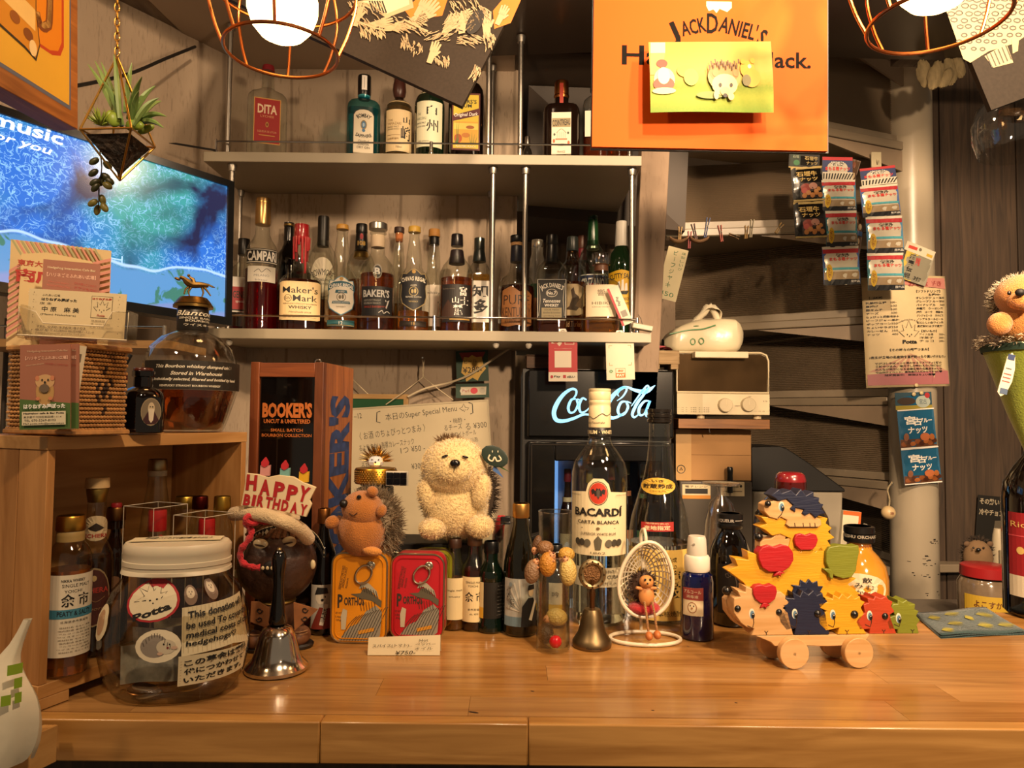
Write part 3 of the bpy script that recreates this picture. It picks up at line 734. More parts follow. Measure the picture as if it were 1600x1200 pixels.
L1('square black-labelled Tennessee whiskey bottle with black cap',862,48,368,YA,P_SQ,CLEAR,(.52,liquid('#a04c18',.92)),[(.90,1,.38,.37,BLK),(.72,.90,.42,.37,C('#121011',.35),'capsule')],
   [(.13,.53,.92,[('r',-1,1,0,1,'#cfcac0'),('r',-.96,.96,.015,.985,'#131212'),('t',"JACK DANIEL'S",0,.84,.82,.15,'#d8d2c4',dict(bold=.02,arc=.7)),('o',0,.66,.40,.10,.12,'#b5ad9c'),('t','No.7',0,.66,.3,.08,'#d8d2c4',dict(bold=.02)),('t','OLD TENNESSEE BRAND',0,.585,.2,.02,'#b5ad9c'),
     ('t','Tennessee',0,.47,.6,.09,'#d8d2c4',dict(shear=.3,bold=.01)),('t','WHISKEY',0,.36,.5,.07,'#d8d2c4',dict(bold=.02)),('r',-.7,.7,.06,.30,'#8d805e'),('t','SOUR MASH',0,.25,.5,.04,K),('t','distilled & bottled',0,.18,.6,.04,K),('t','Lynchburg Tenn',0,.1,.6,.04,K),
     ('l',[(-.9,.1),(-.8,.5),(-.9,.9)],.012,'#a79f8d',4),('l',[(.9,.1),(.8,.5),(.9,.9)],.012,'#a79f8d',4)])],n=4.5)
L1('bourbon bottle with dark capsule and a turkey drawn on its cream label',894,46,371,YB2,P_WINE[:-3] + [(.36,1)],CLEAR,(.55,DAMB),[(.86,1,.42,.38,C('#232a28',.35)),(.74,.86,.5,.42,thin_glass('#c9a070'),'collar')],
   [(.22,.52,.92,[('p',[(-1,.1),(-.4,0),(.4,0),(1,.1),(1,.9),(.4,1),(-.4,1),(-1,.9)],'#c5b088'),('p',[(-.5,.2),(-.2,.3),(0,.55),(-.1,.8),(.1,.9),(.2,.7),(.5,.6),(.7,.35),(.3,.15)],'#4e3a26'),('p',[(.2,.3),(.9,.75),(.9,.2)],'#6e5638')]),
    (.06,.2,.9,[('t','Wild Turkey',0,.5,.8,.5,'#c8a070')],'name_print')])
L1('dark bottle with red-brown cap in the second row by the green-necked one',909,34,369,1.96,P_WINE[:-3] + [(.36,1)],C('#3a0f12',.15,coat=.5),None,[(.88,1,.46,.42,C('#5b3524',.4)),(.72,.88,.5,.44,C('#7d1a26',.4),'capsule')])
L1('clear vermouth bottle with green capsule and blue-red name band',926,46,338,1.885,P_WINE[:-3] + [(.33,1)],thin_glass('#cfe0d4'),(.35,liquid('#b8b08a',.9)),[(.76,.98,.40,.33,C('#123a1c',.25),'capsule'),(.735,.765,.44,.42,metal('#c8c2b4',.3),'ring'),(.98,1,.34,.30,C('#123a1c',.25))],
   [(.38,.52,.95,[('r',-1,1,0,1,WH),('r',-1,1,.5,.95,'#1b2a4e'),('r',-1,1,.05,.5,'#a12027'),('t','CINZANO',0,.52,.9,.55,WH,dict(bold=.03))])])
L1('faceted whisky decanter with wide glass stopper and cream paper label',939,61,397,YA,
   [(.86,0,3.2),(.97,.02,3.2),(1,.1,3.2),(1,.56,3.2),(.93,.62,3),(.7,.67,2.4),(.4,.70),(.36,.80)],CLEAR,(.34,AMB),[(.86,1,.48,.50,thin_glass('#e8e2d6',base=.2),'stopper'),(.78,.87,.37,.35,C('#5f3a22',.5),'cork')],
   [(.20,.58,.72,[('r',-1,1,0,1,'#d9c9aa'),('t','HIBIKI',0,.42,.6,.09,'#54422c'),('t','SUNTORY WHISKY',0,.3,.6,.04,'#54422c'),('t','響',0,.75,.25,.2,'#54422c')])],n=3.2,seg=24)
L1('green bottle with white cap and yellow sailing-ship label at the shelf end',971,48,347,1.80,P_WINE[:-3] + [(.34,1)],C('#0f2410',.08,coat=.5),None,[(.78,1,.44,.38,C('#cfc9be',.4)),(.74,.78,.46,.46,C('#b8b2a6',.4),'ring')],
   [(.20,.57,.96,[('p',[(-1,.05),(0,0),(1,.05),(1,.93),(0,1),(-1,.93)],'#d9ab1e'),('t','CUTTY SARK',0,.86,.84,.12,K,dict(bold=.02,arc=1.5)),('p',[(-.5,.5),(-.35,.44),(.35,.44),(.5,.52)],K)] +
     [('p',[(a_,.52),(a_+.2,.53),(a_+.17,.62+h_),(a_+.04,.6+h_)],WH) for a_,h_ in ((-.5,.02),(-.27,.12),(-.03,.16),(.2,.08))] + [('t','BLENDED',0,.34,.5,.06,K),('t','SCOTCH WHISKY',0,.24,.7,.06,K)])])
# --- upper shelf
L2('clear square lychee liqueur bottle with red and gold label, alone at the left',417,60,104,1.72,
   [(.92,0),(1,.01),(1,.62),(.97,.66),(.8,.70),(.5,.735),(.34,.76),(.31,.80),(.31,.97)],CLEAR,None,[(.94,1,.34,.30,C('#7a1a22',.4))],
   [(.16,.61,.66,[('r',-1,1,0,1,'#c7954a'),('r',-.94,.94,.02,.98,'#9f1e1c'),('t','DITA',0,.76,.72,.20,'#e8cfae',dict(bold=.03)),('t','LYCHEE',0,.6,.5,.05,'#d8a070'),('e',0,.42,.12,.06,GD),('e',0,.42,.06,.03,'#7a1410'),('t','LIQUEUR DE LITCHI',0,.26,.7,.05,'#e0a878'),('r',-.6,.6,.17,.19,'#c7954a')])],n=4.5,dep=.8)
L2('square light-blue gin bottle with black cap and arched white label',568,52,120,1.715,
   [(.92,0),(1,.01),(1,.60),(.96,.65),(.80,.69),(.50,.72),(.38,.74),(.38,1)],thin_glass('#8fd6de',base=.08,edge=.35),(.60,liquid('#6fd0dc',.95)),[(.775,1,.40,.40,C('#0d0c0c',.3)),(.74,.775,.36,.4,C('#3b8a92',.2,coat=.4),'collar')],
   [(.0,.57,.62,[('p',[(-1,0),(1,0),(1,.88),(.8,.95),(.4,.99),(0,1),(-.4,.99),(-.8,.95),(-1,.88)],'#1c1a18'),('p',[(-.94,0),(.94,0),(.94,.87),(.75,.935),(.4,.975),(0,.985),(-.4,.975),(-.75,.935),(-.94,.87)],'#d9cfb8'),
     ('t','BOMBAY',0,.87,.7,.08,K,dict(bold=.03,arc=.55)),('t','SAPPHIRE',0,.47,.76,.07,K,dict(bold=.03,arc=-.9)),('o',0,.69,.3,.09,.3,'#8a7a56'),('e',0,.69,.2,.07,'#3f6f9a'),('e',0,.69,.1,.04,'#9fb9cc'),('e',0,.58,.16,.03,'#3f6f9a'),('t','Distilled',0,.37,.5,.05,K,dict(shear=.3)),('t','LONDON',0,.31,.5,.04,K),('t','DRY GIN',0,.25,.6,.045,K)]),
    (.80,.99,.16,[('r',-1,1,.1,.95,WH),('l',[(0,.2),(0,.85)],.02,'#777777')],'seal',.40)],n=4.5,dep=.85)
L2('pale amber whisky bottle with brown wooden stopper and cream label with brushed characters',623,47,117,1.728,
   [(.92,0),(1,.01),(1,.55),(.96,.60),(.85,.645),(.6,.69),(.38,.71),(.30,.74),(.28,1)],CLEAR,(.62,liquid('#c9a46a',.92)),
   [(.74,1,.42,.36,C('#43231b',.35),'stopper',[(.30,0),(.40,.1),(.46,.3),(.42,.6),(.38,.68),(.36,.72),(.36,.98),(.33,1)]),(.655,.675,.8,.74,C('#bda77c',.5),'collar')],
   [(.12,.56,.97,[('r',-1,1,0,1,'#d8c194'),('t','山',.55,.76,.26,.16,K,dict(bold=.02)),('t','崎',.5,.44,.36,.34,K,dict(bold=.02)),('t','THE',-.6,.74,.18,.05,'#6e4c22'),('t','YAMAZAKI',-.35,.66,.5,.06,'#6e4c22'),('t','SINGLE MALT',-.42,.58,.42,.04,K),('t','JAPANESE WHISKY',-.4,.52,.44,.04,K),('r',-.85,.1,.38,.39,'#6e4c22'),('t','山崎蒸溜所',-.4,.3,.4,.05,'#6e4c22'),('t','700ml',0,.1,.2,.05,K)])])
L2('dark green whisky bottle with cream label brushed with two characters',671,48,104,1.70,
   [(.92,0),(1,.01),(1,.56),(.98,.61),(.88,.66),(.62,.71),(.38,.74),(.32,.78),(.30,1)],C('#0d1c10',.08,coat=.5),None,
   [(.8,1,.40,.36,C('#1a1613',.35),'stopper'),(.665,.69,.84,.76,C('#a8a084',.5),'collar')],
   [(.12,.58,.95,[('r',-1,1,0,1,'#d5d2b4'),('t','白',.15,.80,.36,.20,K,dict(bold=.01)),('t','州',.2,.46,.42,.26,K,dict(bold=.01)),('t','THE',-.75,.72,.12,.05,'#54604a'),('t','HAKUSHU',-.6,.62,.38,.06,'#54604a'),('t','SINGLE MALT',-.6,.52,.34,.04,K),('t','JAPANESE WHISKY',-.6,.44,.34,.04,K),('t','100th anniversary',-.4,.12,.4,.05,K)])])
L2('dark rum bottle with yellow sugar-cane label, half under the black poster',728,56,92,1.70,
   [(.92,0),(1,.01),(1,.62),(.96,.68),(.80,.73),(.5,.77),(.34,.80),(.3,.86),(.3,1)],dark_glass('#120906',.06),None,[(.9,1,.34,.32,BLK)],
   [(.09,.62,.78,[('r',-1,1,0,1,'#5a1b14'),('r',-.9,.9,.03,.97,'#d8bf3a'),('p',[(-1,.30),(1,.42),(1,.50),(0,.50),(-1,.40)][:0] or [(-.95,.50),(.95,.62),(.95,.74),(-.95,.60)],'#54121a'),('t','Original Dark',0,.615,.85,.08,WH,dict(rot=5,bold=.02,shear=.2)),('t',"MYERS'S",0,.85,.75,.07,K,dict(bold=.02)),('t','RUM',0,.775,.4,.06,K,dict(bold=.02)),
     ('r',-.85,.85,.12,.5,'#d8a83a'),('r',-.85,.85,.36,.47,'#e0cb5e'),('e',.3,.4,.3,.03,'#a05a20'),('e',-.55,.2,.28,.08,'#b5531c'),('e',.0,.26,.3,.04,'#c27a2c')] +
     [('p',[(a_,.10),(a_+.05,.10),(a_+d_,.10+h_)],'#2f7a3a') for a_,d_,h_ in ((-.75,-.1,.2),(-.7,.1,.26),(-.62,.2,.18),(.35,-.15,.18),(.42,.02,.24),(.5,.15,.2),(.6,.25,.16),(-.65,.0,.5),(-.6,.12,.46))] + [('t','PLANTERS PUNCH',0,.06,.7,.035,WH)])],n=3.5,dep=.7)
bottle('bottle','tiny silver-capped bottle in the dark corner of the upper shelf',824,15,214,1.83,zU,P_WINE,dark_glass('#2a2622'),None,[(.8,1,.6,.5,metal('#b5b0a8',.3))],group=G2)
ct_ = L2('square dark brown liqueur bottle with copper cap and red ribbon',877,58,129,1.72,
   [(.92,0),(1,.01),(1,.60),(.97,.64),(.86,.68),(.5,.70),(.40,.715),(.38,.80),(.36,1)],dark_glass('#140a06',.07),None,[(.80,1,.40,.39,metal('#b3703a',.3)),(.83,.845,.42,.42,metal('#8a5228',.3),'ring')],
   [(.0,.56,.52,[('r',-1,1,0,1,'#d2c8b4'),('r',-.95,.95,.70,.88,'#8f7f58'),('t','COINTREAU',0,.79,.92,.13,K,dict(bold=.02,rot=5)),('l',[(-.5,.58),(0,.66),(.5,.58)],.01,'#6e5f46',5)] +
     [('l',[(x_,.48),(x_,.60)],.006,'#8a7b60') for x_ in (-.4,-.2,0,.2,.4)] + [('r',-.6,.6,.44,.47,'#b06a4a'),('e',-.75,.42,.12,.04,'#b5532a'),('e',.75,.38,.12,.04,'#b5532a'),('e',-.7,.55,.1,.025,'#2f3f2a'),('e',.7,.58,.1,.025,'#2f3f2a'),('t','ANGERS',0,.34,.4,.05,'#8a7b60'),('r',-.5,.5,.12,.14,'#6e5f46'),('t','FRANCE',0,.2,.4,.04,'#6e5f46')])],n=4.5)
MB().box(-.0045,.0045,-S(60,1.72)/2*.40-.0008,-S(60,1.72)/2*.40,.155,.205).build('ribbon',C('#a3301f',.4),ct_)
L2('clear amber spirit bottle with black cap beside the orange poster',930,40,122,1.72,P_SQH,CLEAR,(.38,liquid('#8c3a1c',.85)),[(.84,1,.42,.40,BLK)],
   [(.3,.58,.8,[('r',-1,1,0,1,'#c8bfae')]),(.9,.97,.34,[('t','DON',0,.5,.8,.6,'#c8bfae')],'cap_print',.41)],n=4)
L2('red-brown spirit bottle mostly hidden behind the orange poster',964,50,130,1.80,P_WINE,CLEAR,(.42,DAMB),[(.9,1,.38,.36,BLK)])
# ============================================================ PENDANT LAMPS
COPPER = metal('#b06a3c',0.3)
BULBM = C('#ffc67a',0.4,emit=13.0,var=0)
def pendant(label,px,py,Y,turn=0):
    c = P(px,py,Y)
    t = thing('pendant_lamp',label,'lamp',c,math.radians(turn),'copper cage pendant lamps')
    r0,r1,z1,z2 = .0685,.090,.082,.185
    ring = lambda r,z,n=40: [(r*math.cos(2*PI*i/n),r*math.sin(2*PI*i/n),z) for i in range(n)]
    MB().tube(ring(r0,0),.0022,8,closed=True).build('bottom_ring',COPPER,t)
    MB().tube(ring(r1,z1),.0022,8,closed=True).build('wide_ring',COPPER,t)
    for k in range(8):
        a = 2*PI*k/8 + .2; ca,sa = math.cos(a),math.sin(a)
        pts = smoothpts([(r0*ca,r0*sa,0),(.082*ca,.082*sa,.035),(r1*ca,r1*sa,z1),(.072*ca,.072*sa,.135),(.024*ca,.024*sa,z2)],4)
        MB().tube(pts,.0020,8).build('cage_wire',COPPER,t)
    MB().lathe([(.008,.225),(.024,.22),(.026,.18),(.020,.150),(.017,.148)],20).build('socket',metal('#7a4a2c',.35),t)
    b = MB().lathe([(.001,.013),(.014,.015),(.027,.022),(.037,.034),(.043,.052),(.043,.068),(.037,.088),(.026,.108),(.017,.130),(.015,.149)],28).build('bulb',BULBM,t)
    MB().tube([(0,0,.22),(0,0,.80)],.0025,8).build('cord',C('#1a1512',.6),t)
    return t
pendant('copper wire cage pendant lamp with glowing bulb, the left one by the planter',440,81,0.87)
pendant('copper wire cage pendant lamp with glowing bulb, right of the orange poster',1464,34,0.75,10)

# ============================================================ SCREEN ON THE LEFT WALL
tr = P(364,285,1.5); tl = P(0,166,1.155); bl_ = P(0,461,1.15)
rot = quadrot(tl,tr,bl_); x_ = rot.col[0]; z_ = rot.col[2]
TW,TH_ = .56,(tr - P(343,508,1.475)).length
org = tr - x_*TW/2 - z_*TH_
tv = thing('television','wide black-framed television showing blue surf, hung at an angle on the left wall','television',org,rot=rot)
mb = MB().box(-TW/2,TW/2,0,.03,0,TH_); mb.build('casing',C('#070707',.3),tv,bev=.003)
fr = .014
mb = MB()
for b_ in ((-TW/2,TW/2,TH_-fr,TH_),(-TW/2,TW/2,0,fr*1.2),(-TW/2,-TW/2+fr,fr*1.2,TH_-fr),(TW/2-fr,TW/2,fr*1.2,TH_-fr)): mb.box(b_[0],b_[1],-.006,0,b_[2],b_[3])
mb.build('bezel',C('#0b0b0c',.25),tv)
m,nt,b = newmat('surf_video_screen')
b.inputs['Base Color'].default_value = (0.01,0.01,0.012,1); b.inputs['Roughness'].default_value = .2
tc = nt.nodes.new('ShaderNodeTexCoord')
def _n(typ,**kw):
    q = nt.nodes.new(typ)
    for k,v in kw.items():
        if k in q.inputs: q.inputs[k].default_value = v
        else: setattr(q,k,v)
    return q
def _mr(sock,a_,c_):
    q = _n('ShaderNodeMapRange'); q.inputs[1].default_value = a_; q.inputs[2].default_value = c_; nt.links.new(sock,q.inputs[0]); return q.outputs[0]
def _mx(f,a_,c_):
    q = _n('ShaderNodeMix',data_type='RGBA')
    if isinstance(f,float): q.inputs[0].default_value = f
    else: nt.links.new(f,q.inputs[0])
    for i,v in ((6,a_),(7,c_)):
        if isinstance(v,tuple): q.inputs[i].default_value = v
        else: nt.links.new(v,q.inputs[i])
    return q.outputs[2]
def _mul(a_,c_):
    q = _n('ShaderNodeMath',operation='MULTIPLY'); nt.links.new(a_,q.inputs[0])
    if isinstance(c_,float): q.inputs[1].default_value = c_
    else: nt.links.new(c_,q.inputs[1])
    return q.outputs[0]
big = _n('ShaderNodeTexNoise',Scale=7.0,Detail=5.0,Distortion=.6); nt.links.new(tc.outputs['Object'],big.inputs['Vector'])
hue = _n('ShaderNodeTexNoise',Scale=5.0,Detail=2.0); mp_ = _n('ShaderNodeMapping',Location=(3,1,2)); nt.links.new(tc.outputs['Object'],mp_.inputs[0]); nt.links.new(mp_.outputs[0],hue.inputs['Vector'])
foam = _n('ShaderNodeTexNoise',Scale=55.0,Detail=8.0,Distortion=1.6); nt.links.new(tc.outputs['Object'],foam.inputs['Vector'])
col = _mx(_mr(hue.outputs['Fac'],.42,.60),lin('#2a6fd0'),lin('#3f9f98'))
col = _mx(_mr(big.outputs['Fac'],.50,.36),col,lin('#1c2146'))
fo = _n('ShaderNodeMath',operation='ABSOLUTE'); sb = _n('ShaderNodeMath',operation='SUBTRACT'); sb.inputs[1].default_value = .5
nt.links.new(foam.outputs['Fac'],sb.inputs[0]); nt.links.new(sb.outputs[0],fo.inputs[0])
fm = _mul(_mr(fo.outputs[0],.035,.0),_mr(big.outputs['Fac'],.40,.54))
col = _mx(fm,col,lin('#9ad2ff'))
sx = _n('ShaderNodeSeparateXYZ'); nt.links.new(tc.outputs['Object'],sx.inputs[0])
wob = _n('ShaderNodeMath',operation='MULTIPLY_ADD'); wob.inputs[1].default_value = .12; nt.links.new(hue.outputs['Fac'],wob.inputs[0]); nt.links.new(sx.outputs['Z'],wob.inputs[2])
col = _mx(_mr(wob.outputs[0],.150,.142),col,lin('#5b93c8'))
n3 = _n('ShaderNodeTexNoise',Scale=28.0,Detail=4.0,Distortion=1.0); nt.links.new(tc.outputs['Object'],n3.inputs['Vector'])
col = _mx(_mul(_mr(wob.outputs[0],.150,.142),_mr(n3.outputs['Fac'],.58,.63)),col,lin('#3f7a6a'))
col = _mx(_mr(wob.outputs[0],.085,.078),col,lin('#7d8fc4'))
q_ = _n('ShaderNodeMath',operation='SUBTRACT'); q_.inputs[1].default_value = .150; nt.links.new(wob.outputs[0],q_.inputs[0])
q2 = _n('ShaderNodeMath',operation='ABSOLUTE'); nt.links.new(q_.outputs[0],q2.inputs[0])
col = _mx(_mr(q2.outputs[0],.004,.001),col,lin('#b8d8ff'))
nt.links.new(col,b.inputs['Emission Color']); b.inputs['Emission Strength'].default_value = 1.15
SCRM = m
MB().box(-TW/2+fr,TW/2-fr,-.001,0,fr*1.2,TH_-fr).build('screen',SCRM,tv)
EW = C('#e8f2ff',emit=1.0,var=0); EB = C('#8fc0ff',emit=.8,var=0)
pp = lambda px,py: rot.transposed() @ (P(px,py,1.2) - org)
draw(tv,TW,TH_,[('t','Ocean music',-.62,.925,.44,.075,EW,dict(bold=.02,shear=.1)),('t','relaxation for you',-.66,.83,.42,.060,EW,dict(bold=.015,shear=.25)),('l',[(.10,.30),(.20,.30)],.008,EB),('l',[(.20,.275),(.20,.325)],.008,EB)],flat(-.0012),name='screen_lettering')
# ============================================================ PAINTED BOARD, TOP LEFT
br = P(122,203,.90); bl_ = P(0,135,.776); tr = P(122.8,0,.90)
rot = quadrot(bl_ + (tr-br),tr,bl_)
W_,H_ = .30,.32
org = br - rot.col[0]*W_/2
pb = thing('painted_board','thick wooden board painted with a yellow and orange beer mug, hanging top left','sign',org,rot=rot)
MB().box(-W_/2,W_/2,0,.03,0,H_).build('board',wood('#b06f34','#7c4820',.5,7,0,10,bump=.3),pb,bev=.001)
def bu(dx): return 1 - 2*dx/W_
rr_ = lambda x0,x1,z0,z1,rad: [(bu(a_),c_/H_) for a_,c_ in
   [(x0,z0+rad),(x0+rad*.3,z0+rad*.3),(x0+rad,z0),(x1,z0),(x1,z1),(x0,z1)]]
PO = '#d07a12'
draw(pb,W_,H_,[('p',[(bu(.0135),.062),(-1,.085),(-1,1),(bu(.0125),1)],'#5b6076'),('p',[(bu(.0165),.078),(-1,.10),(-1,1),(bu(.0150),1)],'#d9a632'),
   ('p',rr_(.026,.3,.075,.32,.02),'#b8401a'),('p',rr_(.030,.3,.079,.32,.02),'#d9820f'),
   ('l',[(bu(.050),1),(bu(.050),.42),(bu(.056),.33),(bu(.066),.32),(bu(.072),.36)],.035,'#7a3f16',4),('l',[(bu(.050),1),(bu(.050),.42),(bu(.056),.335),(bu(.066),.33),(bu(.071),.36)],.022,'#d8a55a',4),
   ('p',[(bu(.066),.24),(bu(.072),.17),(bu(.09),.19),(-.8,.30),(-.8,1),(bu(.072),1),(bu(.072),.36)],'#2c2116'),
   ('p',[(bu(.0675),.24),(bu(.0735),.18),(bu(.09),.20),(-.8,.31),(-.8,1),(bu(.0735),1),(bu(.0735),.36)],'#c8841e'),
   ('p',[(bu(.074),.28),(-.8,.42),(-.8,.50),(bu(.074),.36)],'#e3bd74'),('e',bu(.085),.25,.05,.022,'#7c4414'),('e',bu(.105),.28,.05,.022,'#8c5018'),('e',bu(.078),.21,.04,.03,'#e6c890'),
   ('p',[(bu(.084),.40),(bu(.10),.42),(bu(.10),1),(bu(.084),1)],'#a8641a'),('l',[(bu(.0),.66),(bu(.07),.78),(-1,.98)],.004,'#2c1c10')],flat(0),name='painting')

# ============================================================ HANGING PLANTER
GW = metal('#b89048',.3)
pl_c = P(186,215,.80)
hp = thing('hanging_planter','gold wire geometric planter with green succulents hanging from a chain','planter',pl_c)
def rel(v): return Vector(v) - pl_c
A_ = rel(P(183,89,.80)); B_ = rel(P(187,282,.80))
RG = [rel(P(125,202,.775)),rel(P(205,200,.765)),rel(P(242,230,.83)),rel(P(176,229,.845))]
for i in range(4):
    MB().tube([RG[i],RG[(i+1) % 4]],.0012,8).build('frame_bar',GW,hp)
    MB().tube([A_,RG[i]],.0012,8).build('frame_bar',GW,hp)
    MB().tube([B_,RG[i]],.0012,8).build('frame_bar',GW,hp)
cc = sum(RG,Vector())/4
ins = [cc + (r-cc)*.86 + Vector((0,0,-.004)) for r in RG]
mb = MB()
n = 9
for i in range(4):
    a,b2 = ins[i],ins[(i+1) % 4]; bb = B_ + Vector((0,0,.006))
    rnd = random.Random(i)
    rows = []
    for j in range(n+1):
        for k in range(n+1):
            p = (a*(1-k/n) + b2*(k/n))*(1-j/n) + bb*(j/n)
            e = 0 if (k in (0,n) or j in (0,n)) else rnd.uniform(-.0012,.0016)
            rows.append(p + (p-cc).normalized()*e)
    mb.add(rows,[(j*(n+1)+k,(j+1)*(n+1)+k,(j+1)*(n+1)+k+1,j*(n+1)+k+1) for j in range(n) for k in range(n)])
mb.add(ins,[(0,1,2,3)])
mb.build('soil',C('#2b1f15',.85,0,.8,90,1.0,300),hp,smooth=False)
LG = C('#6f8a4a',.45,0,.2,12); LG2 = C('#8ea23c',.4,0,.2,10)
def leaf(mb,p,d,ln,w,droop=.3,mi=0):
    p = Vector(p); d = Vector(d).normalized(); pts = []
    for i in range(6):
        t = i/5; pts.append(p + d*ln*t + Vector((0,0,-droop*ln*t*t)))
    mb.tube(pts,[w*.55,w*.9,w,w*.8,w*.45,w*.08],6,mi)
rnd = random.Random(5)
top = cc + Vector((0,0,-.006))
def L_(px,py,Y=.80): return rel(P(px,py,Y))
tips = [((190,192),(137,100)),((188,190),(158,97)),((184,185),(148,95)),((187,180),(178,85)),((195,170),(206,98)),((200,180),(222,120)),((192,190),(160,125)),((205,178),(243,134)),((208,190),(248,153)),((212,186),(252,158)),((215,185),(260,182)),((214,188),(256,200)),((206,185),(217,142))]
for (a,b2) in tips:
    m_ = MB(); s0 = L_(a[0],a[1]+6,.80 + rnd.uniform(-.015,.015)); e0_ = L_(b2[0],b2[1],.80 + rnd.uniform(-.03,.03))
    d = e0_-s0; pts = [s0 + d*t + Vector((0,0,.006*math.sin(t*PI))) for t in (0,.25,.5,.75,1)]
    m_.tube(smoothpts(pts,2),[.0022,.0028,.0034,.0036,.0034,.0028,.002,.0012,.0003],6); m_.build('leaf',LG,hp)
rs = MB()
for k in range(46):                        # small bushy succulent
    a = rnd.uniform(0,2*PI); q = rnd.uniform(.2,1)
    leaf(rs,L_(157,196),(q*math.cos(a),q*math.sin(a)*.8,1-q*.6),rnd.uniform(.014,.024),.0011,.1)
o = rs.build('succulent_needles',LG2,hp); o['kind'] = 'stuff'
for k,(px,py,w,h,ang) in enumerate(((178,187,10,16,20),(172,182,8,14,-15),(228,202,15,8,25),(215,196,10,10,0),(205,196,9,12,-20))):
    MB().ell(L_(px,py,.79 + .01*(k % 3)),(S(w,.8),.004,S(h,.8)/1.3),12,8,rot=(0,-ang,0)).build('leaf',C('#7d9430',.4,0,.2,12),hp)
ch = A_ + Vector((0,0,.002)); zt = rel(P(183,-40,.80))
nl_ = int((zt-ch).length/.0085)
for i in range(nl_):
    c = ch + (zt-ch)*((i+.5)/nl_); q = MB()
    pts = [(.0024*math.cos(t),0,.0055*math.sin(t)) for t in [2*PI*k/12 for k in range(12)]]
    M_ = eul(0,0,20 + 90*(i % 2)); q.tube([c + M_ @ Vector(p) for p in pts],.0008,6,closed=True); q.build('chain_link',GW,hp)
vn = thing('trailing_vine','dark round-leaved artificial vine trailing below the gold planter','plant',P(158,236,.84))
o_ = vn.location.copy(); rv = lambda px,py,Y=.84: P(px,py,Y) - o_
MB().tube(smoothpts([rv(156,236),rv(159,262),rv(155,290),rv(154,328)],5),.0008,6).build('stem',C('#2a2a14',.6),vn)
LV = C('#3a3d1c',.4,0,.4,20)
for k,(px,py,a_) in enumerate(((147,252,60),(168,258,-50),(146,270,55),(165,276,-60),(148,285,60),(171,283,-55),(149,293,40),(158,283,10),(145,317,60),(160,312,-20),(163,324,-35),(152,328,10),(168,290,-60))):
    MB().ell(rv(px,py,.835 + .008*(k % 2)),(.0042,.0028,.0066),10,8,rot=(0,a_,0)).build('leaf',LV if k < 8 else C('#7a7434',.4,0,.3,20),vn)
cb = thing('cable','black cable sagging across the left wall above the television','cable',P(305,73,1.66))
MB().tube(smoothpts([P(305,73,1.66)-cb.location,P(258,92,1.55)-cb.location,P(200,116,1.42)-cb.location,P(120,134,1.28)-cb.location,P(60,140,1.18)-cb.location],5),[.0035]*21,6).build('sheath',C('#14110f',.5),cb)

# ============================================================ POSTERS
tl,tr,bl_ = P(938,-30,1.0),P(1302,-30,1.0),P(925,229,1.0)
rot = quadrot(tl,tr,bl_); W_ = (P(1293,236,1.0) - bl_).length; H_ = (tl-bl_).length + .1
org = (bl_ + P(1293,236,1.0))/2
rot = quadrot(bl_ + rot.col[2],P(1293,236,1.0) + rot.col[2],bl_)
po = thing('poster','orange whiskey poster board with black lettering hanging in front of the post','poster',org,rot=rot)
MB().box(-W_/2,W_/2,0,.006,0,H_).build('board',C('#c24e02',.6,0,.03,4,.03,60,spec=.15),po)
MB().box(-W_/2-.001,W_/2+.004,.006,.012,-.001,H_).build('backing',C('#1a120c',.5),po)
mb = MB()
def U_(px): return (px-1109)/184*1.0
def V_(py): return (232-py)/F/H_
JK = C('#0c0704',.7,spec=.1)
draw(po,W_,H_,[('t',"J",U_(1051),V_(46),.042,38/F/H_,JK,dict(bold=.03,rot=24)),('t',"ACK",U_(1082),V_(34),.108,25/F/H_,JK,dict(bold=.02,rot=13)),
   ('t',"D",U_(1112),V_(28),.048,33/F/H_,JK,dict(bold=.02,rot=0)),('t',"ANIEL'",U_(1153),V_(35),.165,27/F/H_,JK,dict(bold=.02,rot=-14)),('t',"S",U_(1190),V_(50),.030,29/F/H_,JK,dict(bold=.03,rot=-26)),
   ('t','Halfway',U_(1060),V_(87),.49,42/F/H_,JK,dict(bold=.02,shear=.0)),('t','Jack.',U_(1232),V_(90),.19,34/F/H_,JK,dict(bold=.02)),
   ('p',[(U_(1102),V_(0)),(U_(1106),V_(8)),(U_(1113),V_(5)),(U_(1118),V_(11)),(U_(1123),V_(4)),(U_(1135),V_(9)),(U_(1142),V_(2)),(U_(1142),V_(-8)),(U_(1102),V_(-8))],C('#d8b890',.4))],flat(0),name='lettering')
tl,tr,bl_ = P(1022,66,.975),P(1213,65,.975),P(1016,177,.97)
rot2 = quadrot(tl,tr,bl_); PW,PH = (tr-tl).length,(tl-bl_).length
org2 = bl_ + rot2.col[0]*PW/2
ph = thing('photo_print','glossy print of a hedgehog on grass taped over the orange poster','photo',org2,rot=rot2)
m,nt,b = newmat('photo_blurred_ground'); tc = nt.nodes.new('ShaderNodeTexCoord'); sx = nt.nodes.new('ShaderNodeSeparateXYZ'); nt.links.new(tc.outputs['Object'],sx.inputs[0])
nz = nt.nodes.new('ShaderNodeTexNoise'); nz.inputs['Scale'].default_value = 300; nt.links.new(tc.outputs['Object'],nz.inputs['Vector'])
ma = nt.nodes.new('ShaderNodeMath'); ma.operation = 'MULTIPLY_ADD'; ma.inputs[1].default_value = .012; nt.links.new(nz.outputs['Fac'],ma.inputs[0]); nt.links.new(sx.outputs['Z'],ma.inputs[2])
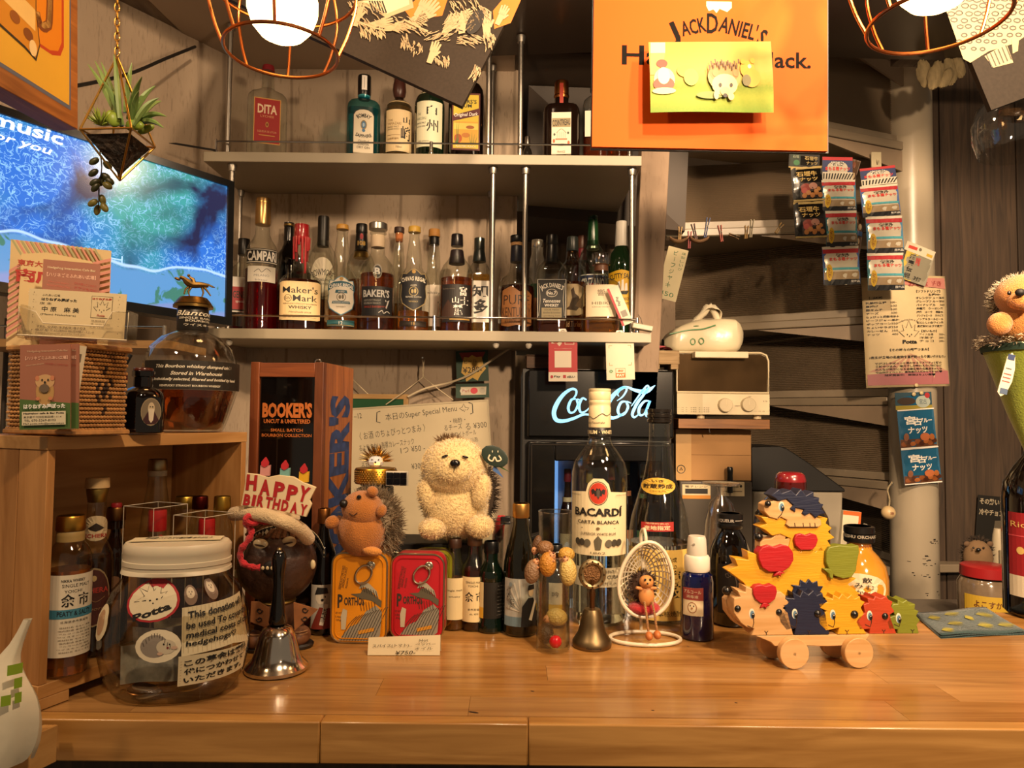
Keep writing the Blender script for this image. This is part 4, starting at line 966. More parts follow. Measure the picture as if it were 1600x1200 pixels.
rp = nt.nodes.new('ShaderNodeValToRGB'); e = rp.color_ramp.elements; e[0].position = 0; e[0].color = lin('#5e7a1e'); e[1].position = 1; e[1].color = lin('#b98a40')
for pos,c in ((.22,'#7f8a2c'),(.36,'#687a24'),(.50,'#98893e'),(.62,'#b38c4a')): q = e.new(pos); q.color = lin(c)
mr = nt.nodes.new('ShaderNodeMapRange'); mr.inputs[1].default_value = 0.006; mr.inputs[2].default_value = PH; nt.links.new(ma.outputs[0],mr.inputs[0]); nt.links.new(mr.outputs[0],rp.inputs[0]); nt.links.new(rp.outputs[0],b.inputs['Base Color']); b.inputs['Roughness'].default_value = .5; b.inputs['Specular IOR Level'].default_value = .2
cv = lambda a_,c_: ((a_-.5)*PW,-.003*math.sin(c_*PI)+(.003 if c_ > .9 else 0)*0 - .004*(1-c_)*(.5+.5*math.sin(a_*5)),c_*PH)
MB().grid(cv,12,8).build('print_sheet',m,ph)
def pa(px,py): return ((px-1114.5)/95.5,(178-py)/113)
def cs(u,v,l): q = cv(u/PW+.5,v/PH); return (q[0],q[1]-.0002*(l+1),q[2])
def blob(pxs,c): return ('p',[pa(*q) for q in pxs],c)
draw(ph,PW,PH,[blob([(1022,66),(1045,66),(1044,84),(1021,84)],'#8d9890'),blob([(1021,84),(1044,84),(1040,120),(1019,120)],'#c8884a'),
   ('e',*pa(1041,128),.17,.17,'#e9c98a'),('e',*pa(1038,102),.09,.06,'#c0301c'),('e',*pa(1040,135),.17,.10,'#b5321c'),('e',*pa(1040,122),.10,.12,'#ecd49c'),('e',*pa(1040,146),.19,.045,'#e8c488'),
   ('e',*pa(1075,115),.15,.09,'#d8a52c'),('e',*pa(1082,125),.12,.12,'#b8a838'),('e',*pa(1170,112),.12,.12,'#cf8a22'),('e',*pa(1176,126),.14,.13,'#c88420'),('e',*pa(1168,130),.07,.08,'#5e5a38'),('e',*pa(1173,108),.03,.03,'#ecd8a0'),('e',*pa(1163,100),.04,.04,'#cf8a22'),('e',*pa(1178,99),.04,.04,'#cf8a22'),
   ('e',*pa(1110,154),.22,.05,'#5e6c22'),('e',*pa(1133,125),.27,.21,'#a8844a'),('e',*pa(1133,118),.24,.16,'#8b6836'),('e',*pa(1133,138),.21,.15,'#dcb878'),('e',*pa(1119,120),.05,.05,'#9c6b3c'),('e',*pa(1151,120),.05,.05,'#9c6b3c'),
   ('e',*pa(1126,139),.025,.03,'#140d08'),('e',*pa(1143,139),.025,.03,'#140d08'),('e',*pa(1133,155),.04,.03,'#140d08'),('e',*pa(1133,149),.08,.06,'#c9a068'),('e',*pa(1133,155),.035,.025,'#140d08'),('e',*pa(1119,155),.04,.06,'#d8a878'),('e',*pa(1142,157),.05,.05,'#d8a878')] +
   [('l',[pa(1110+i*3.2,116-(i*7 % 11)),pa(1109+i*3.3,108-(i*7 % 11))],.018,'#4e3418') for i in range(15)],cs,name='picture',step=6)

# black poster with white scratchy crowd drawing, tilted
cr = P(722,166,1.08)
ang = 25.2
rot = eul(0,ang,0) ; rot = Matrix.Rotation(math.radians(-4),3,'X') @ rot
W_,H_ = .46,.40
org = cr - rot.col[0]*W_/2
bp = thing('poster','tilted black poster with a scratchy white line drawing of raised hands on orange','poster',org,rot=rot)
MB().box(-W_/2,W_/2,0,.010,0,H_).build('board',C('#30271f',.6,0,.15,200,spec=.2),bp)
rnd = random.Random(21); it = []
CRM = '#b39c78'; ORG = '#c9701c'
def lp(px,py):                            # photo pixel -> label units on this board
    v = rot.transposed() @ (P(px,py,1.08) - org); return (v.x/(W_/2),v.z/H_)
it += [('p',[lp(*q) for q in ((630,8),(650,-10),(700,-15),(690,18),(655,24),(640,22))],ORG),('p',[lp(*q) for q in ((770,10),(790,-15),(815,-10),(798,30),(772,40))],ORG)]
it += [('p',[lp(*q) for q in ((553,-5),(640,-20),(645,5),(602,22),(590,14))],CRM),('p',[lp(*q) for q in ((564,-5),(636,-14),(638,0),(603,15),(592,8))],'#d9c79c')]
it += [('l',[lp(575+i*4,-6),lp(582+i*4,14)],.006,'#2b241e') for i in range(6)]
def hand(px,py,a,L,w=1.0):
    out = []; ca,sa = math.cos(math.radians(a)),math.sin(math.radians(a))
    f = lambda x,y: lp(px + (x*ca+y*sa)*L,py + (x*sa-y*ca)*L)
    out.append(('p',[f(-.16*w,-.5),(f(-.2*w,.2)),f(.2*w,.25),f(.14*w,-.5)],CRM))
    for k in range(4): out.append(('l',[f((-.17+.11*k)*w,.2),f((-.24+.16*k)*w,.75 + .1*(k in (1,2)))],[.010*L/28,.007*L/28],CRM))
    out.append(('l',[f(.16*w,0),f(.36*w,.35)],[.010*L/28,.007*L/28],CRM))
    return out
for h in ((640,32,60,34),(663,18,40,36),(655,8,30,26),(718,20,70,26),(760,38,-5,34),(782,22,25,26),(720,30,20,24),(700,38,30,30),(590,32,75,28),(612,38,80,26),(556,22,10,30),(675,84,20,28)): it += hand(*h)
def strokes(x0,x1,y0,y1,n,a,ln,w=.007,c=CRM):
    w *= .6; n = int(n*1.5)
    out = []
    for _ in range(n):
        x,y = rnd.uniform(x0,x1),rnd.uniform(y0,y1); t = math.radians(a + rnd.uniform(-18,18)); l_ = ln*rnd.uniform(.5,1.2)
        out.append(('l',[lp(x,y),lp(x+l_*.5*math.cos(t)+1,y+l_*.5*math.sin(t)),lp(x+l_*math.cos(t),y+l_*math.sin(t))],[w*.4,w,w*.2],c))
    return out
it += strokes(558,600,30,50,26,65,14,.010) + strokes(625,640,48,68,16,80,12) + strokes(642,660,60,80,18,110,8) + strokes(660,700,48,62,24,-30,12) + strokes(678,702,84,95,22,70,12)
it += strokes(710,745,50,66,34,20,12,.005) + strokes(738,752,98,112,9,110,18,.012) + strokes(754,772,45,70,22,80,10) + strokes(690,735,30,48,24,-45,14) + strokes(610,660,20,48,30,30,14) + strokes(540,590,-6,30,34,50,14) + strokes(700,760,-10,20,36,60,16)
it += [('e',*lp(742,30),.05,.055,'#221c17'),('p',[lp(*q) for q in ((716,42),(722,30),(728,32),(726,48),(716,50))],CRM),('l',[lp(716,43),lp(723,45)],.004,'#221c17'),('l',[lp(630,26),lp(652,38),lp(668,45)],.006,CRM,3),('l',[lp(560,30),lp(585,40),lp(610,44),(lp(622,30))],.006,CRM,3)]
draw(bp,W_,H_,it,flat(0),name='drawing')
# right poster: black with pale scale pattern
cr = P(1549,172,.95); rot = eul(0,-20,0); W_,H_ = .30,.34
rot = quadrot(cr + (P(1478,18,.95)-cr),cr + (P(1478,18,.95)-cr) + (P(1600,153,.95)-cr),cr)
org = cr + rot.col[0]*W_/2
rp_ = thing('poster','tilted black poster with a pale scale pattern at the upper right corner','poster',org,rot=rot)
MB().box(-W_/2,W_/2,0,.008,0,H_).build('board',C('#241e18',.7,0,.15,200,spec=.15),rp_)
def lp2(px,py):
    v = rot.transposed() @ (P(px,py,.95) - org); return (v.x/(W_/2),v.z/H_)
it = [('p',[lp2(*q) for q in ((1478,16),(1505,92),(1516,98),(1545,80),(1585,68),(1604,55),(1640,40),(1640,-40),(1470,-40))],'#8f7e5a')]
for row in range(9):
    for k in range(11):
        x = 1478 + k*14 + (row % 2)*7 + rnd.uniform(-2,2); y = -12 + row*11 + rnd.uniform(-1.5,1.5)
        if y > 92-(x-1505)*.40 or x < 1480+(y-18)*.36: continue
        s_ = 6.5*(1-.05*row)
        pts = [lp2(x+s_*math.cos(t),y+s_*.62*math.sin(t)) for t in [2*PI*i/8+rnd.uniform(-.2,.2) for i in range(9)]]
        it.append(('l',pts,.0055,'#2b241c'))
it += [('p',[lp2(*q) for q in ((1538,88),(1572,68),(1583,98),(1552,106))],'#8f7e5a')] + [('l',[lp2(1541+i*6,86-i*3),lp2(1550+i*6,106-i*2.5)],.005,'#2b241c') for i in range(6)]
it += [('p',[lp2(*q) for q in ((1580,62),(1592,58),(1590,80),(1582,84))],'#8f7e5a')]
draw(rp_,W_,H_,it,flat(0),name='drawing')
# hanging stemmed glass, upside down
hg = thing('wine_glass','stemmed wine glass hanging upside down at the upper right','glass',P(1602,197,1.03))
cz = hg.location.z
r_ = S(72,1.03)
MB().lathe([(r_*.90,-.038),(r_*1.0,-.016),(r_*1.02,.008),(r_*.92,.030),(r_*.68,.048),(r_*.3,.056),(.004,.060),(.0035,.11),(.006,.122),(.036,.128),(.036,.130)],36,caps=False).build('bowl',thin_glass('#fbfbf8',base=.07,edge=.8),hg)
rack = thing('glass_rack','dark glass hanger rail above the hanging wine glass','rack',P(1602,60,1.03))
rack.location.z = cz + .132
MB().box(-.06,.06,-.05,-.012,0,.01).build('rail',C('#2a2018',.4),rack); MB().box(-.06,.06,.012,.05,0,.01).build('rail',C('#2a2018',.4),rack)
# ============================================================ WOODEN CABINET ON THE COUNTER, LEFT
CTP = CT + .0006
c0 = G(57,1114); e0 = P(389,687,.866); e1 = P(62,699,.63)
uu = Vector((e0.x-e1.x,e0.y-e1.y,0)).normalized(); CL = (Vector((e0.x,e0.y,0))-Vector((c0.x,c0.y,0))).length
ww = Vector((-uu.y,uu.x,0)); cyaw = math.atan2(uu.y,uu.x)
CD = .118; CH_ = P(62,683,.63).z - CTP
PW_ = wood('#bd8a52','#93622f',.5,5,2,9,bump=.12,contrast=(.3,.7),rnd=.1)
PX_ = wood('#c99a60','#a87840',.5,5,0,9,bump=.12,contrast=(.3,.7),rnd=.1)
cab = thing('wooden_cabinet','small open-fronted pale pine cabinet standing on the left of the counter','cabinet',(c0.x,c0.y,CTP),cyaw)
T_ = .0085; tb_ = .012
MB().box(0,CL,0,CD,CH_-tb_,CH_).build('top_board',PX_,cab,bev=.0006)
MB().box(0,CL,0,CD,.010,.022).build('bottom_board',PX_,cab,bev=.0006)
MB().box(0,.03,0,CD,0,.0098).build('foot',PX_,cab,bev=.0006); MB().box(CL-.03,CL,0,CD,0,.0098).build('foot',PX_,cab,bev=.0006)
for i in range(3): MB().box(.001,T_,CD*i/3+.0004,CD*(i+1)/3-.0004,.0222,CH_-tb_-.0002).build('side_plank',PW_,cab,bev=.0005)
MB().box(CL-T_,CL-.001,0,CD,.0222,CH_-tb_-.0002).build('side_panel',PW_,cab,bev=.0005)
MB().box(T_+.0003,CL-T_-.0003,CD-.006,CD-.0005,.0222,CH_-tb_-.0002).build('back_panel',PX_,cab)
CTZ = CTP + CH_ + .0006; CBZ = CTP + .0228
def CB(name,label,px,w,top,Y,zb,*a,**k): return bottle(name,label,px,w,top,Y,zb,*a,**k)
GI = 'bottles inside the small pine cabinet'
CB('bottle','single malt whisky bottle with gold cap and white label with a blue band',105,62,806,.672,CBZ,[(.9,0),(1,.012),(1,.70),(.96,.75),(.8,.80),(.62,.83),(.60,.91),(.58,1)],CLEAR,(.66,AMB),
   [(.905,1,.66,.64,metal('#b88a3a',.35)),(.835,.905,.63,.62,C('#a58a54',.5),'neck_label')],
   [(.13,.64,1.25,[('r',-1,1,0,1,'#d9cfb8'),('t','NIKKA WHISKY',0,.93,.42,.035,K,dict(bold=.02)),('t','SINGLE MALT',.12,.87,.5,.04,K),('t','YOICHI',.0,.80,.3,.035,K),('t','余 市',.1,.69,.50,.16,K,dict(bold=.02)),
     ('r',-1,1,.47,.58,'#3f7f96'),('t','PEATY & SALTY',.1,.53,.62,.06,K,dict(bold=.01)),('t','北海道余市蒸溜所',.1,.43,.5,.03,K)] + lines(9,.36,.06,-.5,.8,'#5a4c38',.02,['原材料名 モルト 麦芽','国内製造 余市モルト','アルコール分 容量','ウイスキー 北海道'],3))],turn=12,group=GI)
CB('bottle','slim grappa-type bottle with wooden stopper, gold collar and brown oval label',146,52,747,.725,CBZ,[(.9,0),(1,.012),(1,.52),(.92,.57),(.7,.62),(.52,.66),(.50,.84),(.50,.86)],CLEAR,(.55,liquid('#3a1c08',.7)),
   [(.94,1,.66,.64,C('#c5a878',.6),'stopper'),(.86,.94,.50,.60,metal('#9c8446',.35),'collar')],
   [(.17,.50,.95,[('e',0,.5,.95,.5,'#8c7a58'),('e',0,.5,.88,.47,'#45201a'),('t','FICHERA',0,.62,.8,.09,'#a4342a',dict(bold=.02)),('e',0,.82,.14,.05,'#b09868'),('l',[(-.7,.4),(-.3,.5),(.1,.42),(.6,.5)],.01,'#8c6a48',3),('t','liquore',0,.3,.6,.08,'#8c6a48',dict(shear=.3))]),
    (.655,.775,.9,[('e',0,.5,.95,.6,'#c7b48e'),('t','FICHERA',0,.15,.8,.18,'#a4342a',dict(bold=.02)),('p',[(-.5,.5),(0,.35),(.5,.5),(0,.75)],'#2a2018')],'neck_label',.56)],group=GI)
CB('bottle','dark brown bottle with copper screw cap and red seal',177,40,793,.765,CBZ,P_WINE[:-3] + [(.66,1)][:0] + [(.6,.84),(.6,1)],dark_glass('#190a05',.08),None,[(.90,1,.70,.66,metal('#7a5530',.35)),(.985,1.03,.4,.38,C('#8a1d22',.35),'seal')],
   [(.2,.5,.9,[('e',0,.5,.9,.5,'#6b4a30'),('r',-.6,.6,.4,.6,'#3c1c14')])],group=GI)
CB('bottle','small clear glass bottle with ribbed gold and white screw cap at the cabinet back',241,46,718,.835,CBZ,[(.9,0),(1,.012),(1,.55),(.9,.65),(.62,.82),(.56,.88),(.54,1)],CLEAR,None,[(.93,1,.60,.58,metal('#a89a78',.35)),(.895,.93,.60,.60,C('#b5a588',.5),'ring')],group=GI)
for px,w,m_,lb,Y in ((286,40,'#b3913c','clear jar with gold lid, left of the maroon lid',.845),(309,32,'#5a1c16','clear jar with maroon faceted lid between two gold ones',.822),(343,34,'#b3913c','clear jar with gold lid, right of the maroon lid',.80)):
    j = P(px,850,Y); zj = CTP
    dv = Vector((j.x-c0.x,j.y-c0.y,0)); lx,ly = dv.dot(uu),dv.dot(ww)
    zj = CBZ if ly > 0 else CTP
    CB('glass_jar',lb,px,w,776,Y,zj,[(.9,0),(1,.012),(1,.74),(.92,.80),(.70,.86),(.68,1)],CLEAR,None,[(.90,1,.74,.72,metal(m_,.35) if 'gold' in lb else C(m_,.25,coat=.4),'lid')],cat='jar',group='clear jars in and beside the cabinet')
for px,w,top,Y,lb,cw in ((242,44,797,.762,'clear plastic case around a red-capped bottle, left one',84),(319,40,811,.768,'clear plastic case around a red-capped bottle, right one',70)):
    p = P(px,850,Y); dv = Vector((p.x-c0.x,p.y-c0.y,0)); zj = CBZ if dv.dot(ww) > 0 else CTP
    CB('bottle','red-capped small bottle inside the %s clear plastic case' % ('left' if px < 300 else 'right'),px,w,top,Y,zj,[(.9,0),(1,.012),(1,.66),(.9,.72),(.58,.78),(.56,1)],CLEAR,(.5,liquid('#8a2018',.8)),
       [(.84,1,.62,.60,C('#b01c22',.3,coat=.3))],[(.66,.82,.66,[('p',[(-1,0),(1,0),(.9,.8),(.4,1),(-.4,.8),(-.9,.3)],'#b5281e'),('e',.3,.75,.22,.16,WH),('e',.75,.7,.2,.15,WH),('e',.32,.75,.08,.07,K),('e',.76,.7,.08,.07,K)],'sticker',.72)])
    q = thing('plastic_case',lb,'case',(p.x,p.y,zj),cyaw)
    hw = .0215; hh = P(px,top-8,Y).z - zj
    MB().box(-hw,hw,-hw,hw,.0,hh).build('case_shell',thin_glass('#fcfbf6',base=.03,edge=.4),q,smooth=False)
    mb = MB()
    for a_ in (-1,1):
        for b_ in (-1,1): mb.cyl((a_*hw,b_*hw,0),(a_*hw,b_*hw,hh),.0004,n=6)
    for z in (0,hh):
        for a_ in (-1,1): mb.cyl((-hw,a_*hw,z),(hw,a_*hw,z),.0004,n=6).cyl((a_*hw,-hw,z),(a_*hw,hw,z),.0004,n=6)
    mb.build('folded_edges',C('#cfc4ae',.25),q)

# things on the cabinet
bs = thing('wicker_basket','woven square rattan basket with a dark flower pattern, on the cabinet top','basket',P(122,640,.650),0)
bs.location.z = CTZ
BY = math.atan2(uu.y,uu.x); bs.rotation_euler = (0,0,BY)
BWd,BDp = .050,.100; BH = P(125,540,.67).z - CTZ
MB().box(.002,BWd-.002,.002,BDp-.002,.001,BH-.001).build('lining',C('#3d2616',.8),bs)
RAT = C('#b88650',.45,0,.25,150); RDK = C('#3a2a22',.5)
mb = MB(); mk_ = MB()
rows,cols = 22,15
for side in range(2):
    Ls = BWd if side == 0 else BDp; nc = cols if side == 0 else 20
    for r in range(rows):
        for k in range(nc):
            a_ = (k + .5*(r % 2))*Ls/nc; z = (r+.5)*BH/rows
            if a_ > Ls: continue
            cx,cz_ = a_ - Ls*.52,z - BH*.50
            dd = abs(cx)/.011 + abs(cz_)/.024
            dark = side == 0 and ((dd < .35) or (.75 < dd < 1.02 and (k+r) % 2 == 0))
            h = .0018; t = mk_ if dark else mb
            ctr_ = (a_,0,z) if side == 0 else (0,a_,z)
            rad = (Ls/nc*.56,h,BH/rows*.46) if side == 0 else (h,Ls/nc*.56,BH/rows*.46)
            t.ell(ctr_,rad,6,4)
mb.build('weave',RAT,bs)['kind'] = 'stuff'; mk_.build('weave_pattern',RDK,bs)['kind'] = 'stuff'
for z in (.003,BH-.002): MB().tube([(-.002,0,z),(-.002,-.002,z),(0,-.003,z),(BWd,-.003,z),(BWd+.002,0,z),(BWd+.002,BDp,z),(0,BDp,z),(-.002,BDp-.002,z)],.0026,6,closed=True).build('rim',RAT,bs)
mb = MB()
for r in range(10):
    for k in range(20): mb.ell((BWd*(r+.5)/10,BDp*(k+.5)/20,BH),(BWd/10*.5,BDp/20*.5,.0014),6,4)
mb.build('lid_weave',RAT,bs)['kind'] = 'stuff'
BT = CTZ + BH + .0024
# flyers and card holder
def flatcard(name,label,cat,tl,tr,bl,items,base='#e6d8b8',t=.0006,group=None,rough=.4):
    rot = quadrot(tl,tr,bl); Wd,Hd = (tr-tl).length,(tl-bl).length
    d = (tr-tl).dot(rot.col[0])
    zz = rot.col[2]; org = tl + rot.col[0]*d/2 - zz*(tl-bl).dot(zz)
    return card(name,label,cat,d,(tl-bl).dot(zz),items,org,rot=rot,t=t,base=base,group=group,rough=rough)
PK = '#c98b78'
fl = flatcard('flyer','large yellow and pink striped flyer with red Japanese lettering, standing on the basket','flyer',P(17,374,.690),P(174,392,.735),P(17,541,.690),
   [('r',-1,1,0,1,'#d8bd88')] + [('p',[(-1+i*.09,1),(-1+i*.09+.045,1),(-1+i*.09+.24,.86),(-1+i*.09+.195,.86)],c) for i,c in zip(range(19),['#a8a878','#d8907c']*10)] +
   [('p',[(.62,.86-i*.06),(1,.92-i*.06),(1,.89-i*.06),(.62,.83-i*.06)],'#d5917e') for i in range(13)] + [('p',[(-1,.70-i*.06),(-.72,.80-i*.06),(-.72,.77-i*.06),(-1,.67-i*.06)],'#d5917e') for i in range(11)] +
   [('p',[(-.8,.35),(-.78,.86),(-.3,.90),(.6,.86),(.72,.75),(.72,.3),(.4,.12),(-.6,.12)],'#dfc48c'),('t','東京大神宮',-.45,.78,.40,.06,'#b3402a',dict(bold=.03)),('t','商店街',-.28,.66,.60,.13,'#b8342a',dict(bold=.05)),('e',-.32,.50,.28,.035,'#3f6b4a'),('t','コロッケ',-.32,.50,.30,.035,WH)],'#d8bd88')
f2 = flatcard('flyer','small dusty-pink cafe flyer with a pale hedgehog, in front of the striped flyer','flyer',P(68,405,.675),P(157,413,.695),P(68,541,.675),
   [('r',-1,1,0,1,'#a8705c'),('t','Hedgehog Interaction Cafe Bar',0,.91,.84,.035,'#e8cfa8',dict(bold=.02)),('t','【ハリネズミふれあい広場】',0,.83,.86,.05,'#e8b8a0',dict(bold=.03)),('t','YOU CAN ENJOY',-.45,.74,.36,.022,'#d87a68',dict(rot=-4)),('t','WHILE INTERACTING',-.45,.70,.4,.022,'#d87a68',dict(rot=-4)),('t','さわる抱っこつかれて',.5,.74,.4,.03,'#c0504a',dict(rot=-6)),('t','オヤツもOK!',.5,.69,.4,.03,'#c0504a',dict(rot=-6)),
    ('e',.05,.52,.36,.14,'#d8b078'),('e',-.4,.44,.2,.06,'#d8b078'),('e',.5,.44,.2,.06,'#d8b078'),('e',-.2,.61,.08,.04,'#c87a50'),('e',.3,.61,.08,.04,'#c87a50'),('e',-.08,.55,.03,.016,K),('e',.20,.55,.03,.016,K),('e',.05,.515,.04,.018,'#8a3a2a')],'#a8705c')
tl,tr,bl_ = P(46,467,.652),P(198,476,.665),P(46,540,.652)
bc2 = flatcard('business_card','cream business card with a small star logo standing in the acrylic holder','card',tl,tr,bl_,
   [('r',-1,1,0,1,'#dfcba0'),('t','ふれあい広場',-.55,.88,.18,.05,K),('t','はりねずみ屋ぽった',-.38,.79,.36,.07,K,dict(bold=.04)),('t','店 主',-.65,.70,.12,.05,K),('t','中 原　麻 美',-.34,.58,.38,.11,K,dict(bold=.01)),('t','(Mami Nakahara)',-.38,.46,.36,.05,K),
    ('p',[(.28,.44),(.72,.44),(.72,.92),(.28,.92)],'#5b4a36'),('p',[(.29,.45),(.71,.45),(.71,.91),(.29,.91)],'#dfcba0'),('t','はりねずみ屋',.5,.86,.2,.05,'#b0402c',dict(bold=.04)),
    ('l',[(.40,.60),(.33,.68),(.42,.68),(.40,.80),(.47,.73),(.51,.84),(.55,.73),(.63,.80),(.60,.68),(.68,.68),(.60,.62)],.012,K),('e',.46,.62,.008,.012,K),('e',.55,.62,.008,.012,K),('e',.505,.58,.008,.012,K),('t','Potta',.5,.50,.08,.045,'#a03828',dict(bold=.03)),
    ('t','TEL.070-5369-8103',-.3,.20,.5,.045,'#5b4a36'),('t','東京都千代田区飯田橋1-11-4',-.22,.13,.6,.045,'#5b4a36'),('t','https://www.potta.tokyo',-.3,.06,.5,.045,'#5b4a36'),('t','営業時間',.45,.38,.14,.035,'#5b4a36'),('t','夜 18:00-23:00',.5,.31,.2,.035,'#5b4a36'),('t','土日 13:00-23:00',.52,.24,.24,.035,'#5b4a36')] +
   [('e',sx_,.12+.16*i,.008,.012,'#5b4a36') for sx_ in (-.88,.88) for i in range(6)],'#dfcba0')
bc2.location.z = max(bc2.location.z,BT + .004)
rh = quadrot(tl,tr,bl_); hx,hz_ = rh.col[0],rh.col[2]
ho = thing('card_holder','clear acrylic business card holder on top of the basket','holder',(P(122,545,.655).x,.655,BT),rot=rh)
ACR = thin_glass('#fbf8f0',base=.10,edge=.6); wv = .046
mb = MB(); mb.box(-wv,wv,-.012,.014,0,.0022)
mb.build('base',ACR,ho,smooth=False)
MB().box(-wv,-wv+.002,-.010,.012,.0024,.030).build('side',ACR,ho,smooth=False); MB().box(wv-.002,wv,-.010,.012,.0024,.030).build('side',ACR,ho,smooth=False)
pts = [(-wv,.0024),(wv,.0024),(wv,.028),(wv*.7,.028),(wv*.55,.014),(-wv*.55,.014),(-wv*.7,.024),(-wv,.028)]
MB().prism(pts,-.0125,-.0108).build('front_plate',ACR,ho,smooth=False)
MB().tube([(p[0],-.0122,p[1]) for p in pts],.0006,6,closed=True).build('front_rim',C('#e8d8b8',.15),ho)
FLY = [('r',-1,1,0,1,'#a06852'),('p',[(-1,0),(1,0),(1,.30),(-1,.36)],'#4e6a34'),('t','Hedgehog Interaction Cafe Bar',.1,.92,.80,.03,'#d8b898'),('t','【ハリネズミふれあい広場】',.05,.84,.84,.045,'#e0b098',dict(bold=.03)),
   ('t','YOU CAN ENJOY',-.4,.76,.36,.02,'#d8b898',dict(rot=6)),('t','さわる抱っこつかれてOK',.45,.76,.45,.028,'#a8403a',dict(rot=-6)),('e',0,.44,.36,.16,'#b89058'),('e',0,.56,.38,.085,'#c8a070'),('e',-.3,.60,.08,.03,'#c8805c'),('e',.3,.60,.08,.03,'#c8805c'),('e',-.10,.58,.03,.014,K),('e',.14,.58,.03,.014,K),('e',.02,.55,.04,.016,K),('e',0,.48,.2,.05,'#6b5a48'),('e',-.25,.36,.08,.02,'#c8805c'),('e',.25,.36,.08,.02,'#c8805c'),
   ('t','はりねずみ屋ぽった',.02,.27,.82,.06,WH,dict(bold=.05)),('p',[(-.86,.05),(.86,.05),(.86,.21),(-.86,.21)],'#d9cdae'),('t','Hedgehog cafe & Bar Potta',0,.185,.80,.026,K,dict(bold=.03)),('t','東京都千代田区飯田橋1-11-4',-.05,.145,.74,.026,K),('t','TEL 070-5369-8103',-.15,.105,.62,.026,K),('t','Mail potta.info@potta.tokyo',0,.066,.80,.026,K)]
for i,(dx,Y,lab) in enumerate(((0,.628,'front pamphlet of the leaning stack with hedgehog in a cup'),(13,.632,'second pamphlet of the leaning stack, showing behind the first'))):
    f_ = flatcard('pamphlet',lab,'pamphlet',P(32+dx,542,Y),P(111+dx,540,Y),P(8+dx,675,Y),FLY if i == 0 else FLY[:6],'#a06852',group='leaning pamphlets')
    f_.location.z = max(f_.location.z,CTZ + .0065)
f_ = flatcard('pamphlet','folded white pamphlet edge with small black codes at the right of the stack','pamphlet',P(122,545,.636),P(135,547,.642),P(104,676,.636),[('r',-1,1,0,1,'#d8ccb0')] + [('r',-.5,.1,v,v+.10,'#6a6052') for v in (.80,.48,.16)],'#d8ccb0',group='leaning pamphlets')
f_.location.z = max(f_.location.z,CTZ + .0065)
# dark little bottle and round decanter
CB('bottle','small square near-black bottle with oval portrait of a bearded man',222,56,576,.735,CTZ,[(.9,0,3.5),(1,.02,3.5),(1,.52,3.5),(.92,.62,3),(.74,.68,2.5),(.50,.71),(.48,.86),(.52,.87),(.52,.95),(.48,.96),(.48,.965)],dark_glass('#0c0706',.05),None,[(.955,1,.52,.50,C('#4a1c14',.25,coat=.3))],
   [(.12,.54,.62,[('e',0,.5,.9,.5,'#9a8a6c'),('e',0,.5,.84,.465,'#7b6f5a'),('p',[(-.7,.2),(-.3,.5),(.3,.5),(.7,.2),(.4,.06),(-.4,.06)],'#3c1c22'),('e',0,.62,.3,.22,'#c9b898'),('p',[(-.28,.6),(.28,.6),(.18,.2),(0,.1),(-.18,.2)],'#d8ccb4'),('e',-.1,.68,.05,.02,K),('e',.1,.68,.05,.02,K)],'portrait_label')],n=3.5,turn=25)
CB('bottle','small reddish bottle neck behind the bearded-man bottle',189,26,582,.80,CTZ,[(.9,0),(1,.012),(1,.6),(.5,.74),(.5,1)],dark_glass('#1c0a08',.1),None,[(.86,1,.6,.56,C('#4a1414',.3))])
BLA = (298,138,463,.845)
bl = CB('decanter','round faceted bourbon decanter with black label and a bronze racehorse stopper',298,140,466,.845,CTZ,
   [(.70,0),(.74,.03),(.80,.08),(1,.30),(1.0,.44),(.97,.52),(.86,.62),(.62,.70),(.38,.735),(.30,.75)],thin_glass('#f6f4ee',base=.07,edge=.6),(.30,liquid('#8a4214',.9)),
   [(.745,.92,.33,.33,C('#1e1a15',.4),'neck_sleeve'),(.92,.945,.42,.42,metal('#8c6f3c',.35),'ring'),(.945,1,.40,.30,metal('#6d5128',.35),'stopper')],
   [(.30,.505,1.25,[('r',-1,1,0,1,'#262018'),('t','This Bourbon whiskey dumped on',-.08,.78,.62,.15,CR,dict(shear=.35,bold=.02)),('t','Stored in Warehouse',-.02,.56,.42,.13,CR,dict(shear=.35,bold=.02)),('t','Individually selected, filtered and bottled by hand',.0,.34,.74,.13,CR,dict(shear=.35,bold=.02)),('t','KENTUCKY STRAIGHT BOURBON WHISKEY',-.12,.13,.50,.07,CR,dict(bold=.02)),('t','4-8-21',.52,.8,.10,.11,'#8a8070',dict(shear=.2)),('t','H',.38,.57,.03,.1,'#8a8070')]),
    (.76,.91,.9,[('t',"Blanton's",.1,.75,.62,.26,CR,dict(shear=.35,bold=.01)),('t','SINGLE BARREL',.1,.5,.5,.10,CR),('t','BOURBON',.1,.36,.32,.10,CR),('t','ウイスキー',.1,.16,.36,.12,CR)],'neck_label',.34)],cat='decanter',seg=10,turn=8)
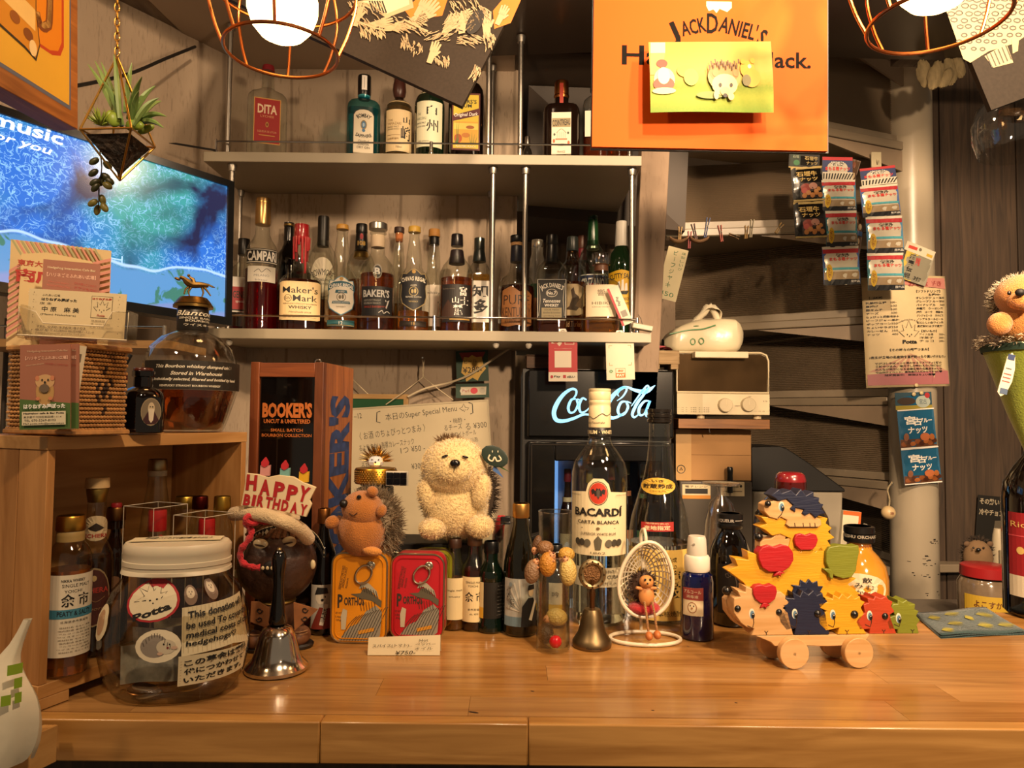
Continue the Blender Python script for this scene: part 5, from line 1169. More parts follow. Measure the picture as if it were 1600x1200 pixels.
# horse and rider
hsz = P(298,463,.845).z - bl.location.z
BRZ = metal('#7d6236',.4); hb = MB(); s_ = S(1,.845)
def hp_(px,py,y=0): return ((px-291)*s_,y,hsz + (463-py)*s_)
hb.tube(smoothpts([hp_(312,444),hp_(300,444),hp_(288,445),hp_(281,441),hp_(275,436),hp_(270,435)],3),[.0022,.0028,.0034,.0036,.0038,.0038,.0040,.0042,.0044,.0042,.0034,.0028,.0024,.0022,.0020,.0014][:16],8)
hb.ell(hp_(267,438),(.0036,.0014,.0018),10,8,rot=(0,20,0))
for a_,b_,c_ in (((284,448),(279,453),(277,461)),((287,449),(283,456),(285,463)),((306,447),(311,453),(316,460)),((303,448),(305,456),(303,463))):
    hb.tube([hp_(*a_),hp_(*b_),hp_(*c_)],[.0016,.0011,.0008],6)
hb.tube([hp_(311,442),hp_(318,445),hp_(322,446)],[.0012,.0012,.0004],6)
hb.tube([hp_(291,442),hp_(289,436),hp_(284,433)],[.0026,.0022,.0012],6); hb.ell(hp_(283,431),.0019,8,6); hb.tube([hp_(290,441),hp_(286,446)],.001,6)
hb.build('horse_figure',BRZ,bl)
# shelf below the screen
ss = thing('small_shelf','small wooden shelf with chrome rail under the television','shelf',P(240,537,1.10))
o_ = ss.location
MB().box(-.30,.03,-.01,.12,-.008,.004).build('board',wood('#9c7a4c','#7a5a34',.5,5,0),ss)
MB().tube([(-.30,-.005,S(25,1.1)),(.018,-.005,S(25,1.1))],.0016,8).build('rail',CHR,ss); MB().cyl((.018,-.005,.004),(.018,-.005,S(28,1.1)),.0028).build('rail_post',CHR,ss)
MB().tube([(-.30,.10,-.2),(-.30,.10,.05)],.004,8).build('bracket',C('#3a332b',.5),ss)
cb = thing('cable','tangle of black cable below the television','cable',P(200,590,1.05))
MB().tube(smoothpts([(.03,-.05,.03),(.01,-.05,-.01),(-.01,0,.01),(-.03,.01,.04),(-.06,0,.05),(-.1,0,.02),(-.12,0,.06)],6),.003,6).build('sheath',C('#0f0d0c',.5),cb)
# tray and bag, bottom left
ta = G(107,1121); td = Vector((G(0,1168).x-ta.x,G(0,1168).y-ta.y,0)).normalized(); tn = Vector((td.y,-td.x,0))
tn = Vector((-1,0,0))
ty = thing('wooden_tray','pale wooden tray with raised side, at the lower left before the counter','tray',(ta.x,ta.y-.014,CT-.031))
f3 = lambda t,w,z: tuple(td*t + tn*w + Vector((0,0,z)))
MB().hexa([f3(0,0,0),f3(.16,0,0),f3(.16,0,.031),f3(0,0,.031)],[f3(0,.012,0),f3(.16,.012,0),f3(.16,.012,.031),f3(0,.012,.031)]).build('side_rail',wood('#d0a366','#b5854a',.5,5,1,10,bump=.1),ty,bev=.0008)
MB().hexa([f3(0,.0122,.020),f3(.16,.0122,.020),f3(.16,.0122,.026),f3(0,.0122,.026)],[f3(0,.16,.020),f3(.16,.16,.020),f3(.16,.16,.026),f3(0,.16,.026)]).build('tray_floor',wood('#b88a50','#8a6234',.5,5,1,10),ty)
bgp = P(8,1150,.562)
bg = thing('plastic_bag','white plastic bag with lime-green squares, cut off by the left edge','bag',(bgp.x-.008,.562,CT-.031+.0266))
bz = bg.location.z
zt = P(0,968,.56).z - bz
def bagp(u,v):
    a = 2*PI*u; r = [.026,.030,.031,.029,.022,.010,.004,.003][int(v*7)]
    w = 1 + .10*math.sin(3*a+v*5) + .05*math.sin(7*a+2*v)
    z = [0,.012,.03,.048,.062,.074,.088,zt][int(v*7)]
    off = [0,0,0,0,.0,.006,.014,.022][int(v*7)]
    return (r*w*math.cos(a)+off,r*w*math.sin(a)*.8,z)
m_ = MB().grid(bagp,24,7); m_.f = [tuple(f) for f in m_.f]
m_.build('bag_skin',C('#e2d8be',.35,0,.06,8,.3,40),bg,sub=1)
gs = MB()
for (px,py,w_) in ((11,1053,17),(18,1076,19),(18,1100,19),(0,1100,10)):
    p = P(px,py,.535) - bg.location
    a0 = math.atan2(p.x,.030); 
    def gf(u,v,p=p,w_=w_):
        x = p.x + (u-.5)*S(w_,.535); z = p.z + (v-.5)*S(16,.535); x2 = min(max(x,-.029),.0285)
        return (x2,-math.sqrt(max(1e-6,.0315**2-x2*x2))*.86 - .0018,z)
    g_ = MB().grid(gf,4,2); g_.build('printed_square',C('#8fae2c',.4),bg)

# ============================================================ DONATION JAR
jb = G(280,1072)
jy = .684; jx = P(277,900,jy).x
jar = thing('donation_jar','big clear plastic donation jar with white screw lid, stickers and handwritten notes','jar',(jx,jy,CTP),math.radians(8))
JR = S(218,jy)/2; JH = P(277,888,jy).z - CTP
PR = [(.55,0),(.66,.004),(.80,.06),(.93,.18),(1,.36),(1,.52),(.96,.68),(.84,.85),(.70,.95),(.67,1.0)]
DEP = .60
MB().lathe([(a_*JR,b_*JH,2.3) for a_,b_ in PR],44,dep=DEP,caps=True).build('jar_body',thin_glass('#f3efe4',base=.07,edge=.55),jar)
mb = MB()
z = JH*.985
LR = JR*.71
mb.lathe([(LR*.98,z),(LR*1.02,z+.001,2.3),(LR*1.02,z+.004),(LR,z+.0045),(LR,z+.0075),(LR*1.02,z+.008),(LR*1.02,z+.012),(LR,z+.0125),(LR,z+.018),(LR*1.01,z+.019),(LR*1.01,z+.025),(LR*.96,z+.028),(LR*.3,z+.0285)],44,dep=.72)
lid = mb.build('lid',C('#cfc3aa',.45,sub=.1),jar)
tp = MB(); tp.x = Matrix.Translation((0,0,z+.0292)) @ Matrix.Rotation(math.radians(4),4,'Z')
tp.box(-LR*.86,LR*.82,-.008,.012,0,.0006); tp.build('washi_tape',C('#d8cba8',.6),lid)
mb = MB()
draw(lid,LR*1.4,.02,[('t','募金箱 ハリネズミ医療費 ありがとう',0,.5,.9,.5,K,dict(bold=.02))],lambda u,v,l: (u,v-.007,z+.0302),name='handwriting')
def js(u,v,l):                            # point on the jar wall
    t = v/JH; r = interp(PR,min(max(t,0),1))*JR + .0006 + .00015*(l+1)
    a = u/JR; n = 2.3; q = r/((abs(math.cos(a))**n+abs(math.sin(a))**n)**(1/n))
    return (q*math.sin(a),-q*math.cos(a)*DEP - .0006,v)
def jp(px,py):
    v = P(px,py,jy - JR*DEP*.8) - jar.location; c,s2 = math.cos(-math.radians(8)),math.sin(-math.radians(8))
    x = (v.x*c - v.y*s2); r = interp(PR,min(max(v.z/JH,0),1))*JR
    return (math.asin(max(-.99,min(.99,x/r)))*JR,v.z)
def sticker(name,pts,items,base='#e3d6b4',**k):
    q = [jp(*p) for p in pts]; xs = [p[0] for p in q]; zs_ = [p[1] for p in q]
    x0,x1,z0,z1 = min(xs),max(xs),min(zs_),max(zs_)
    return draw(jar,x1-x0,z1-z0,items,js,z0=z0,name=name,step=5,x0=(x0+x1)/2)
sticker('round_sticker',[(217,904),(283,969)],[('e',0,.5,1,.5,'#a82228'),('e',0,.5,.90,.45,'#ddcfae'),
   ('l',[(-.25,.50),(-.7,.46),(-.35,.60),(-.75,.78),(-.3,.70),(-.35,.95),(-.05,.72),(.2,.90),(.25,.66),(.5,.70),(.3,.55)],.022,K),('e',-.1,.50,.04,.02,K),('e',.15,.53,.04,.02,K),('e',.03,.44,.03,.016,K),('t','Potta',.05,.24,.66,.17,K,dict(rot=18,bold=.04))])
NB = '#d6c7a2'
sticker('note',[(284,937),(384,1024)],[('p',[(-1,0),(.2,.12),(1,.05),(1,1),(-1,.86)],NB)] + [('l',[(-.96+i*.1,.06 if i < 8 else .12),(-.96+i*.1,.86+i*.006)],.004,'#9a8a66') for i in range(20)] +
   [('t','This donation will',-.03,.80,.84,.12,K,dict(rot=6,bold=.025,shear=.1)),('t','be used To cover the',0,.62,.92,.12,K,dict(rot=6,bold=.025,shear=.1)),('t','medical costs of the',0,.45,.92,.11,K,dict(rot=6,bold=.025,shear=.1)),('t','hedgehogs♡',-.3,.26,.62,.13,K,dict(rot=6,bold=.025,shear=.1))])
sticker('note',[(282,1016),(361,1072)],[('p',[(-1,0),(.9,.2),(1,1),(-1,.88)],NB)] + [('l',[(-.96,.08+i*.08),(.94,.18+i*.085)],.008,'#9a8a66') for i in range(9)] +
   [('t','この募金は病院',-.05,.78,.84,.2,K,dict(rot=6,bold=.03)),('t','代につかわせて',-.1,.52,.78,.18,K,dict(rot=6,bold=.03)),('t','いただきます。',-.1,.27,.78,.17,K,dict(rot=6,bold=.03))])
HS = lambda: [('e',-.15,.5,.62,.34,'#8e8478'),('e',.35,.48,.42,.22,'#c9bda4')] + [('l',[(-.6+.11*i,.5+.28*math.sin(.35*i)),(-.66+.12*i,.62+.28*math.sin(.35*i))],.02,'#5a5248') for i in range(11)] + [('e',.5,.55,.04,.03,K),('e',.25,.56,.04,.03,K),('e',.42,.45,.05,.035,'#7a3030'),('e',.1,.28,.12,.05,'#c9a890'),('e',.7,.45,.14,.05,'#c9a890')]
sticker('hedgehog_sticker',[(221,979),(285,1031)],[('e',0,.5,1,.5,'#e3d6b8')] + HS())
for a_,b_ in (((283,916),(307,946)),((306,908),(334,941))): sticker('hedgehog_sticker',[a_,b_],[('e',0,.5,.95,.5,'#7a6250'),('e',0,.62,.6,.28,'#cdbba0'),('e',-.2,.66,.06,.04,K),('e',.2,.66,.06,.04,K),('e',0,.56,.07,.04,K)])
sticker('oval_sticker',[(160,945),(172,1002)],[('e',0,.5,1,.5,'#d8c8a4'),('e',0,.5,.6,.35,'#b08a68')])
# money inside the jar
rnd = random.Random(4)
for k in range(7):
    c = metal(['#a8a090','#a8784a','#b89a50'][k % 3],.35); cx = (rnd.uniform(-.5,.5))*JR; cy = rnd.uniform(-.22,.2)*JR
    q = MB(); q.x = Matrix.Translation((cx,cy,.004+.0022*k)) @ eul(rnd.uniform(-12,12),rnd.uniform(-12,12),0).to_4x4(); q.lathe([(.0105,0),(.011,.0004),(.011,.0012),(.0105,.0016)],20)
    coin = q.build('coin',c,None); coin['label'] = ''; del coin['label']; coin.parent = jar
for k in range(4):
    q = MB(); w_,h_ = .062,.034; y_ = -.018 + .010*k; tilt = rnd.uniform(-14,8)
    q.x = Matrix.Translation((rnd.uniform(-.015,.012),y_,.018+.006*k)) @ eul(rnd.uniform(-20,10),tilt,0).to_4x4()
    q.grid(lambda u,v: ((u-.5)*w_,.004*math.sin(u*6+k),v*h_),8,3)
    q.build('banknote',C(['#8d8f8a','#a39a7c','#7f7a78','#b5a988'][k],.6,0,.35,90),jar)

# ============================================================ HAND BELL
b0 = G(433,1047)
hb_ = thing('hand_bell','polished chrome hand bell with a black turned handle, front left of the counter','bell',(P(433,1000,b0.y).x,b0.y,CTP),0)
R = S(47,b0.y); Hh = P(431,858,b0.y).z - CTP
CHB = metal('#d8d0c4',.14)
MB().lathe([(R*.93,0),(R*1.0,.001),(R*1.0,Hh*.035),(R*.93,Hh*.055),(R*.80,Hh*.09),(R*.71,Hh*.15),(R*.64,Hh*.22),(R*.57,Hh*.29),(R*.46,Hh*.345),(R*.24,Hh*.375)],40).build('bell_cup',CHB,hb_)
MB().lathe([(R*.26,Hh*.38),(R*.29,Hh*.40),(R*.24,Hh*.48),(R*.19,Hh*.60),(R*.17,Hh*.70),(R*.19,Hh*.80),(R*.235,Hh*.88),(R*.235,Hh*.93),(R*.19,Hh*.975),(R*.10,Hh)],28).build('handle',C('#0b0908',.12,coat=.6),hb_)
MB().lathe([(R*.09,Hh*.999),(R*.07,Hh*1.012),(R*.02,Hh*1.018)],14).build('tip',metal('#b09a6a',.3),hb_)
# ============================================================ COCONUT FIGURE
cy = .825
def cl(px,py,y=0.0,Y=cy): return None
def local(th,Y):                           # photo pixel -> point in the thing's own frame (thing unrotated)
    o = th.location.copy()
    return lambda px,py,y=0.0: P(px,py,Y + y) - o
co = thing('coconut_figure','carved coconut-head figure with shell eyes and a cream party hat, behind the hand bell','figure',(P(433,900,cy).x,cy,CTP))
q = local(co,cy); c3 = lambda x,y,d=0.0: q(x/3.333+340,y/3.333+700,d)
cc = c3(310,600); R = S(60,cy)
mb = MB().ell(cc,(R,R*.92,R*.99),32,20); mb.build('coconut',C('#3a241a',.45,0,.35,60,.5,120,.25),co)
def onsph(x,y,k=1.0):
    p = c3(x,y,-R*.75); dx,dz = (p.x-cc.x)/R,(p.z-cc.z)/(R*.99); d = max(0,1-dx*dx-dz*dz)
    return Vector((p.x,cc.y - R*.92*math.sqrt(d)*k,p.z))
# forehead band
bpts = smoothpts([(118,560),(150,505),(220,460),(320,445),(410,470),(470,515),(505,580)],5)
pts = []; 
for b_ in bpts: pts.append(onsph(b_.x,b_.y))
mb = MB(); vs = []
for p in pts:
    n_ = (p-cc).normalized(); vs += [p + n_*.0012 + Vector((0,0,.0058)),p + n_*.0015 - Vector((0,0,.0058))]
mb.add(vs,[(2*i,2*i+1,2*i+3,2*i+2) for i in range(len(pts)-1)]); mb.build('woven_band',C('#1d1714',.8),co)
mb = MB()
for i in range(1,len(pts)-1):
    p = pts[i]; n_ = (p-cc).normalized(); t = (pts[i+1]-pts[i-1]).normalized(); u = Vector((0,0,1)); c = p + n_*.0020
    s2 = .0024 if i % 2 else .0013
    mb.add([c+t*s2,c+u*.0034,c-t*s2,c-u*.0034],[(0,1,2,3)])
    for e in (.0050,-.0050): mb.add([c+t*.0018+u*(e+.0005),c-t*.0018+u*(e+.0005),c-t*.0018+u*(e-.0005),c+t*.0018+u*(e-.0005)],[(0,1,2,3)])
mb.build('band_pattern',C('#d6c7a4',.8),co)['kind'] = 'stuff'
SHL = C('#cdbb93',.3,coat=.3)
for x,y,a in ((222,503,12),(358,497,-12)):
    p = onsph(x,y); e_ = MB().ell(p,(.0088,.004,.0062),16,10,rot=(0,a,0)).build('shell_eye',SHL,co)
    MB().ell(p + Vector((0,-.0040,-.0006)),(.0062,.0008,.0010),10,6,rot=(0,a,0)).build('slit',C('#3a281a',.6),e_)
p = onsph(300,620); MB().ell(p,(.012,.004,.009),16,8).build('mouth',C('#0c0706',.6),co)
for dx in (-.006,-.001,.004): MB().ell(p + Vector((dx-.004,-.004,.001)),(.0018,.0012,.0022),8,6).build('tooth',SHL,co)
for x,y in ((495,607),(98,655)): MB().ell(c3(x,y,-.01),(.0034,.003,.0055),10,8).build('shell_earring',SHL,co)
mb = MB()
for i in range(26):
    a = i*2.4; mb.tube([(cc.x+R*.75*math.cos(a),cc.y-R*.1+R*.5*math.sin(a),cc.z+R*.72),(cc.x+R*.4*math.cos(a+.3),cc.y+R*.3*math.sin(a+.3),cc.z+R*1.02)],[.003,.004],6)
mb.build('fibre_cap',C('#6a4324',.8,0,.3,80,.8,300),co)['kind'] = 'stuff'
FELT = fabric('#cdb48c')
hp2 = [c3(*a_) for a_ in ((75,345,-.03),(150,338,-.050),(250,352,-.060),(350,385,-.060),(430,425,-.045),(478,480,-.02))]
MB().tube(smoothpts(hp2,5),[.0045]+[.0078]*24+[.006],12).build('hat_brim',FELT,co)
MB().ell(c3(290,345,.0),(R*.70,R*.5,.014),20,10,rot=(0,10,0)).build('hat_crown',FELT,co)
RB = fabric('#c0242e')
rb = [c3(*a_) for a_ in ((330,378,-.052),(260,385,-.055),(200,372,-.058),(150,360,-.055),(150,400,-.056),(178,440,-.058),(150,490,-.058),(118,540,-.055),(125,590,-.054),(170,620,-.054),(222,622,-.053))]
pts = smoothpts(rb,4); mb = MB(); vs = []
for i,p in enumerate(pts):
    t = (pts[min(i+1,len(pts)-1)]-pts[max(i-1,0)]); nrm = Vector((-t.z,0,t.x)).normalized(); w_ = .0026 + .0014*math.sin(i*.9)**2
    vs += [p+nrm*w_,p-nrm*w_ + Vector((0,-.001*math.sin(i),0))]
f_ = [(2*i,2*i+1,2*i+3,2*i+2) for i in range(len(pts)-1)]
o = mb.add(vs,f_).build('ribbon',RB,co); sm = o.modifiers.new('solid','SOLIDIFY'); sm.thickness = .0008
lp_ = smoothpts([c3(*a_) for a_ in ((200,372,-.058),(165,352,-.062),(145,372,-.064),(175,392,-.06),(215,388,-.058))],4)
MB().tube(lp_,[.0012]+[.0030]*(len(lp_)-2)+[.0012],8).build('ribbon_loop',RB,co)
sg = [(150,130),(215,138),(262,152),(318,140),(395,150),(445,178),(512,205),(478,272),(490,292),(460,360),(300,322),(120,302),(135,225)]
yp = -.060
fz = lambda x,y,d=yp: ((c3(x,y,d).x),c3(x,y,d).z)
MB().prism([fz(*p) for p in sg],yp,yp+.004).build('birthday_sign',C('#d9c49c',.7),co,bev=.0006)
def txt_part(parent,s,cen,w,h,rot_,col,y,depth=.0012,name='letters',**o):
    vs,fs,a0,a1,b0,b1 = text2d(s,**o); cx,cy_ = (a0+a1)/2,(b0+b1)/2; t = math.radians(rot_)
    out = []
    for p in vs:
        x = (p[0]-cx)*w/(a1-a0); z = (p[1]-cy_)*h/(b1-b0); out.append((cen[0]+x*math.cos(t)-z*math.sin(t),y,cen[1]+x*math.sin(t)+z*math.cos(t)))
    return MB().add(out,fs).build(name,col,parent,smooth=False)
LR_ = C('#a3161c',.6)
s3 = S(1,cy-.06)/3.333
for ch_,x,y,a in (('H',178,180,-4),('A',248,205,-4),('P',322,218,-8),('P',390,235,-10),('Y',450,240,-16)):
    txt_part(co,ch_,fz(x,y),55*s3,82*s3,a,LR_,yp-.0006,bold=.05)
for i,ch_ in enumerate('BIRTHDAY'):
    xx = [155,190,225,268,308,352,400,448][i]; yy = [270,273,277,284,292,301,311,322][i]
    txt_part(co,ch_,fz(xx,yy),(18 if ch_ == 'I' else 36)*s3,58*s3,-10,LR_,yp-.0006,bold=.05)
for x,y,c,a in ((243,115,'#c98a84',-10),(346,130,'#6fa39c',-5),(445,148,'#d2a01c',0)):
    hx_,hz2 = fz(x,y); w_ = 24*s3
    cd = MB().prism([(hx_-w_,hz2-30*s3),(hx_+w_,hz2-30*s3),(hx_+w_+.0006,hz2+26*s3),(hx_+w_*.4,hz2+20*s3),(hx_,hz2+26*s3),(hx_-w_*.4,hz2+20*s3),(hx_-w_+.0004,hz2+24*s3)],yp+.001,yp+.005).build('candle',C(c,.8),co)
    MB().prism([(hx_-w_*.7,hz2+24*s3),(hx_,hz2+14*s3),(hx_+w_*.7,hz2+24*s3),(hx_+w_*.75,hz2+40*s3),(hx_+.0006,hz2+66*s3),(hx_-w_*.7,hz2+42*s3)],yp,yp+.004).build('flame',C('#b3202a',.8),cd)
LEA = C('#8c5a34',.6,0,.2,60)
bz = c3(320,930)
MB().lathe([(.020,.026),(.024,.035),(.021,.052),(.016,cc.z-R*.95)],20,(cc.x,0,0)).build('torso',C('#4a2d1c',.6,0,.3,70),co)
MB().lathe([(.019,cc.z-R*.97),(.021,cc.z-R*.92),(.019,cc.z-R*.86)],24,(cc.x+.002,-.002,0)).build('bead_collar',metal('#8a713e',.5),co)
for pl_,sw in ((((395,805),(522,842),(400,952)),(455,865)),(((175,800),(215,802),(268,835),(262,940),(170,905)),(218,868))):
    fp = MB().prism([fz(*p,-.03) for p in pl_],-.030,-.0275).build('leather_flap',LEA,co)
    x0_,z0_ = fz(*sw,-.03); pts = []
    for sgn in (1,-1):
        tt = [(x0_+sgn*(.0022+.0004*k)*math.cos(k*.9*sgn)*.7,-.0305,z0_+sgn*.0048+(.0008+.0004*k)*math.sin(k*.9)) for k in range(8)]
        MB().tube(smoothpts(tt,3),.0006,6).build('swirl',C('#1c120c',.6),fp)
for x,y in ((215,1050),(432,1010)):
    p = c3(x,y,-.008 if x < 300 else .004)
    MB().lathe([(.0105,.012),(.008,.03),(.010,.045)],12,(p.x*.8+cc.x*.2,p.y,0)).build('leg',C('#3c2618',.6),co)
    MB().ell((p.x,p.y-.004,.012),(.012,.018,.011),16,10).build('shoe',C('#6b452c',.5,0,.3,60),co)
    MB().lathe([(.015,0),(.016,.003),(.014,.005)],20,(p.x,p.y-.003,0)).build('sole',C('#1c1410',.4),co)
    for k in range(3): MB().tube([(p.x+.011*math.cos(a_),p.y-.004-.0165*math.sin(a_)*.9,.015+.003*k-.001) for a_ in [PI*j/8 for j in range(9)]][1:-1],.0006,6).build('stitch',C('#b58a60',.5),co)

# ============================================================ WOODEN BOURBON BOX
bx = P(503,700,.90).x
RW = wood('#8a4a24','#5c2c14',.45,6,2,12,bump=.2,contrast=(.3,.7))
bb = thing('bourbon_box','tall reddish wooden box with dark glass front and blue lettering on its side','box',(bx,.90,CTP),math.radians(-5))
BW_,BD_,BH_ = .096,.122,P(505,566,.90).z - CTP
ft = .0115
MB().box(-BW_,-BW_+ft,0,.012,0,BH_).build('frame_stile',RW,bb,bev=.0006); MB().box(-ft,0,0,.012,0,BH_).build('frame_stile',wood('#7c4526','#54290f',.5,9,2,6,bump=.4),bb,bev=.0006)
MB().box(-BW_+ft+.0002,-ft-.0002,0,.012,BH_-.019,BH_-.001).build('frame_rail',wood('#8a4a24','#5c2c14',.45,6,0,12),bb,bev=.0006); MB().box(-BW_+ft+.0002,-ft-.0002,0,.012,0,.016).build('frame_rail',wood('#8a4a24','#5c2c14',.45,6,0,12),bb,bev=.0006)
gp = MB().box(-BW_+ft+.0002,-ft-.0002,.004,.006,.0162,BH_-.0192).build('glass_pane',C('#0a0706',.07,coat=.6),bb)
BO = C('#b5642a',.5)
gw_ = BW_-2*ft
draw(gp,gw_,BH_,[('t',"BOOKER'S",0,.815,.90,.060,BO,dict(bold=.05)),('t','UNCUT & UNFILTERED',0,.772,.84,.016,BO,dict(bold=.03)),('t','SMALL BATCH',0,.738,.58,.012,BO,dict(bold=.02)),('t','BOURBON COLLECTION',0,.718,.90,.012,BO,dict(bold=.02))],flat(.0039),x0=-BW_/2,name='lettering')
sp = MB().box(-.004,0,.0122,BD_,0,BH_).build('side_panel',wood('#a0602f','#74401c',.5,6,2,14,bump=.15),bb)
MB().box(-BW_,-BW_+.004,.0122,BD_,0,BH_).build('side_panel',RW,bb); MB().box(-BW_+.0042,-.0042,BD_-.005,BD_,0,BH_-.005).build('back_panel',RW,bb); MB().box(-BW_+.0042,-.0042,.0122,BD_-.0002,BH_-.0048,BH_).build('top_panel',RW,bb)
vs,fs,a0,a1,b0,b1 = text2d("BOOKER'S",bold=.05)
Lz = BH_*.86; Wy = BD_*.70
o = MB().add([(.0003,   .012 + BD_*.10 + (1-(p[1]-b0)/(b1-b0))*Wy,BH_*.02 + (p[0]-a0)/(a1-a0)*Lz) for p in vs],fs).build('blue_lettering',C('#24345e',.7,0,.5,60),sp,smooth=False)
MB().tube([(-.03+.004*math.cos(t),BD_*.5,BH_+.004+.004*math.sin(t)) for t in [2*PI*k/14 for k in range(14)]],.0012,6,closed=True).build('screw_eye',metal('#8a8276',.4),bb)

# ============================================================ BOTTLES AND GLASSES AROUND THE MIDDLE
GC = 'bottles standing on the counter'
PWN = [(.9,0),(1,.012),(1,.58),(.95,.64),(.75,.70),(.48,.77),(.38,.84),(.36,1)]
def CC(label,px,w,top,base,*a,**k):
    Y = G(px,base).y + S(w,.85)*.30; k.setdefault('group',GC)
    return bottle('bottle',label,px,w,top,Y,CTP,*a,**k)
CC('dark bottle with copper cap and a capped man on its label, beside the box',504,38,795,992,PWN,dark_glass('#0a0806'),None,[(.88,1,.52,.50,metal('#a8703c',.35))],
   [(.05,.40,1.0,[('r',-1,1,0,1,'#b9b3a6'),('e',-.1,.72,.42,.16,'#d8cdb8'),('p',[(-.6,.78),(.45,.80),(.35,.93),(-.4,.95)],'#22201f'),('e',0,.66,.1,.03,K),('e',.2,.73,.05,.02,K),('p',[(-.9,0),(.9,0),(.7,.45),(-.2,.5)],'#7a2a1c'),('p',[(-.2,.1),(.1,.08),(.45,.55),(.15,.58)],'#ddd4c2'),('t','無頼',.12,.32,.16,.34,K,dict(rot=-15))])])
CC('small whisky bottle with cream label, half hidden behind the sardine tins',710,36,842,985,[(.9,0),(1,.012),(1,.60),(.92,.68),(.6,.76),(.52,.84),(.5,1)],CLEAR,(.56,AMB),[(.90,1,.58,.56,C('#3a2418',.4))],
   [(.12,.58,1.0,[('r',-1,1,0,1,'#d3c294'),('t','single malt',0,.7,.7,.06,K),('t','whisky',0,.55,.5,.05,K)])])
CC('small single malt bottle with two brushed characters on cream label',741,40,838,986,[(.9,0),(1,.012),(1,.60),(.92,.68),(.6,.76),(.52,.84),(.5,1)],CLEAR,(.64,liquid('#6a3010',.85)),[(.90,1,.58,.56,C('#4e3420',.4))],
   [(.10,.58,1.1,[('r',-1,1,0,1,'#d8c493'),('t','SINGLE MALT',0,.88,.6,.05,K),('t','YOICHI',-.1,.80,.35,.045,K),('t','余 市',0,.56,.66,.22,K,dict(bold=.02)),('t','余市蒸溜所',.05,.28,.5,.05,K),('t','alc. 45%',0,.18,.3,.04,K)])])
CC('small dark green bottle with ribbed black cap and yellow-edged label',767,42,846,989,[(.92,0),(1,.012),(1,.10),(.92,.12),(.92,.58),(.97,.62),(.86,.68),(.55,.76),(.50,.80),(.48,1)],dark_glass('#06120a'),None,[(.87,1,.56,.54,C('#0a0a0a',.3))],
   [(.16,.56,1.0,[('r',-1,1,0,1,'#14110c'),('r',-1,-.55,0,1,'#cdbb8a'),('r',-1,-.55,0,.3,'#c99a2a')] + lines(9,.9,.1,.45,.95,'#8f8a80',.025,None,5))])
CC('sake bottle with wooden-coloured cap and a uniformed person drawn on its label',813,53,787,994,[(.9,0),(1,.015),(1,.46),(.96,.55),(.80,.66),(.58,.76),(.45,.84),(.42,1)],dark_glass('#0f0d04',.05),None,[(.89,1,.50,.50,metal('#b5884a',.4))],
   [(.08,.44,1.05,[('r',-1,1,0,1,'#aeb0a8'),('r',-1,1,0,.2,'#6f8a98')] + [('p',[(.1,.3),(.1+.9*math.cos(a_),.3+.7*math.sin(a_)),(.1+.9*math.cos(a_+.12),.3+.7*math.sin(a_+.12))],'#c9c6b8') for a_ in (1.7,2.0,2.3,2.6,2.9)] +
     [('p',[(.05,.0),(.95,.0),(.98,.4),(.72,.60),(.42,.60),(.1,.42)],'#16181c'),('e',.58,.72,.15,.09,'#d8c3a2'),('p',[(.38,.76),(.78,.78),(.75,.88),(.42,.87)],'#16181c'),('p',[(.45,.15),(.62,.12),(.9,.52),(.78,.55)],'#d8d2c2'),('t','純米大吟醸',-.62,.6,.12,.5,K),('e',-.5,.88,.09,.05,'#7e8f96'),('t','東京',-.4,.5,.12,.2,K)])])
def tumbler(label,px,w,top,Y,name='glass',facets=0,gr=None,taper=.85):
    X = P(px,880,Y).x; R = S(w,Y)/2; H = P(px,top,Y).z - CTP
    t = thing(name,label,'glass',(X,Y,CTP),0,gr)
    MB().lathe([(R*taper*.9,0),(R*taper,.002),(R,H),(R*.95,H),(R*taper*.9,.010),(.001,.008)],facets or 32,caps=False).build('glass_wall',thin_glass('#f8f8f6',base=.08,edge=.7),t,smooth=not facets)
    MB().tube([(R*.975*math.cos(2*PI*i/32),R*.975*math.sin(2*PI*i/32),H) for i in range(32)],.0008,6,closed=True).build('rim',thin_glass('#ffffff',base=.35,edge=.8),t)
    return t
t1 = tumbler('clear tumbler behind the sake bottle with the uniformed figure',798,58,812,.96,gr='glasses behind the bottles')
tumbler('clear tumbler holding the red bottle opener, behind the green bottle',762,50,818,.985,gr='glasses behind the bottles')
mg = tumbler('faceted clear beer mug left of the rum bottle',868,54,799,.955,name='beer_mug',facets=10,gr='glasses behind the bottles')
MB().tube(smoothpts([(-.022,-.01,.11),(-.042,-.012,.10),(-.045,-.012,.06),(-.024,-.01,.035)],5),.0035,8).build('handle',thin_glass('#ffffff',base=.2,edge=.7),mg)
op = thing('bottle_opener','red bottle opener with a white cross and black end, in a tumbler','opener',(P(780,840,.985).x,.985,CTP+.010))
s_ = local(op,.985); MB().prism([(a_.x,a_.z) for a_ in (s_(769,848),s_(779,850),s_(786,842),s_(790,806),s_(778,805),s_(770,828))],-.003,.003).build('handle',C('#b81c22',.35,coat=.3),op,bev=.001)
w_ = s_(776,842); MB().box(w_.x-.0025,w_.x+.0025,-.0036,-.0031,w_.z-.0008,w_.z+.0008).box(w_.x-.0008,w_.x+.0008,-.0037,-.0031,w_.z-.0025,w_.z+.0025).build('white_cross',C('#e8e2d6',.4),op)
w_ = s_(793,812); MB().box(w_.x-.009,w_.x+.004,-.005,.004,w_.z-.006,w_.z+.005).build('black_end',C('#0c0b0b',.4),op,bev=.001)
MB().cyl(tuple(s_(774,846)),(s_(774,846).x,0,.001),.003).build('shank',CHR,op)
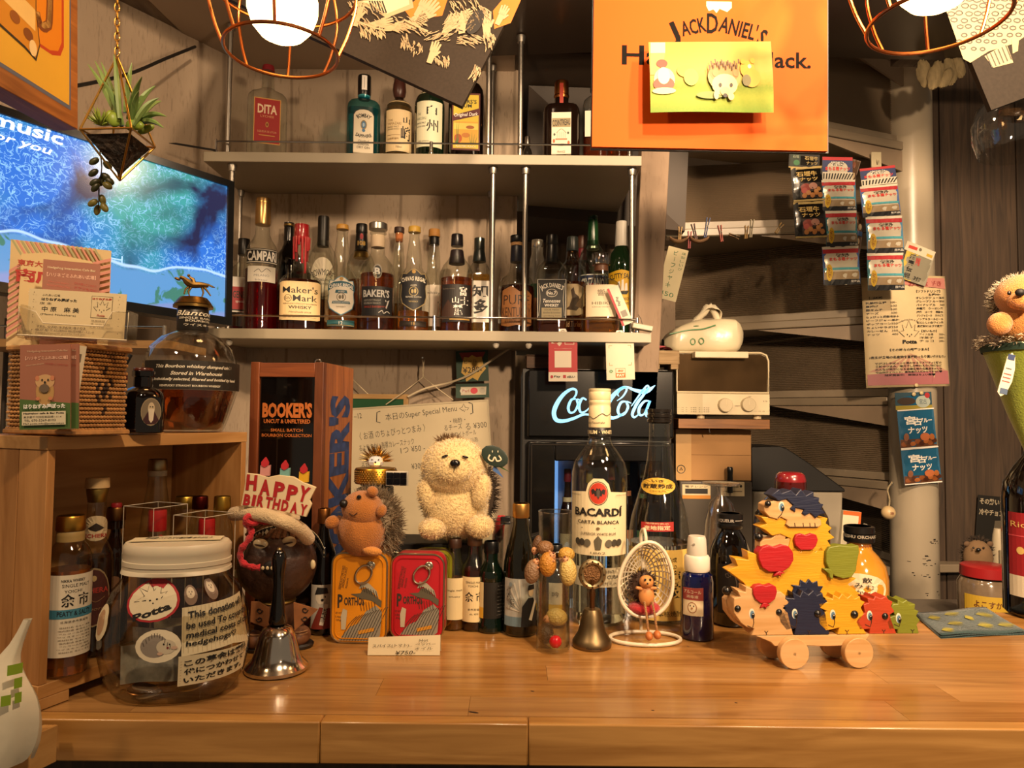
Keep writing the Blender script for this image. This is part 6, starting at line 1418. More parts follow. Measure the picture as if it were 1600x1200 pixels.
CC('dark bottle with black cap and white and yellow label, behind the test tube',868,42,851,980,PWN,dark_glass('#120c08'),None,[(.88,1,.50,.48,BLK)],[(.2,.55,.5,[('r',-1,1,0,1,'#cfc7b4'),('r',-1,1,0,.25,'#c9a42c'),('t','吟',0,.6,.5,.2,K)])])

# rum bottle
rum = CC('large clear white rum bottle with cream label and red bat emblem, centre of the counter',936,86,608,976,
   [(.92,0),(.98,.008),(1,.03),(1,.60),(.985,.64),(.90,.68),(.70,.72),(.47,.755),(.385,.785),(.37,.84),(.37,.99)],thin_glass('#f2f6f2',base=.07,edge=.55),(.30,liquid('#f4f8f2',1.0)),
   [(.83,1,.40,.40,C('#d6c49a',.4),'cap',[(.39,0),(.40,.02),(.40,.52),(.385,.54),(.385,.60),(.40,.62),(.40,.68),(.385,.70),(.40,.72),(.40,.90),(.385,.92),(.40,.94),(.40,.99),(.36,1)]),(.79,.83,.405,.405,C('#14110f',.4),'cap_band')],
   [(.295,.62,1.22,[('p',[(-1,0),(1,0),(1,.80),(.36,.82),(.30,.92),(.14,.99),(-.14,.99),(-.30,.92),(-.36,.82),(-1,.80)],'#d9c9a2'),('e',0,.80,.285,.155,'#1c120e'),('e',0,.80,.265,.145,'#c9a47a'),('e',0,.80,.25,.136,'#b0301a'),
      ('p',[(-.20,.84),(-.14,.86),(-.08,.83),(-.04,.87),(0,.85),(.04,.87),(.08,.83),(.14,.86),(.20,.84),(.17,.78),(.12,.80),(.09,.76),(.04,.77),(0,.72),(-.04,.77),(-.09,.76),(-.12,.80),(-.17,.78)],'#1c1410'),('p',[(-.04,.75),(.04,.75),(.05,.83),(0,.86),(-.05,.83)],'#4a4038'),
      ('t','BACARDÍ',0,.57,.74,.13,'#17120e',dict(bold=.035)),('t','CARTA BLANCA',0,.43,.62,.045,'#2a1f14',dict(bold=.02,space=1.1)),('l',[(-.5,.35),(.5,.35)],.005,'#3a2c1c'),('e',0,.35,.05,.018,'#6b5434'),('t','SUPERIOR WHITE RUM',0,.28,.5,.035,'#3a2c1c'),
      ('p',[(-.07,.08),(.07,.08),(.11,.20),(0,.26),(-.11,.20)],'#57503e')] + [('e',x_,.155+.02*abs(x_),.10,.05,'#5d5646') for x_ in (-.30,.30)] + [('e',x_,.155+.03*abs(x_),.085,.045,'#3c362c') for x_ in (-.46,.46,-.60,.60)] + [('t','1862',0,.04,.2,.03,'#3a2c1c'),('t','FOUNDED',-.7,.775,.2,.018,K),('t','SANTIAGO DE CUBA',.7,.775,.2,.018,K)]),
    (.165,.245,.95,[('r',-1,1,0,1,'#b5ab8f'),('t','FOUNDED 1862',0,.8,.6,.16,'#4a4436'),('t','SANTIAGO de CUBA',0,.52,.8,.2,'#4a4436',dict(bold=.02)),('t','SUPERIOR WHITE RUM',0,.18,.7,.14,'#4a4436')],'foot_label'),
    (.845,.91,1.0,[('l',[(-.7,.3),(-.4,.5),(-.2,.35),(.1,.7),(.3,.55),(.7,.95)],.05,'#3a3026',3),('t','Don Facundo',-.2,.1,.4,.14,'#3a3026',dict(shear=.3))],'signature',.402),
    (.795,.825,1.1,[('t','WHITE RUM · WHITE RUM',0,.5,.95,.55,'#d6c49a',dict(bold=.03))],'band_lettering',.412)],turn=-2)
CC('clear shochu bottle with long neck, gold oval sticker and cream label, open at the top',1030,96,640,972,
   [(.92,0),(.99,.01),(1,.04),(1,.34),(.985,.40),(.90,.48),(.72,.57),(.50,.68),(.40,.76),(.345,.85),(.335,.93),(.37,.935),(.37,.95),(.33,.955),(.33,.965),(.36,.97),(.36,.985),(.30,.99)],thin_glass('#f0f2ee',base=.08,edge=.6),(.36,liquid('#f0ead8',1.0)),
   [(.93,1,.36,.36,C('#15100c',.2,coat=.4),'screw_rim',[(.34,0),(.40,.1),(.40,.25),(.36,.3),(.36,.4),(.40,.45),(.40,.6),(.36,.65),(.36,.75),(.39,.8),(.39,1)])],
   [(.02,.345,1.15,[('r',-1,1,0,1,'#d6b25e'),('t','貯蔵熟成',.25,.86,.3,.07,'#3a2a10',dict(bold=.01)),('t','NEO GOLD',.25,.76,.3,.05,'#3a2a10'),('t','壱',.50,.62,.16,.18,K,dict(bold=.02)),('t','岐',.50,.42,.18,.20,K,dict(bold=.02)),('t','本格焼酎',.35,.10,.34,.08,'#3a2a10')]),
    (.595,.675,.62,[('e',0,.5,.95,.5,'#c9a03a'),('t','いき',0,.80,.3,.16,'#2a1c08',dict(bold=.02)),('t','貯蔵熟成',0,.50,.78,.28,'#2a1c08',dict(bold=.02)),('t','〈ゴールド〉',0,.2,.4,.12,'#2a1c08')],'oval_sticker',.72),
    (.425,.475,.52,[('p',[(-1,0),(1,.12),(1,1),(-1,.88)],'#9c2420'),('t','産地指定',0,.40,.8,.44,'#e0c8a0',dict(rot=2,bold=.02)),('t','地理的表示',0,.80,.7,.16,'#e0c8a0')],'red_sticker',.97)],turn=-4)
# ============================================================ SARDINE TINS
def tin(label,px,w,top,base,col,pic=True,rz=0,Yo=0,lift=0.0):
    Y = G(px,base).y + Yo; X = P(px,935,Y).x
    t = thing('sardine_tin',label,'tin',(X,Y,CTP+lift),math.radians(rz),'sardine tins')
    Wt = S(w,Y); Ht = P(px,top,Y).z - CTP - lift; D = .024
    def rrp(Wd,H0,H1,r,n=6):
        pts = []
        for cx,cz_,a0 in ((Wd/2-r,H1-r,0),(-Wd/2+r,H1-r,90),(-Wd/2+r,H0+r,180),(Wd/2-r,H0+r,270)):
            for k in range(n+1): a = math.radians(a0+90*k/n); pts.append((cx+r*math.cos(a),cz_+r*math.sin(a)))
        return pts
    MB().prism(rrp(Wt-.002,.001,Ht-.001,.013),.001,D-.001).build('tin_body',C(col,.35,.2,.08),t)
    for y in (0,D): MB().tube([(x,y,z) for x,z in rrp(Wt-.0016,.0008,Ht-.0008,.0135)],.0011,6,closed=True).build('seam_ring',metal('#c0b494',.3),t)
    W2 = Wt-.004
    f_ = MB().prism(rrp(W2,.002,Ht-.002,.012),-.0004,.001).build('lid_face',C(col,.35,.1,.05),t)
    MB().tube([(x,-.0008,z) for x,z in rrp(W2-.007,.0055,Ht-.0055,.009)],.0007,6,closed=True).build('lid_bead',C(col,.3,.3),f_)
    # ring pull
    cx,cz_ = Wt*.14,Ht*.80
    a0 = math.radians(52)
    ring = [(cx+ (.0085*math.cos(a)*1.35)*math.cos(a0) - .0085*math.sin(a)*math.sin(a0),-.0022,cz_ + .0085*math.cos(a)*1.35*math.sin(a0) + .0085*math.sin(a)*math.cos(a0)) for a in [2*PI*k/24 for k in range(24)]]
    rp_ = MB(); rp_.tube([(p[0]-.004,p[1],p[2]-.004) for p in ring],.0013,8,closed=True); rp_.ell((cx+.0045,-.0022,cz_+.0065),(.0052,.0012,.0052),16,6); rp_.build('ring_pull',metal('#b5ab98',.3),t)
    MB().ell((cx+.0045,-.0032,cz_+.0065),(.0022,.0008,.0022),12,6).build('rivet',metal('#cfc6b2',.25),t)
    if pic:
        INK = '#332c24'; GR = '#8b8474'
        draw(f_,Wt,Ht,[('t','P',-.66,.46,.09,.15,INK,dict(bold=.03)),('t','ORTHOS',-.16,.46,.36,.09,INK,dict(bold=.03)),('t','SARDINES IN HOT TOMATO SAUCE',-.62,.72,.42,.03,INK,dict(rot=80)),('t','SARDINES A LA SAUCE',-.52,.72,.36,.026,INK,dict(rot=80)),('t','PIQUANTE',-.42,.66,.18,.024,INK,dict(rot=80)),
           ('t','NET WT',-.72,.33,.12,.022,INK),('t','4.4oz',-.72,.29,.12,.026,INK),('t','125g',-.72,.25,.10,.026,INK),
           ('p',[(-.7,.03),(.75,.03),(.82,.35),(.6,.42),(.25,.35),(0,.22),(-.3,.18)],GR),('p',[(-.30,.54),(.0,.50),(.45,.47),(.78,.40),(.80,.47),(.5,.54),(.42,.60),(.15,.60),(.05,.55)],'#57503f'),('p',[(.0,.60),(.08,.68),(.35,.66),(.62,.58),(.70,.50),(.5,.56),(.2,.62)],'#a39b86'),('p',[(-.60,.15),(-.45,.15),(-.40,.36),(-.55,.38),(-.62,.30)],'#b0a68c')] +
           [('l',[(-.6+i*.10,.03),(-.35+i*.12,.20 + .015*i),(-.05+i*.10,.30+.01*i)],.006,INK,3) for i in range(12)] + [('l',[(.05+i*.09,.64-.01*i),(.12+i*.09,.58-.012*i)],.006,INK) for i in range(7)] + [('l',[(.1+i*.1,.36),(.05+i*.1,.46)],.005,INK) for i in range(6)] + [('p',[(0,.10),(.55,.14),(.55,.18),(0,.14)],'#c98a2a')],
           flat(-.0004),name='printed_design')
    return t
tin('orange sardine tin standing upright below the brown hedgehog plush',561,88,863,1006,'#d98a16',rz=-2)
tin('red sardine tin standing upright right of the orange one',652,84,865,1001,'#b5202a',rz=-2)
tin('dark olive sardine tin behind the orange and red tins',598,70,862,985,'#3c3022',False,Yo=.012)
tin('yellow-green sardine tin peeking out behind the red one',675,66,857,986,'#8f8c22',True,rz=-3,Yo=.012)
bxs = thing('black_box','black box behind the tins that carries the two plush toys','box',(P(650,900,.955).x,.955,CTP))
bt_z = P(700,846,.93).z - CTP
MB().box(P(616,900,.955).x-bxs.location.x,P(752,900,.955).x-bxs.location.x,-.040,.030,0,bt_z).build('box_body',C('#120f0d',.5),bxs,bev=.002)
# price slip
ps = G(632,1007)
sl = thing('price_slip','folded cream paper price slip with handwriting, in front of the tins','paper',(P(631,1000,.797).x,.797,CTP),0)
Wp,Hp_ = S(111,.797),S(29,.797)
MB().hexa([(-Wp/2,0,0),(Wp/2,.002,0),(Wp/2,.006,Hp_),(-Wp/2,.004,Hp_*.86)],[(-Wp/2,.0004,0),(Wp/2,.0024,0),(Wp/2,.0064,Hp_),(-Wp/2,.0044,Hp_*.86)]).hexa([(-Wp/2,.0048,Hp_*.86),(Wp/2,.0068,Hp_),(Wp/2,.016,0),(-Wp/2,.014,0)],[(-Wp/2,.0052,Hp_*.86),(Wp/2,.0072,Hp_),(Wp/2,.0164,0),(-Wp/2,.0144,0)]).build('sheet',C('#d8c8a4',.6),sl)
draw(sl,Wp,Hp_,[('t','スパイス(トマト)...',-.32,.50,.55,.20,K,dict(rot=2)),('t','¥750-',.05,.16,.28,.2,K,dict(rot=2,shear=.2)),('t','Hot',.55,.80,.12,.14,K,dict(rot=2)),('t','ペッパー',.60,.60,.28,.13,K,dict(rot=2)),('t','オイル',.55,.38,.25,.12,K,dict(rot=2))],lambda u,v,l: (u,-.0003 + v*.12 - .0001*l,v*.98),name='handwriting')

# ============================================================ PLUSH TOYS
# brown hedgehog
PY = .845
ht = thing('hedgehog_plush','small orange-brown hedgehog plush looking up, sitting on the orange tin','plush toy',(P(565,860,PY).x,PY,P(565,866,PY).z+.0012))
q = local(ht,PY); OR_ = fabric('#b06a20',bump=.8,bs=900)
mb = MB(); mb.ell(q(566,830),(S(38,PY),.026,S(39,PY)),28,18)
mb.build('body',OR_,ht)
hd = MB().ell(q(568,796,-.004),(S(31,PY),.023,S(29,PY)),24,16,rot=(0,14,0),fn=lambda p: 1 + .10*max(0,-p.x)**4); hd.build('head',OR_,ht)
nb = q(537,787,-.019)
MB().ell(nb,(.0050,.0046,.0050),14,10,rot=(0,20,0)).build('nose',C('#0c0908',.4),ht)
e_ = MB().ell(q(561,777,-.022),.0028,12,8).build('eye',C('#050505',.05,coat=.8),ht)
MB().tube(smoothpts([q(546,802,-.0235),q(552,806,-.0265),q(558,801,-.027)],3),.0005,6).build('mouth',C('#3a1c0a',.8),ht)
for px,py,rx,rz2,a in ((582,768,9,8,30),(596,798,8,10,20),(519,816,12,10,-30),(581,861,16,7,8)):
    MB().ell(q(px,py,-.018 if px != 519 else -.008),(S(rx,PY),.006,S(rz2,PY)),14,10,rot=(0,a,0)).build('ear' if py < 800 and px < 590 else 'paw',OR_ if py < 850 else fabric('#c07e34'),ht)
FUR = C('#7a6a54',.8,0,.6,60)
mb = MB(); c = q(582,818,.014)
mb.ell(c,(S(40,PY),.026,S(50,PY)),18,12)
mb.spikes(c,(S(40,PY),.026,S(50,PY)),1500,.013,.0009,keep=lambda d: d.y > -.35 or d.x > .5 or d.z > .75,jit=.8,seed=3)
mb.build('fur',FUR,ht)['kind'] = 'stuff'
# cream hedgehog
PY = .925
pc = thing('hedgehog_plush','large cream fluffy hedgehog plush with black nose and round green tag','plush toy',(P(712,840,PY).x,PY,bt_z + CTP + .0035))
q = local(pc,PY); CM = C('#d8bd86',.95,0,.10,30,.9,350,0,.6)
def fluff(mb,c,r,n,ln=.005,seed=1,keep=None): return mb.spikes(c,r,n,ln,.00045,jit=.9,seed=seed,keep=keep)
def puff(name,c,r,n,ln=.0028,seed=1,mat=CM,parent=pc,rot=None):
    m_ = MB().ell(c,r,24,16,rot=rot); m_.spikes(c,r,int(n*2.2),ln,.00035,jit=.7,seed=seed,rot=rot); return m_.build(name,mat,parent)
puff('body',q(712,790,.0),(S(50,PY),.040,S(53,PY)),1500)
puff('head',q(710,731,-.008),(S(50,PY),.042,S(47,PY)),1700,seed=2)
puff('muzzle',q(709,736,-.040),(S(28,PY),.016,S(20,PY)),400,.003,3)
MB().ell(q(711,724,-.057),(.0064,.004,.0050),16,10).build('nose',C('#080606',.15,coat=.6),pc)
for px in (695,727): MB().ell(q(px,713 if px < 700 else 714,-.046),(.0042,.002,.0016),12,8,rot=(0,-15 if px < 700 else 15,0)).build('eye',C('#080606',.1,coat=.6),pc)
MB().tube([q(710,730,-.057),q(709,738,-.0565)],.0004,6).build('mouth',C('#2a1c10',.8),pc)
puff('arm',q(752,768,-.028),(S(14,PY),.014,S(26,PY)),400,seed=5,rot=(0,12,0)); puff('arm',q(668,775,-.022),(S(14,PY),.014,S(26,PY)),400,seed=6,rot=(0,-14,0))
puff('leg',q(750,822,-.034),(S(20,PY),.018,S(17,PY)),500,seed=7); puff('leg',q(676,826,-.034),(S(20,PY),.018,S(15,PY)),500,seed=8)
mb = MB(); c = q(718,771,.026); r = (S(58,PY),.034,S(66,PY)); mb.ell(c,r,18,12); mb.spikes(c,r,1300,.010,.0008,jit=.7,seed=11,keep=lambda d: d.y > -.3)
mb.build('back_fur',C('#3c2e22',.9,0,.4,90),pc)['kind'] = 'stuff'
mb = MB(); mb.spikes(q(702,690,-.01),(S(18,PY),.01,S(6,PY)),160,.008,.0006,jit=.5,seed=12,keep=lambda d: d.z > 0); mb.build('forehead_tuft',C('#6a4e30',.9),pc)['kind'] = 'stuff'
tg = q(773,713,-.03)
t_ = MB().ell(tg,(S(22,PY),.0006,S(15,PY)),24,6,rot=(0,28,0)).build('round_tag',C('#1c2c22',.5),pc)
MB().tube(smoothpts([tg + Vector((-.006,-.001,.002)),tg + Vector((-.008,-.001,-.003)),tg + Vector((-.003,-.001,-.006)),tg + Vector((0,-.001,-.001)),tg + Vector((.003,-.001,-.006)),tg + Vector((.008,-.001,-.004)),tg + Vector((.005,-.001,.001))],4),.0010,6).build('tag_emblem',C('#d8cdb0',.5),t_)
for dx in (-.003,.004): MB().ell(tg + Vector((dx,-.001,.006)),(.0006,.0004,.0016),8,6).build('tag_emblem',C('#d8cdb0',.5),t_)
for (a_,b_,c_,cl_) in (((763,722),(797,738),(782,728),'#3f7a34'),((772,724),(787,747),(770,735),'#3c5f96')):
    MB().hexa([q(*a_,-.028),q(*b_,-.026),q(*c_,-.028)],[q(*a_,-.0272),q(*b_,-.0252),q(*c_,-.0272)]).build('leaf_tag',C(cl_,.5),pc)

# ============================================================ CRYSTAL HEDGEHOG ON TURNTABLE
ty_ = thing('turntable','small gold-rimmed solar turntable on a black stand','turntable',(P(586,800,.985).x,.985,CTP))
zt_ = P(586,731,.985).z - CTP
R = S(32,.985)
MB().box(-.022,.022,-.02,.02,0,zt_-.026).build('stand',C('#0f0d0c',.4),ty_,bev=.002)
MB().lathe([(.018,zt_-.0258),(.022,zt_-.0215)],28).build('motor_base',C('#121110',.4),ty_)
MB().lathe([(R*.97,zt_-.021),(R,zt_-.020),(R,zt_-.002),(R*.96,zt_),(R*.3,zt_)],40).build('gold_rim',metal('#b8862e',.3),ty_)
mb = MB()
for i in range(44):
    for k in range(6): a = 2*PI*(i+.5*(k % 2))/44; mb.ell((R*1.0*math.cos(a),R*math.sin(a),zt_-.018+.0028*k),(.0010,.0010,.0011),6,4)
mb.build('glitter_stones',C('#e0b868',.1,.8,.2,40),ty_)['kind'] = 'stuff'
sp_ = MB(); 
for i in range(3):
    for j in range(2): sp_.box(.020+i*.0092,.0285+i*.0092,-.030,-.028,zt_-.020+j*.0085,zt_-.0122+j*.0085)
sol = MB().box(.019,.049,-.0278,-.026,zt_-.0215,zt_-.002).build('solar_panel',C('#cfc6b4',.4),ty_); sp_.build('solar_cells',C('#0a0c12',.12,coat=.5),sol)['kind'] = 'stuff'
cg = thing('crystal_hedgehog','tiny clear crystal hedgehog with gold spikes on the turntable','figurine',(ty_.location.x,.985,CTP + zt_ + .0006))
CRY = C('#e8eef4',.05,.35,.1,30,coat=1)
MB().ell((0,-.004,.008),(.0115,.010,.0085),8,6).build('crystal_body',CRY,cg,smooth=False)
mb = MB().spikes((0,.002,.010),(.012,.010,.010),150,.013,.0012,keep=lambda d: d.z > -.1 and d.y > -.75,jit=.15,seed=2); mb.build('gold_spikes',metal('#d0b070',.2),cg)['kind'] = 'stuff'
MB().ell((.002,-.0145,.008),.0014,8,6).build('nose',C('#050505',.2),cg)
for dx in (-.003,.006): MB().ell((dx,-.0125,.0115),.0010,8,6).build('eye',C('#050505',.2),cg)

# ============================================================ TEST TUBE WITH HANGING HEDGEHOGS
tx = thing('glass_vase','narrow clear glass cylinder vase hung with tiny hedgehog figures','vase',(P(864,1000,.825).x,.825,CTP))
R = S(26,.825); H = P(864,868,.825).z - CTP
MB().lathe([(R*.9,0),(R,.002),(R*.97,H*.3),(R*.95,H),(R*.90,H),(R*.92,.005),(.001,.004)],36,caps=False).build('glass_wall',thin_glass('#f4f4ee',base=.08,edge=.7),tx)
MB().tube([(R*.93*math.cos(2*PI*i/32),R*.93*math.sin(2*PI*i/32),H) for i in range(32)],.0007,6,closed=True).build('rim',thin_glass('#ffffff',base=.3,edge=.8),tx)
m,nt,b = newmat('studded_resin')
def studded(c):
    key = ('stud',c)
    if key in MATS: return MATS[key]
    m,nt,b = newmat('studded_resin'); b.inputs['Base Color'].default_value = lin(c); b.inputs['Roughness'].default_value = .5
    tc = nt.nodes.new('ShaderNodeTexCoord'); v = nt.nodes.new('ShaderNodeTexVoronoi'); v.inputs['Scale'].default_value = 420
    nt.links.new(tc.outputs['Object'],v.inputs['Vector']); bp = nt.nodes.new('ShaderNodeBump'); bp.inputs['Strength'].default_value = .9; bp.inputs['Distance'].default_value = .001; bp.invert = True
    nt.links.new(v.outputs['Distance'],bp.inputs['Height']); nt.links.new(bp.outputs[0],b.inputs['Normal']); MATS[key] = m; return m
SKN = C('#c08a60',.5)
def hog(label,px,py,rx,rz2,col,Y,head,rot=0,hang=True):
    t = thing('hedgehog_figure',label,'figurine',P(px,py,Y),0,'tiny hedgehog figures')
    MB().ell((0,0,0),(S(rx,Y),S(min(rx,rz2),Y),S(rz2,Y)),20,14,rot=(0,rot,0)).build('studded_back',studded(col),t)
    h = Vector((S(head[0],Y),-S(4,Y),S(head[1],Y)))
    MB().ell(h,(.0044,.0036,.0044),12,8).build('head',SKN,t); d = h.normalized()
    MB().ell(h + d*.0042 + Vector((0,-.001,0)),(.0014,.0012,.0014),8,6).build('nose',C('#6b3a2a',.4),t)
    for s_ in (-1,1): MB().ell(h + Vector((s_*.0020,-.0034,.0010)),.0006,6,4).build('eye',C('#080606',.2),t)
    MB().tube([(0,-.002,0),h*.6 + Vector((.004,-.006,0))],[.002,.0014],6).build('paw',SKN,t)
    return t
hog('brown studded hedgehog figure looking over the vase rim',852,856,13,11,'#7d5836',.825,(4,-8))
hog('dark brown hedgehog figure curled behind the left rim',839,851,7,15,'#5e4028',.835,(-3,-8),12)
hog('orange-gold hedgehog figure hanging in front of the rim',856,882,13.5,19,'#b57a28',.812,(6,14))
hog('grey-brown hedgehog figure hanging at the left side of the vase',832,893,12.5,19,'#84664a',.818,(5,15),10)
hog('small golden hedgehog figure on the right rim',885,866,13,11,'#b58c3a',.828,(-6,-8))
hog('pale yellow hedgehog figure hanging at the right side of the vase',887,893,14,22,'#c2a860',.815,(-4,18),-4)
hog('pale yellow hedgehog figure inside the vase, lying on top',870,964,17,13,'#bda45c',.826,(-15,-2),10)
hog('dark hedgehog figure at the bottom of the vase',852,990,13,15,'#33261c',.828,(8,-4))
rbk = thing('red_ball','small shiny red ball at the bottom of the glass vase','ball',P(868,991,.808)); rbk.location.z = CTP + .0135
MB().ell((0,0,0),.0072,20,14).build('ball',C('#a80e16',.1,coat=.6),rbk)

# small bell with coin top
sb_ = thing('souvenir_bell','small pewter souvenir bell topped with an embossed ring emblem','bell',(P(925,980,.838).x,.838,CTP))
R = S(30,.838); H = P(921,951,.838).z - CTP
PEW = metal('#7d6a4c',.42)
MB().lathe([(R*.98,0),(R,.001),(R,H*.14),(R*.88,H*.24),(R*.72,H*.38),(R*.60,H*.60),(R*.53,H*.85),(R*.40,H*1.0),(R*.14,H*1.03)],36).build('bell_cup',PEW,sb_)
draw(sb_,S(30,.838),S(5,.838),[('t','Germany',0,.5,.8,.8,'#2e2618',dict(bold=.02))],curved(R*1.004),z0=.001,name='lettering')
zc_ = P(921,897,.838).z - CTP
MB().lathe([(R*.14,H*1.03),(R*.12,H*1.25),(R*.17,H*1.4),(R*.12,H*1.5),(R*.15,H*1.8),(R*.1,zc_-S(20,.838))],16).build('stem',metal('#6e4c30',.4),sb_)
MB().tube([(S(17,.838)*math.cos(a),0,zc_+S(19,.838)*math.sin(a)) for a in [2*PI*k/32 for k in range(32)]],S(4.5,.838),8,closed=True).build('emblem_ring',metal('#9a8a68',.45),sb_)
MB().ell((0,0,zc_),(S(14,.838),.0016,S(15,.838)),24,8).build('emblem_disc',C('#7d5c3c',.4,.9,.3,300,.8,600),sb_)
mb = MB()
for k in range(12): a = 2*PI*k/12; mb.box(S(17.5,.838)*math.cos(a)-.0008,S(17.5,.838)*math.cos(a)+.0008,-.0042,-.003,zc_+S(19.5,.838)*math.sin(a)-.0011,zc_+S(19.5,.838)*math.sin(a)+.0011)
mb.build('embossed_marks',metal('#4e4230',.5),sb_)['kind'] = 'stuff'

# ============================================================ EGG CHAIR WITH DOLL
EY = .86
eg = thing('egg_chair','miniature white hanging egg chair with red cushion on a ring stand','toy chair',(P(1008,990,EY).x,EY,CTP))
q = local(eg,EY); WHT = C('#d9ccb2',.35,coat=.2)
Rb = S(54,EY)
MB().tube([(Rb*math.cos(a),Rb*.62*math.sin(a),.0025) for a in [2*PI*k/40 for k in range(40)]],.0022,8,closed=True).build('ring_base',WHT,eg)
top_ = q(1005,836,.02)
MB().tube(smoothpts([(0,Rb*.62,.0025),(.0,Rb*.66,.03),(.002,Rb*.6,top_.z*.6),(.0,.030,top_.z*.97),(top_.x,.016,top_.z+.008),(top_.x,.004,top_.z+.002),(top_.x,.002,top_.z-.006)],5),.0020,8).build('stand_pole',WHT,eg)
MB().tube([(top_.x+.0016*math.cos(a),.002,top_.z-.007+.0024*math.sin(a)) for a in [2*PI*k/12 for k in range(12)]],.0005,6,closed=True).build('chain',metal('#8a7a5c',.3),eg)
cen = q(1008,903); rx,rz2,dp = S(41,EY),S(57,EY),.036
RT = eul(0,7,0)
def eggp(a,b): # a around rim, b 0..90 depth
    x,z = math.cos(a)*math.cos(b)*rx,math.sin(a)*math.cos(b)*rz2; x *= (1-.14*math.sin(a)); return cen + RT @ Vector((x,math.sin(b)*dp - .008,z))
MB().tube([eggp(2*PI*k/40,0) for k in range(40)],.0022,8,closed=True).build('rim',WHT,eg)
for j in range(1,9): MB().tube([eggp(2*PI*k/32,PI/2*j/9.3) for k in range(32)],.0009,6,closed=True).build('lattice_ring',WHT,eg)
for k in range(28): MB().tube([eggp(2*PI*k/28,PI/2*j/8) for j in range(8)],.0009,5).build('lattice_rib',WHT,eg)
MB().ell(q(1006,949,.001),(S(25,EY),.018,S(10,EY)),20,12).build('cushion',fabric('#a3141c'),eg)
dl_ = thing('hedgehog_doll','tiny hedgehog doll with brown spines and dangling string legs in the egg chair','doll',q(1007,934,-.014) + eg.location)
q = local(dl_,EY); SK2 = C('#c9884c',.5)
MB().ell(q(1010,930,-.010),(S(12,EY),.008,S(17,EY)),18,12).build('body',SK2,dl_)
MB().ell(q(1010,909,-.012),(S(11,EY),.0085,S(10,EY)),18,12,fn=lambda p: 1+.25*max(0,-p.y)**5).build('head',SK2,dl_)
MB().ell(q(1012,912,-.025),.0012,8,6).build('nose',C('#0a0606',.2),dl_)
for px in (1008,1016): MB().ell(q(px,906,-.021),(.0013,.0008,.0018),8,6).build('eye',C('#101418',.2),dl_)
c = q(1004,916,.001); r = (S(19,EY),.009,S(23,EY)); mb = MB().ell(c,r,18,12); mb.spikes(c,r,420,.005,.0008,keep=lambda d: d.y > -.5 or d.z > .4,jit=.3,seed=4); mb.build('spines',C('#3a2416',.7,0,.3,100),dl_)['kind'] = 'stuff'
for a_,b_ in (((1003,920),(994,918)),((1017,919),(1026,919))): MB().tube([q(*a_,-.014),q(*b_,-.016)],[.0022,.0016],8).build('arm',SK2,dl_)
for k,(a_,b_,c_) in enumerate((((1007,940),(1010,960),(1013,986)),((1019,940),(1023,960),(1026,984)))):
    MB().tube([q(*a_,-.018),q(*b_,-.024),q(*c_,-.024)],.0014,8).build('string_leg',C('#a8794c',.8,0,.3,400,.8,900),dl_)
    MB().ell(q(c_[0]+1,c_[1]+8,-.027),(.0044,.0062,.0050),14,10).build('shoe',C('#b86a34',.5),dl_)
# blue spray bottle
sb = CC('cobalt blue spray bottle with white sprayer and small picture label',1089,50,838,1001,[(.94,0),(1,.015),(1,.56),(.92,.62),(.60,.66),(.50,.68)],C('#060d3c',.06,coat=.7),None,[],
   [(.24,.52,.66,[('p',[(-1,0),(1,.02),(1,1),(-1,.96)],'#d3c3a0'),('p',[(-1,.55),(1,.56),(1,1),(-1,.96)],'#8c3a34'),('t','アルコール',0,.84,.8,.12,'#e0d0b0'),('t','消毒液',0,.68,.55,.11,'#e0d0b0'),('o',0,.30,.42,.19,.14,'#8c5a3a'),('e',-.15,.36,.05,.025,K),('e',.15,.36,.05,.025,K),('e',0,.28,.08,.035,'#8c5a3a')])],group=GC,turn=-16)
H = P(1089,838,sb.location.y).z - CTP; R = S(50,sb.location.y)/2
MB().lathe([(R*.74,H*.655),(R*.78,H*.67),(R*.78,H*.79),(R*.70,H*.81),(R*.60,H*.815)],28).build('sprayer_collar',C('#d6cdbc',.4),sb); MB().lathe([(R*.60,H*.816),(R*.62,H*.83),(R*.56,H*.97),(R*.50,H)],28).build('overcap',C('#c9c2b4',.25,sub=.1),sb)
MB().cyl((0,-R*.58,H*.93),(0,-R*.66,H*.93),.0012).build('nozzle',C('#8a8478',.4),sb)
# ============================================================ WOODEN HEDGEHOG TOY
TY = .79
toy = thing('wooden_toy','colourful wooden hedgehog stacking puzzle on a four-wheeled wagon, right of the spray bottle','toy',(P(1283,1000,TY).x,TY,CTP),math.radians(4))
kk = S(1,TY)/3.75; zb0 = 1175
def tp(x,y): return ((x-755)*kk,(zb0-y)*kk)
def woodp(c,v=.12): return C(c,.45,0,v,10,.15,60,st=(1,1,9))
NAT = wood('#cda472','#b5884f',.5,6,0,14,bump=.08)
YEL,NVY,RDD,GRN,REDW = woodp('#c9921a'),woodp('#141a34'),woodp('#a83a1c'),woodp('#6f7420'),woodp('#a3141c')
def piece(name,pts,y0,y1,m,parent=toy,bev=.0008):
    return MB().prism([tp(*p) for p in pts],y0,y1).build(name,m,parent,bev=bev)
def ball(parent,x,y,r,yy): 
    p = tp(x,y); o = MB().ell((p[0],yy,p[1]),r*kk,16,12).build('nose',C('#0a0808',.3,coat=.3),parent); return o
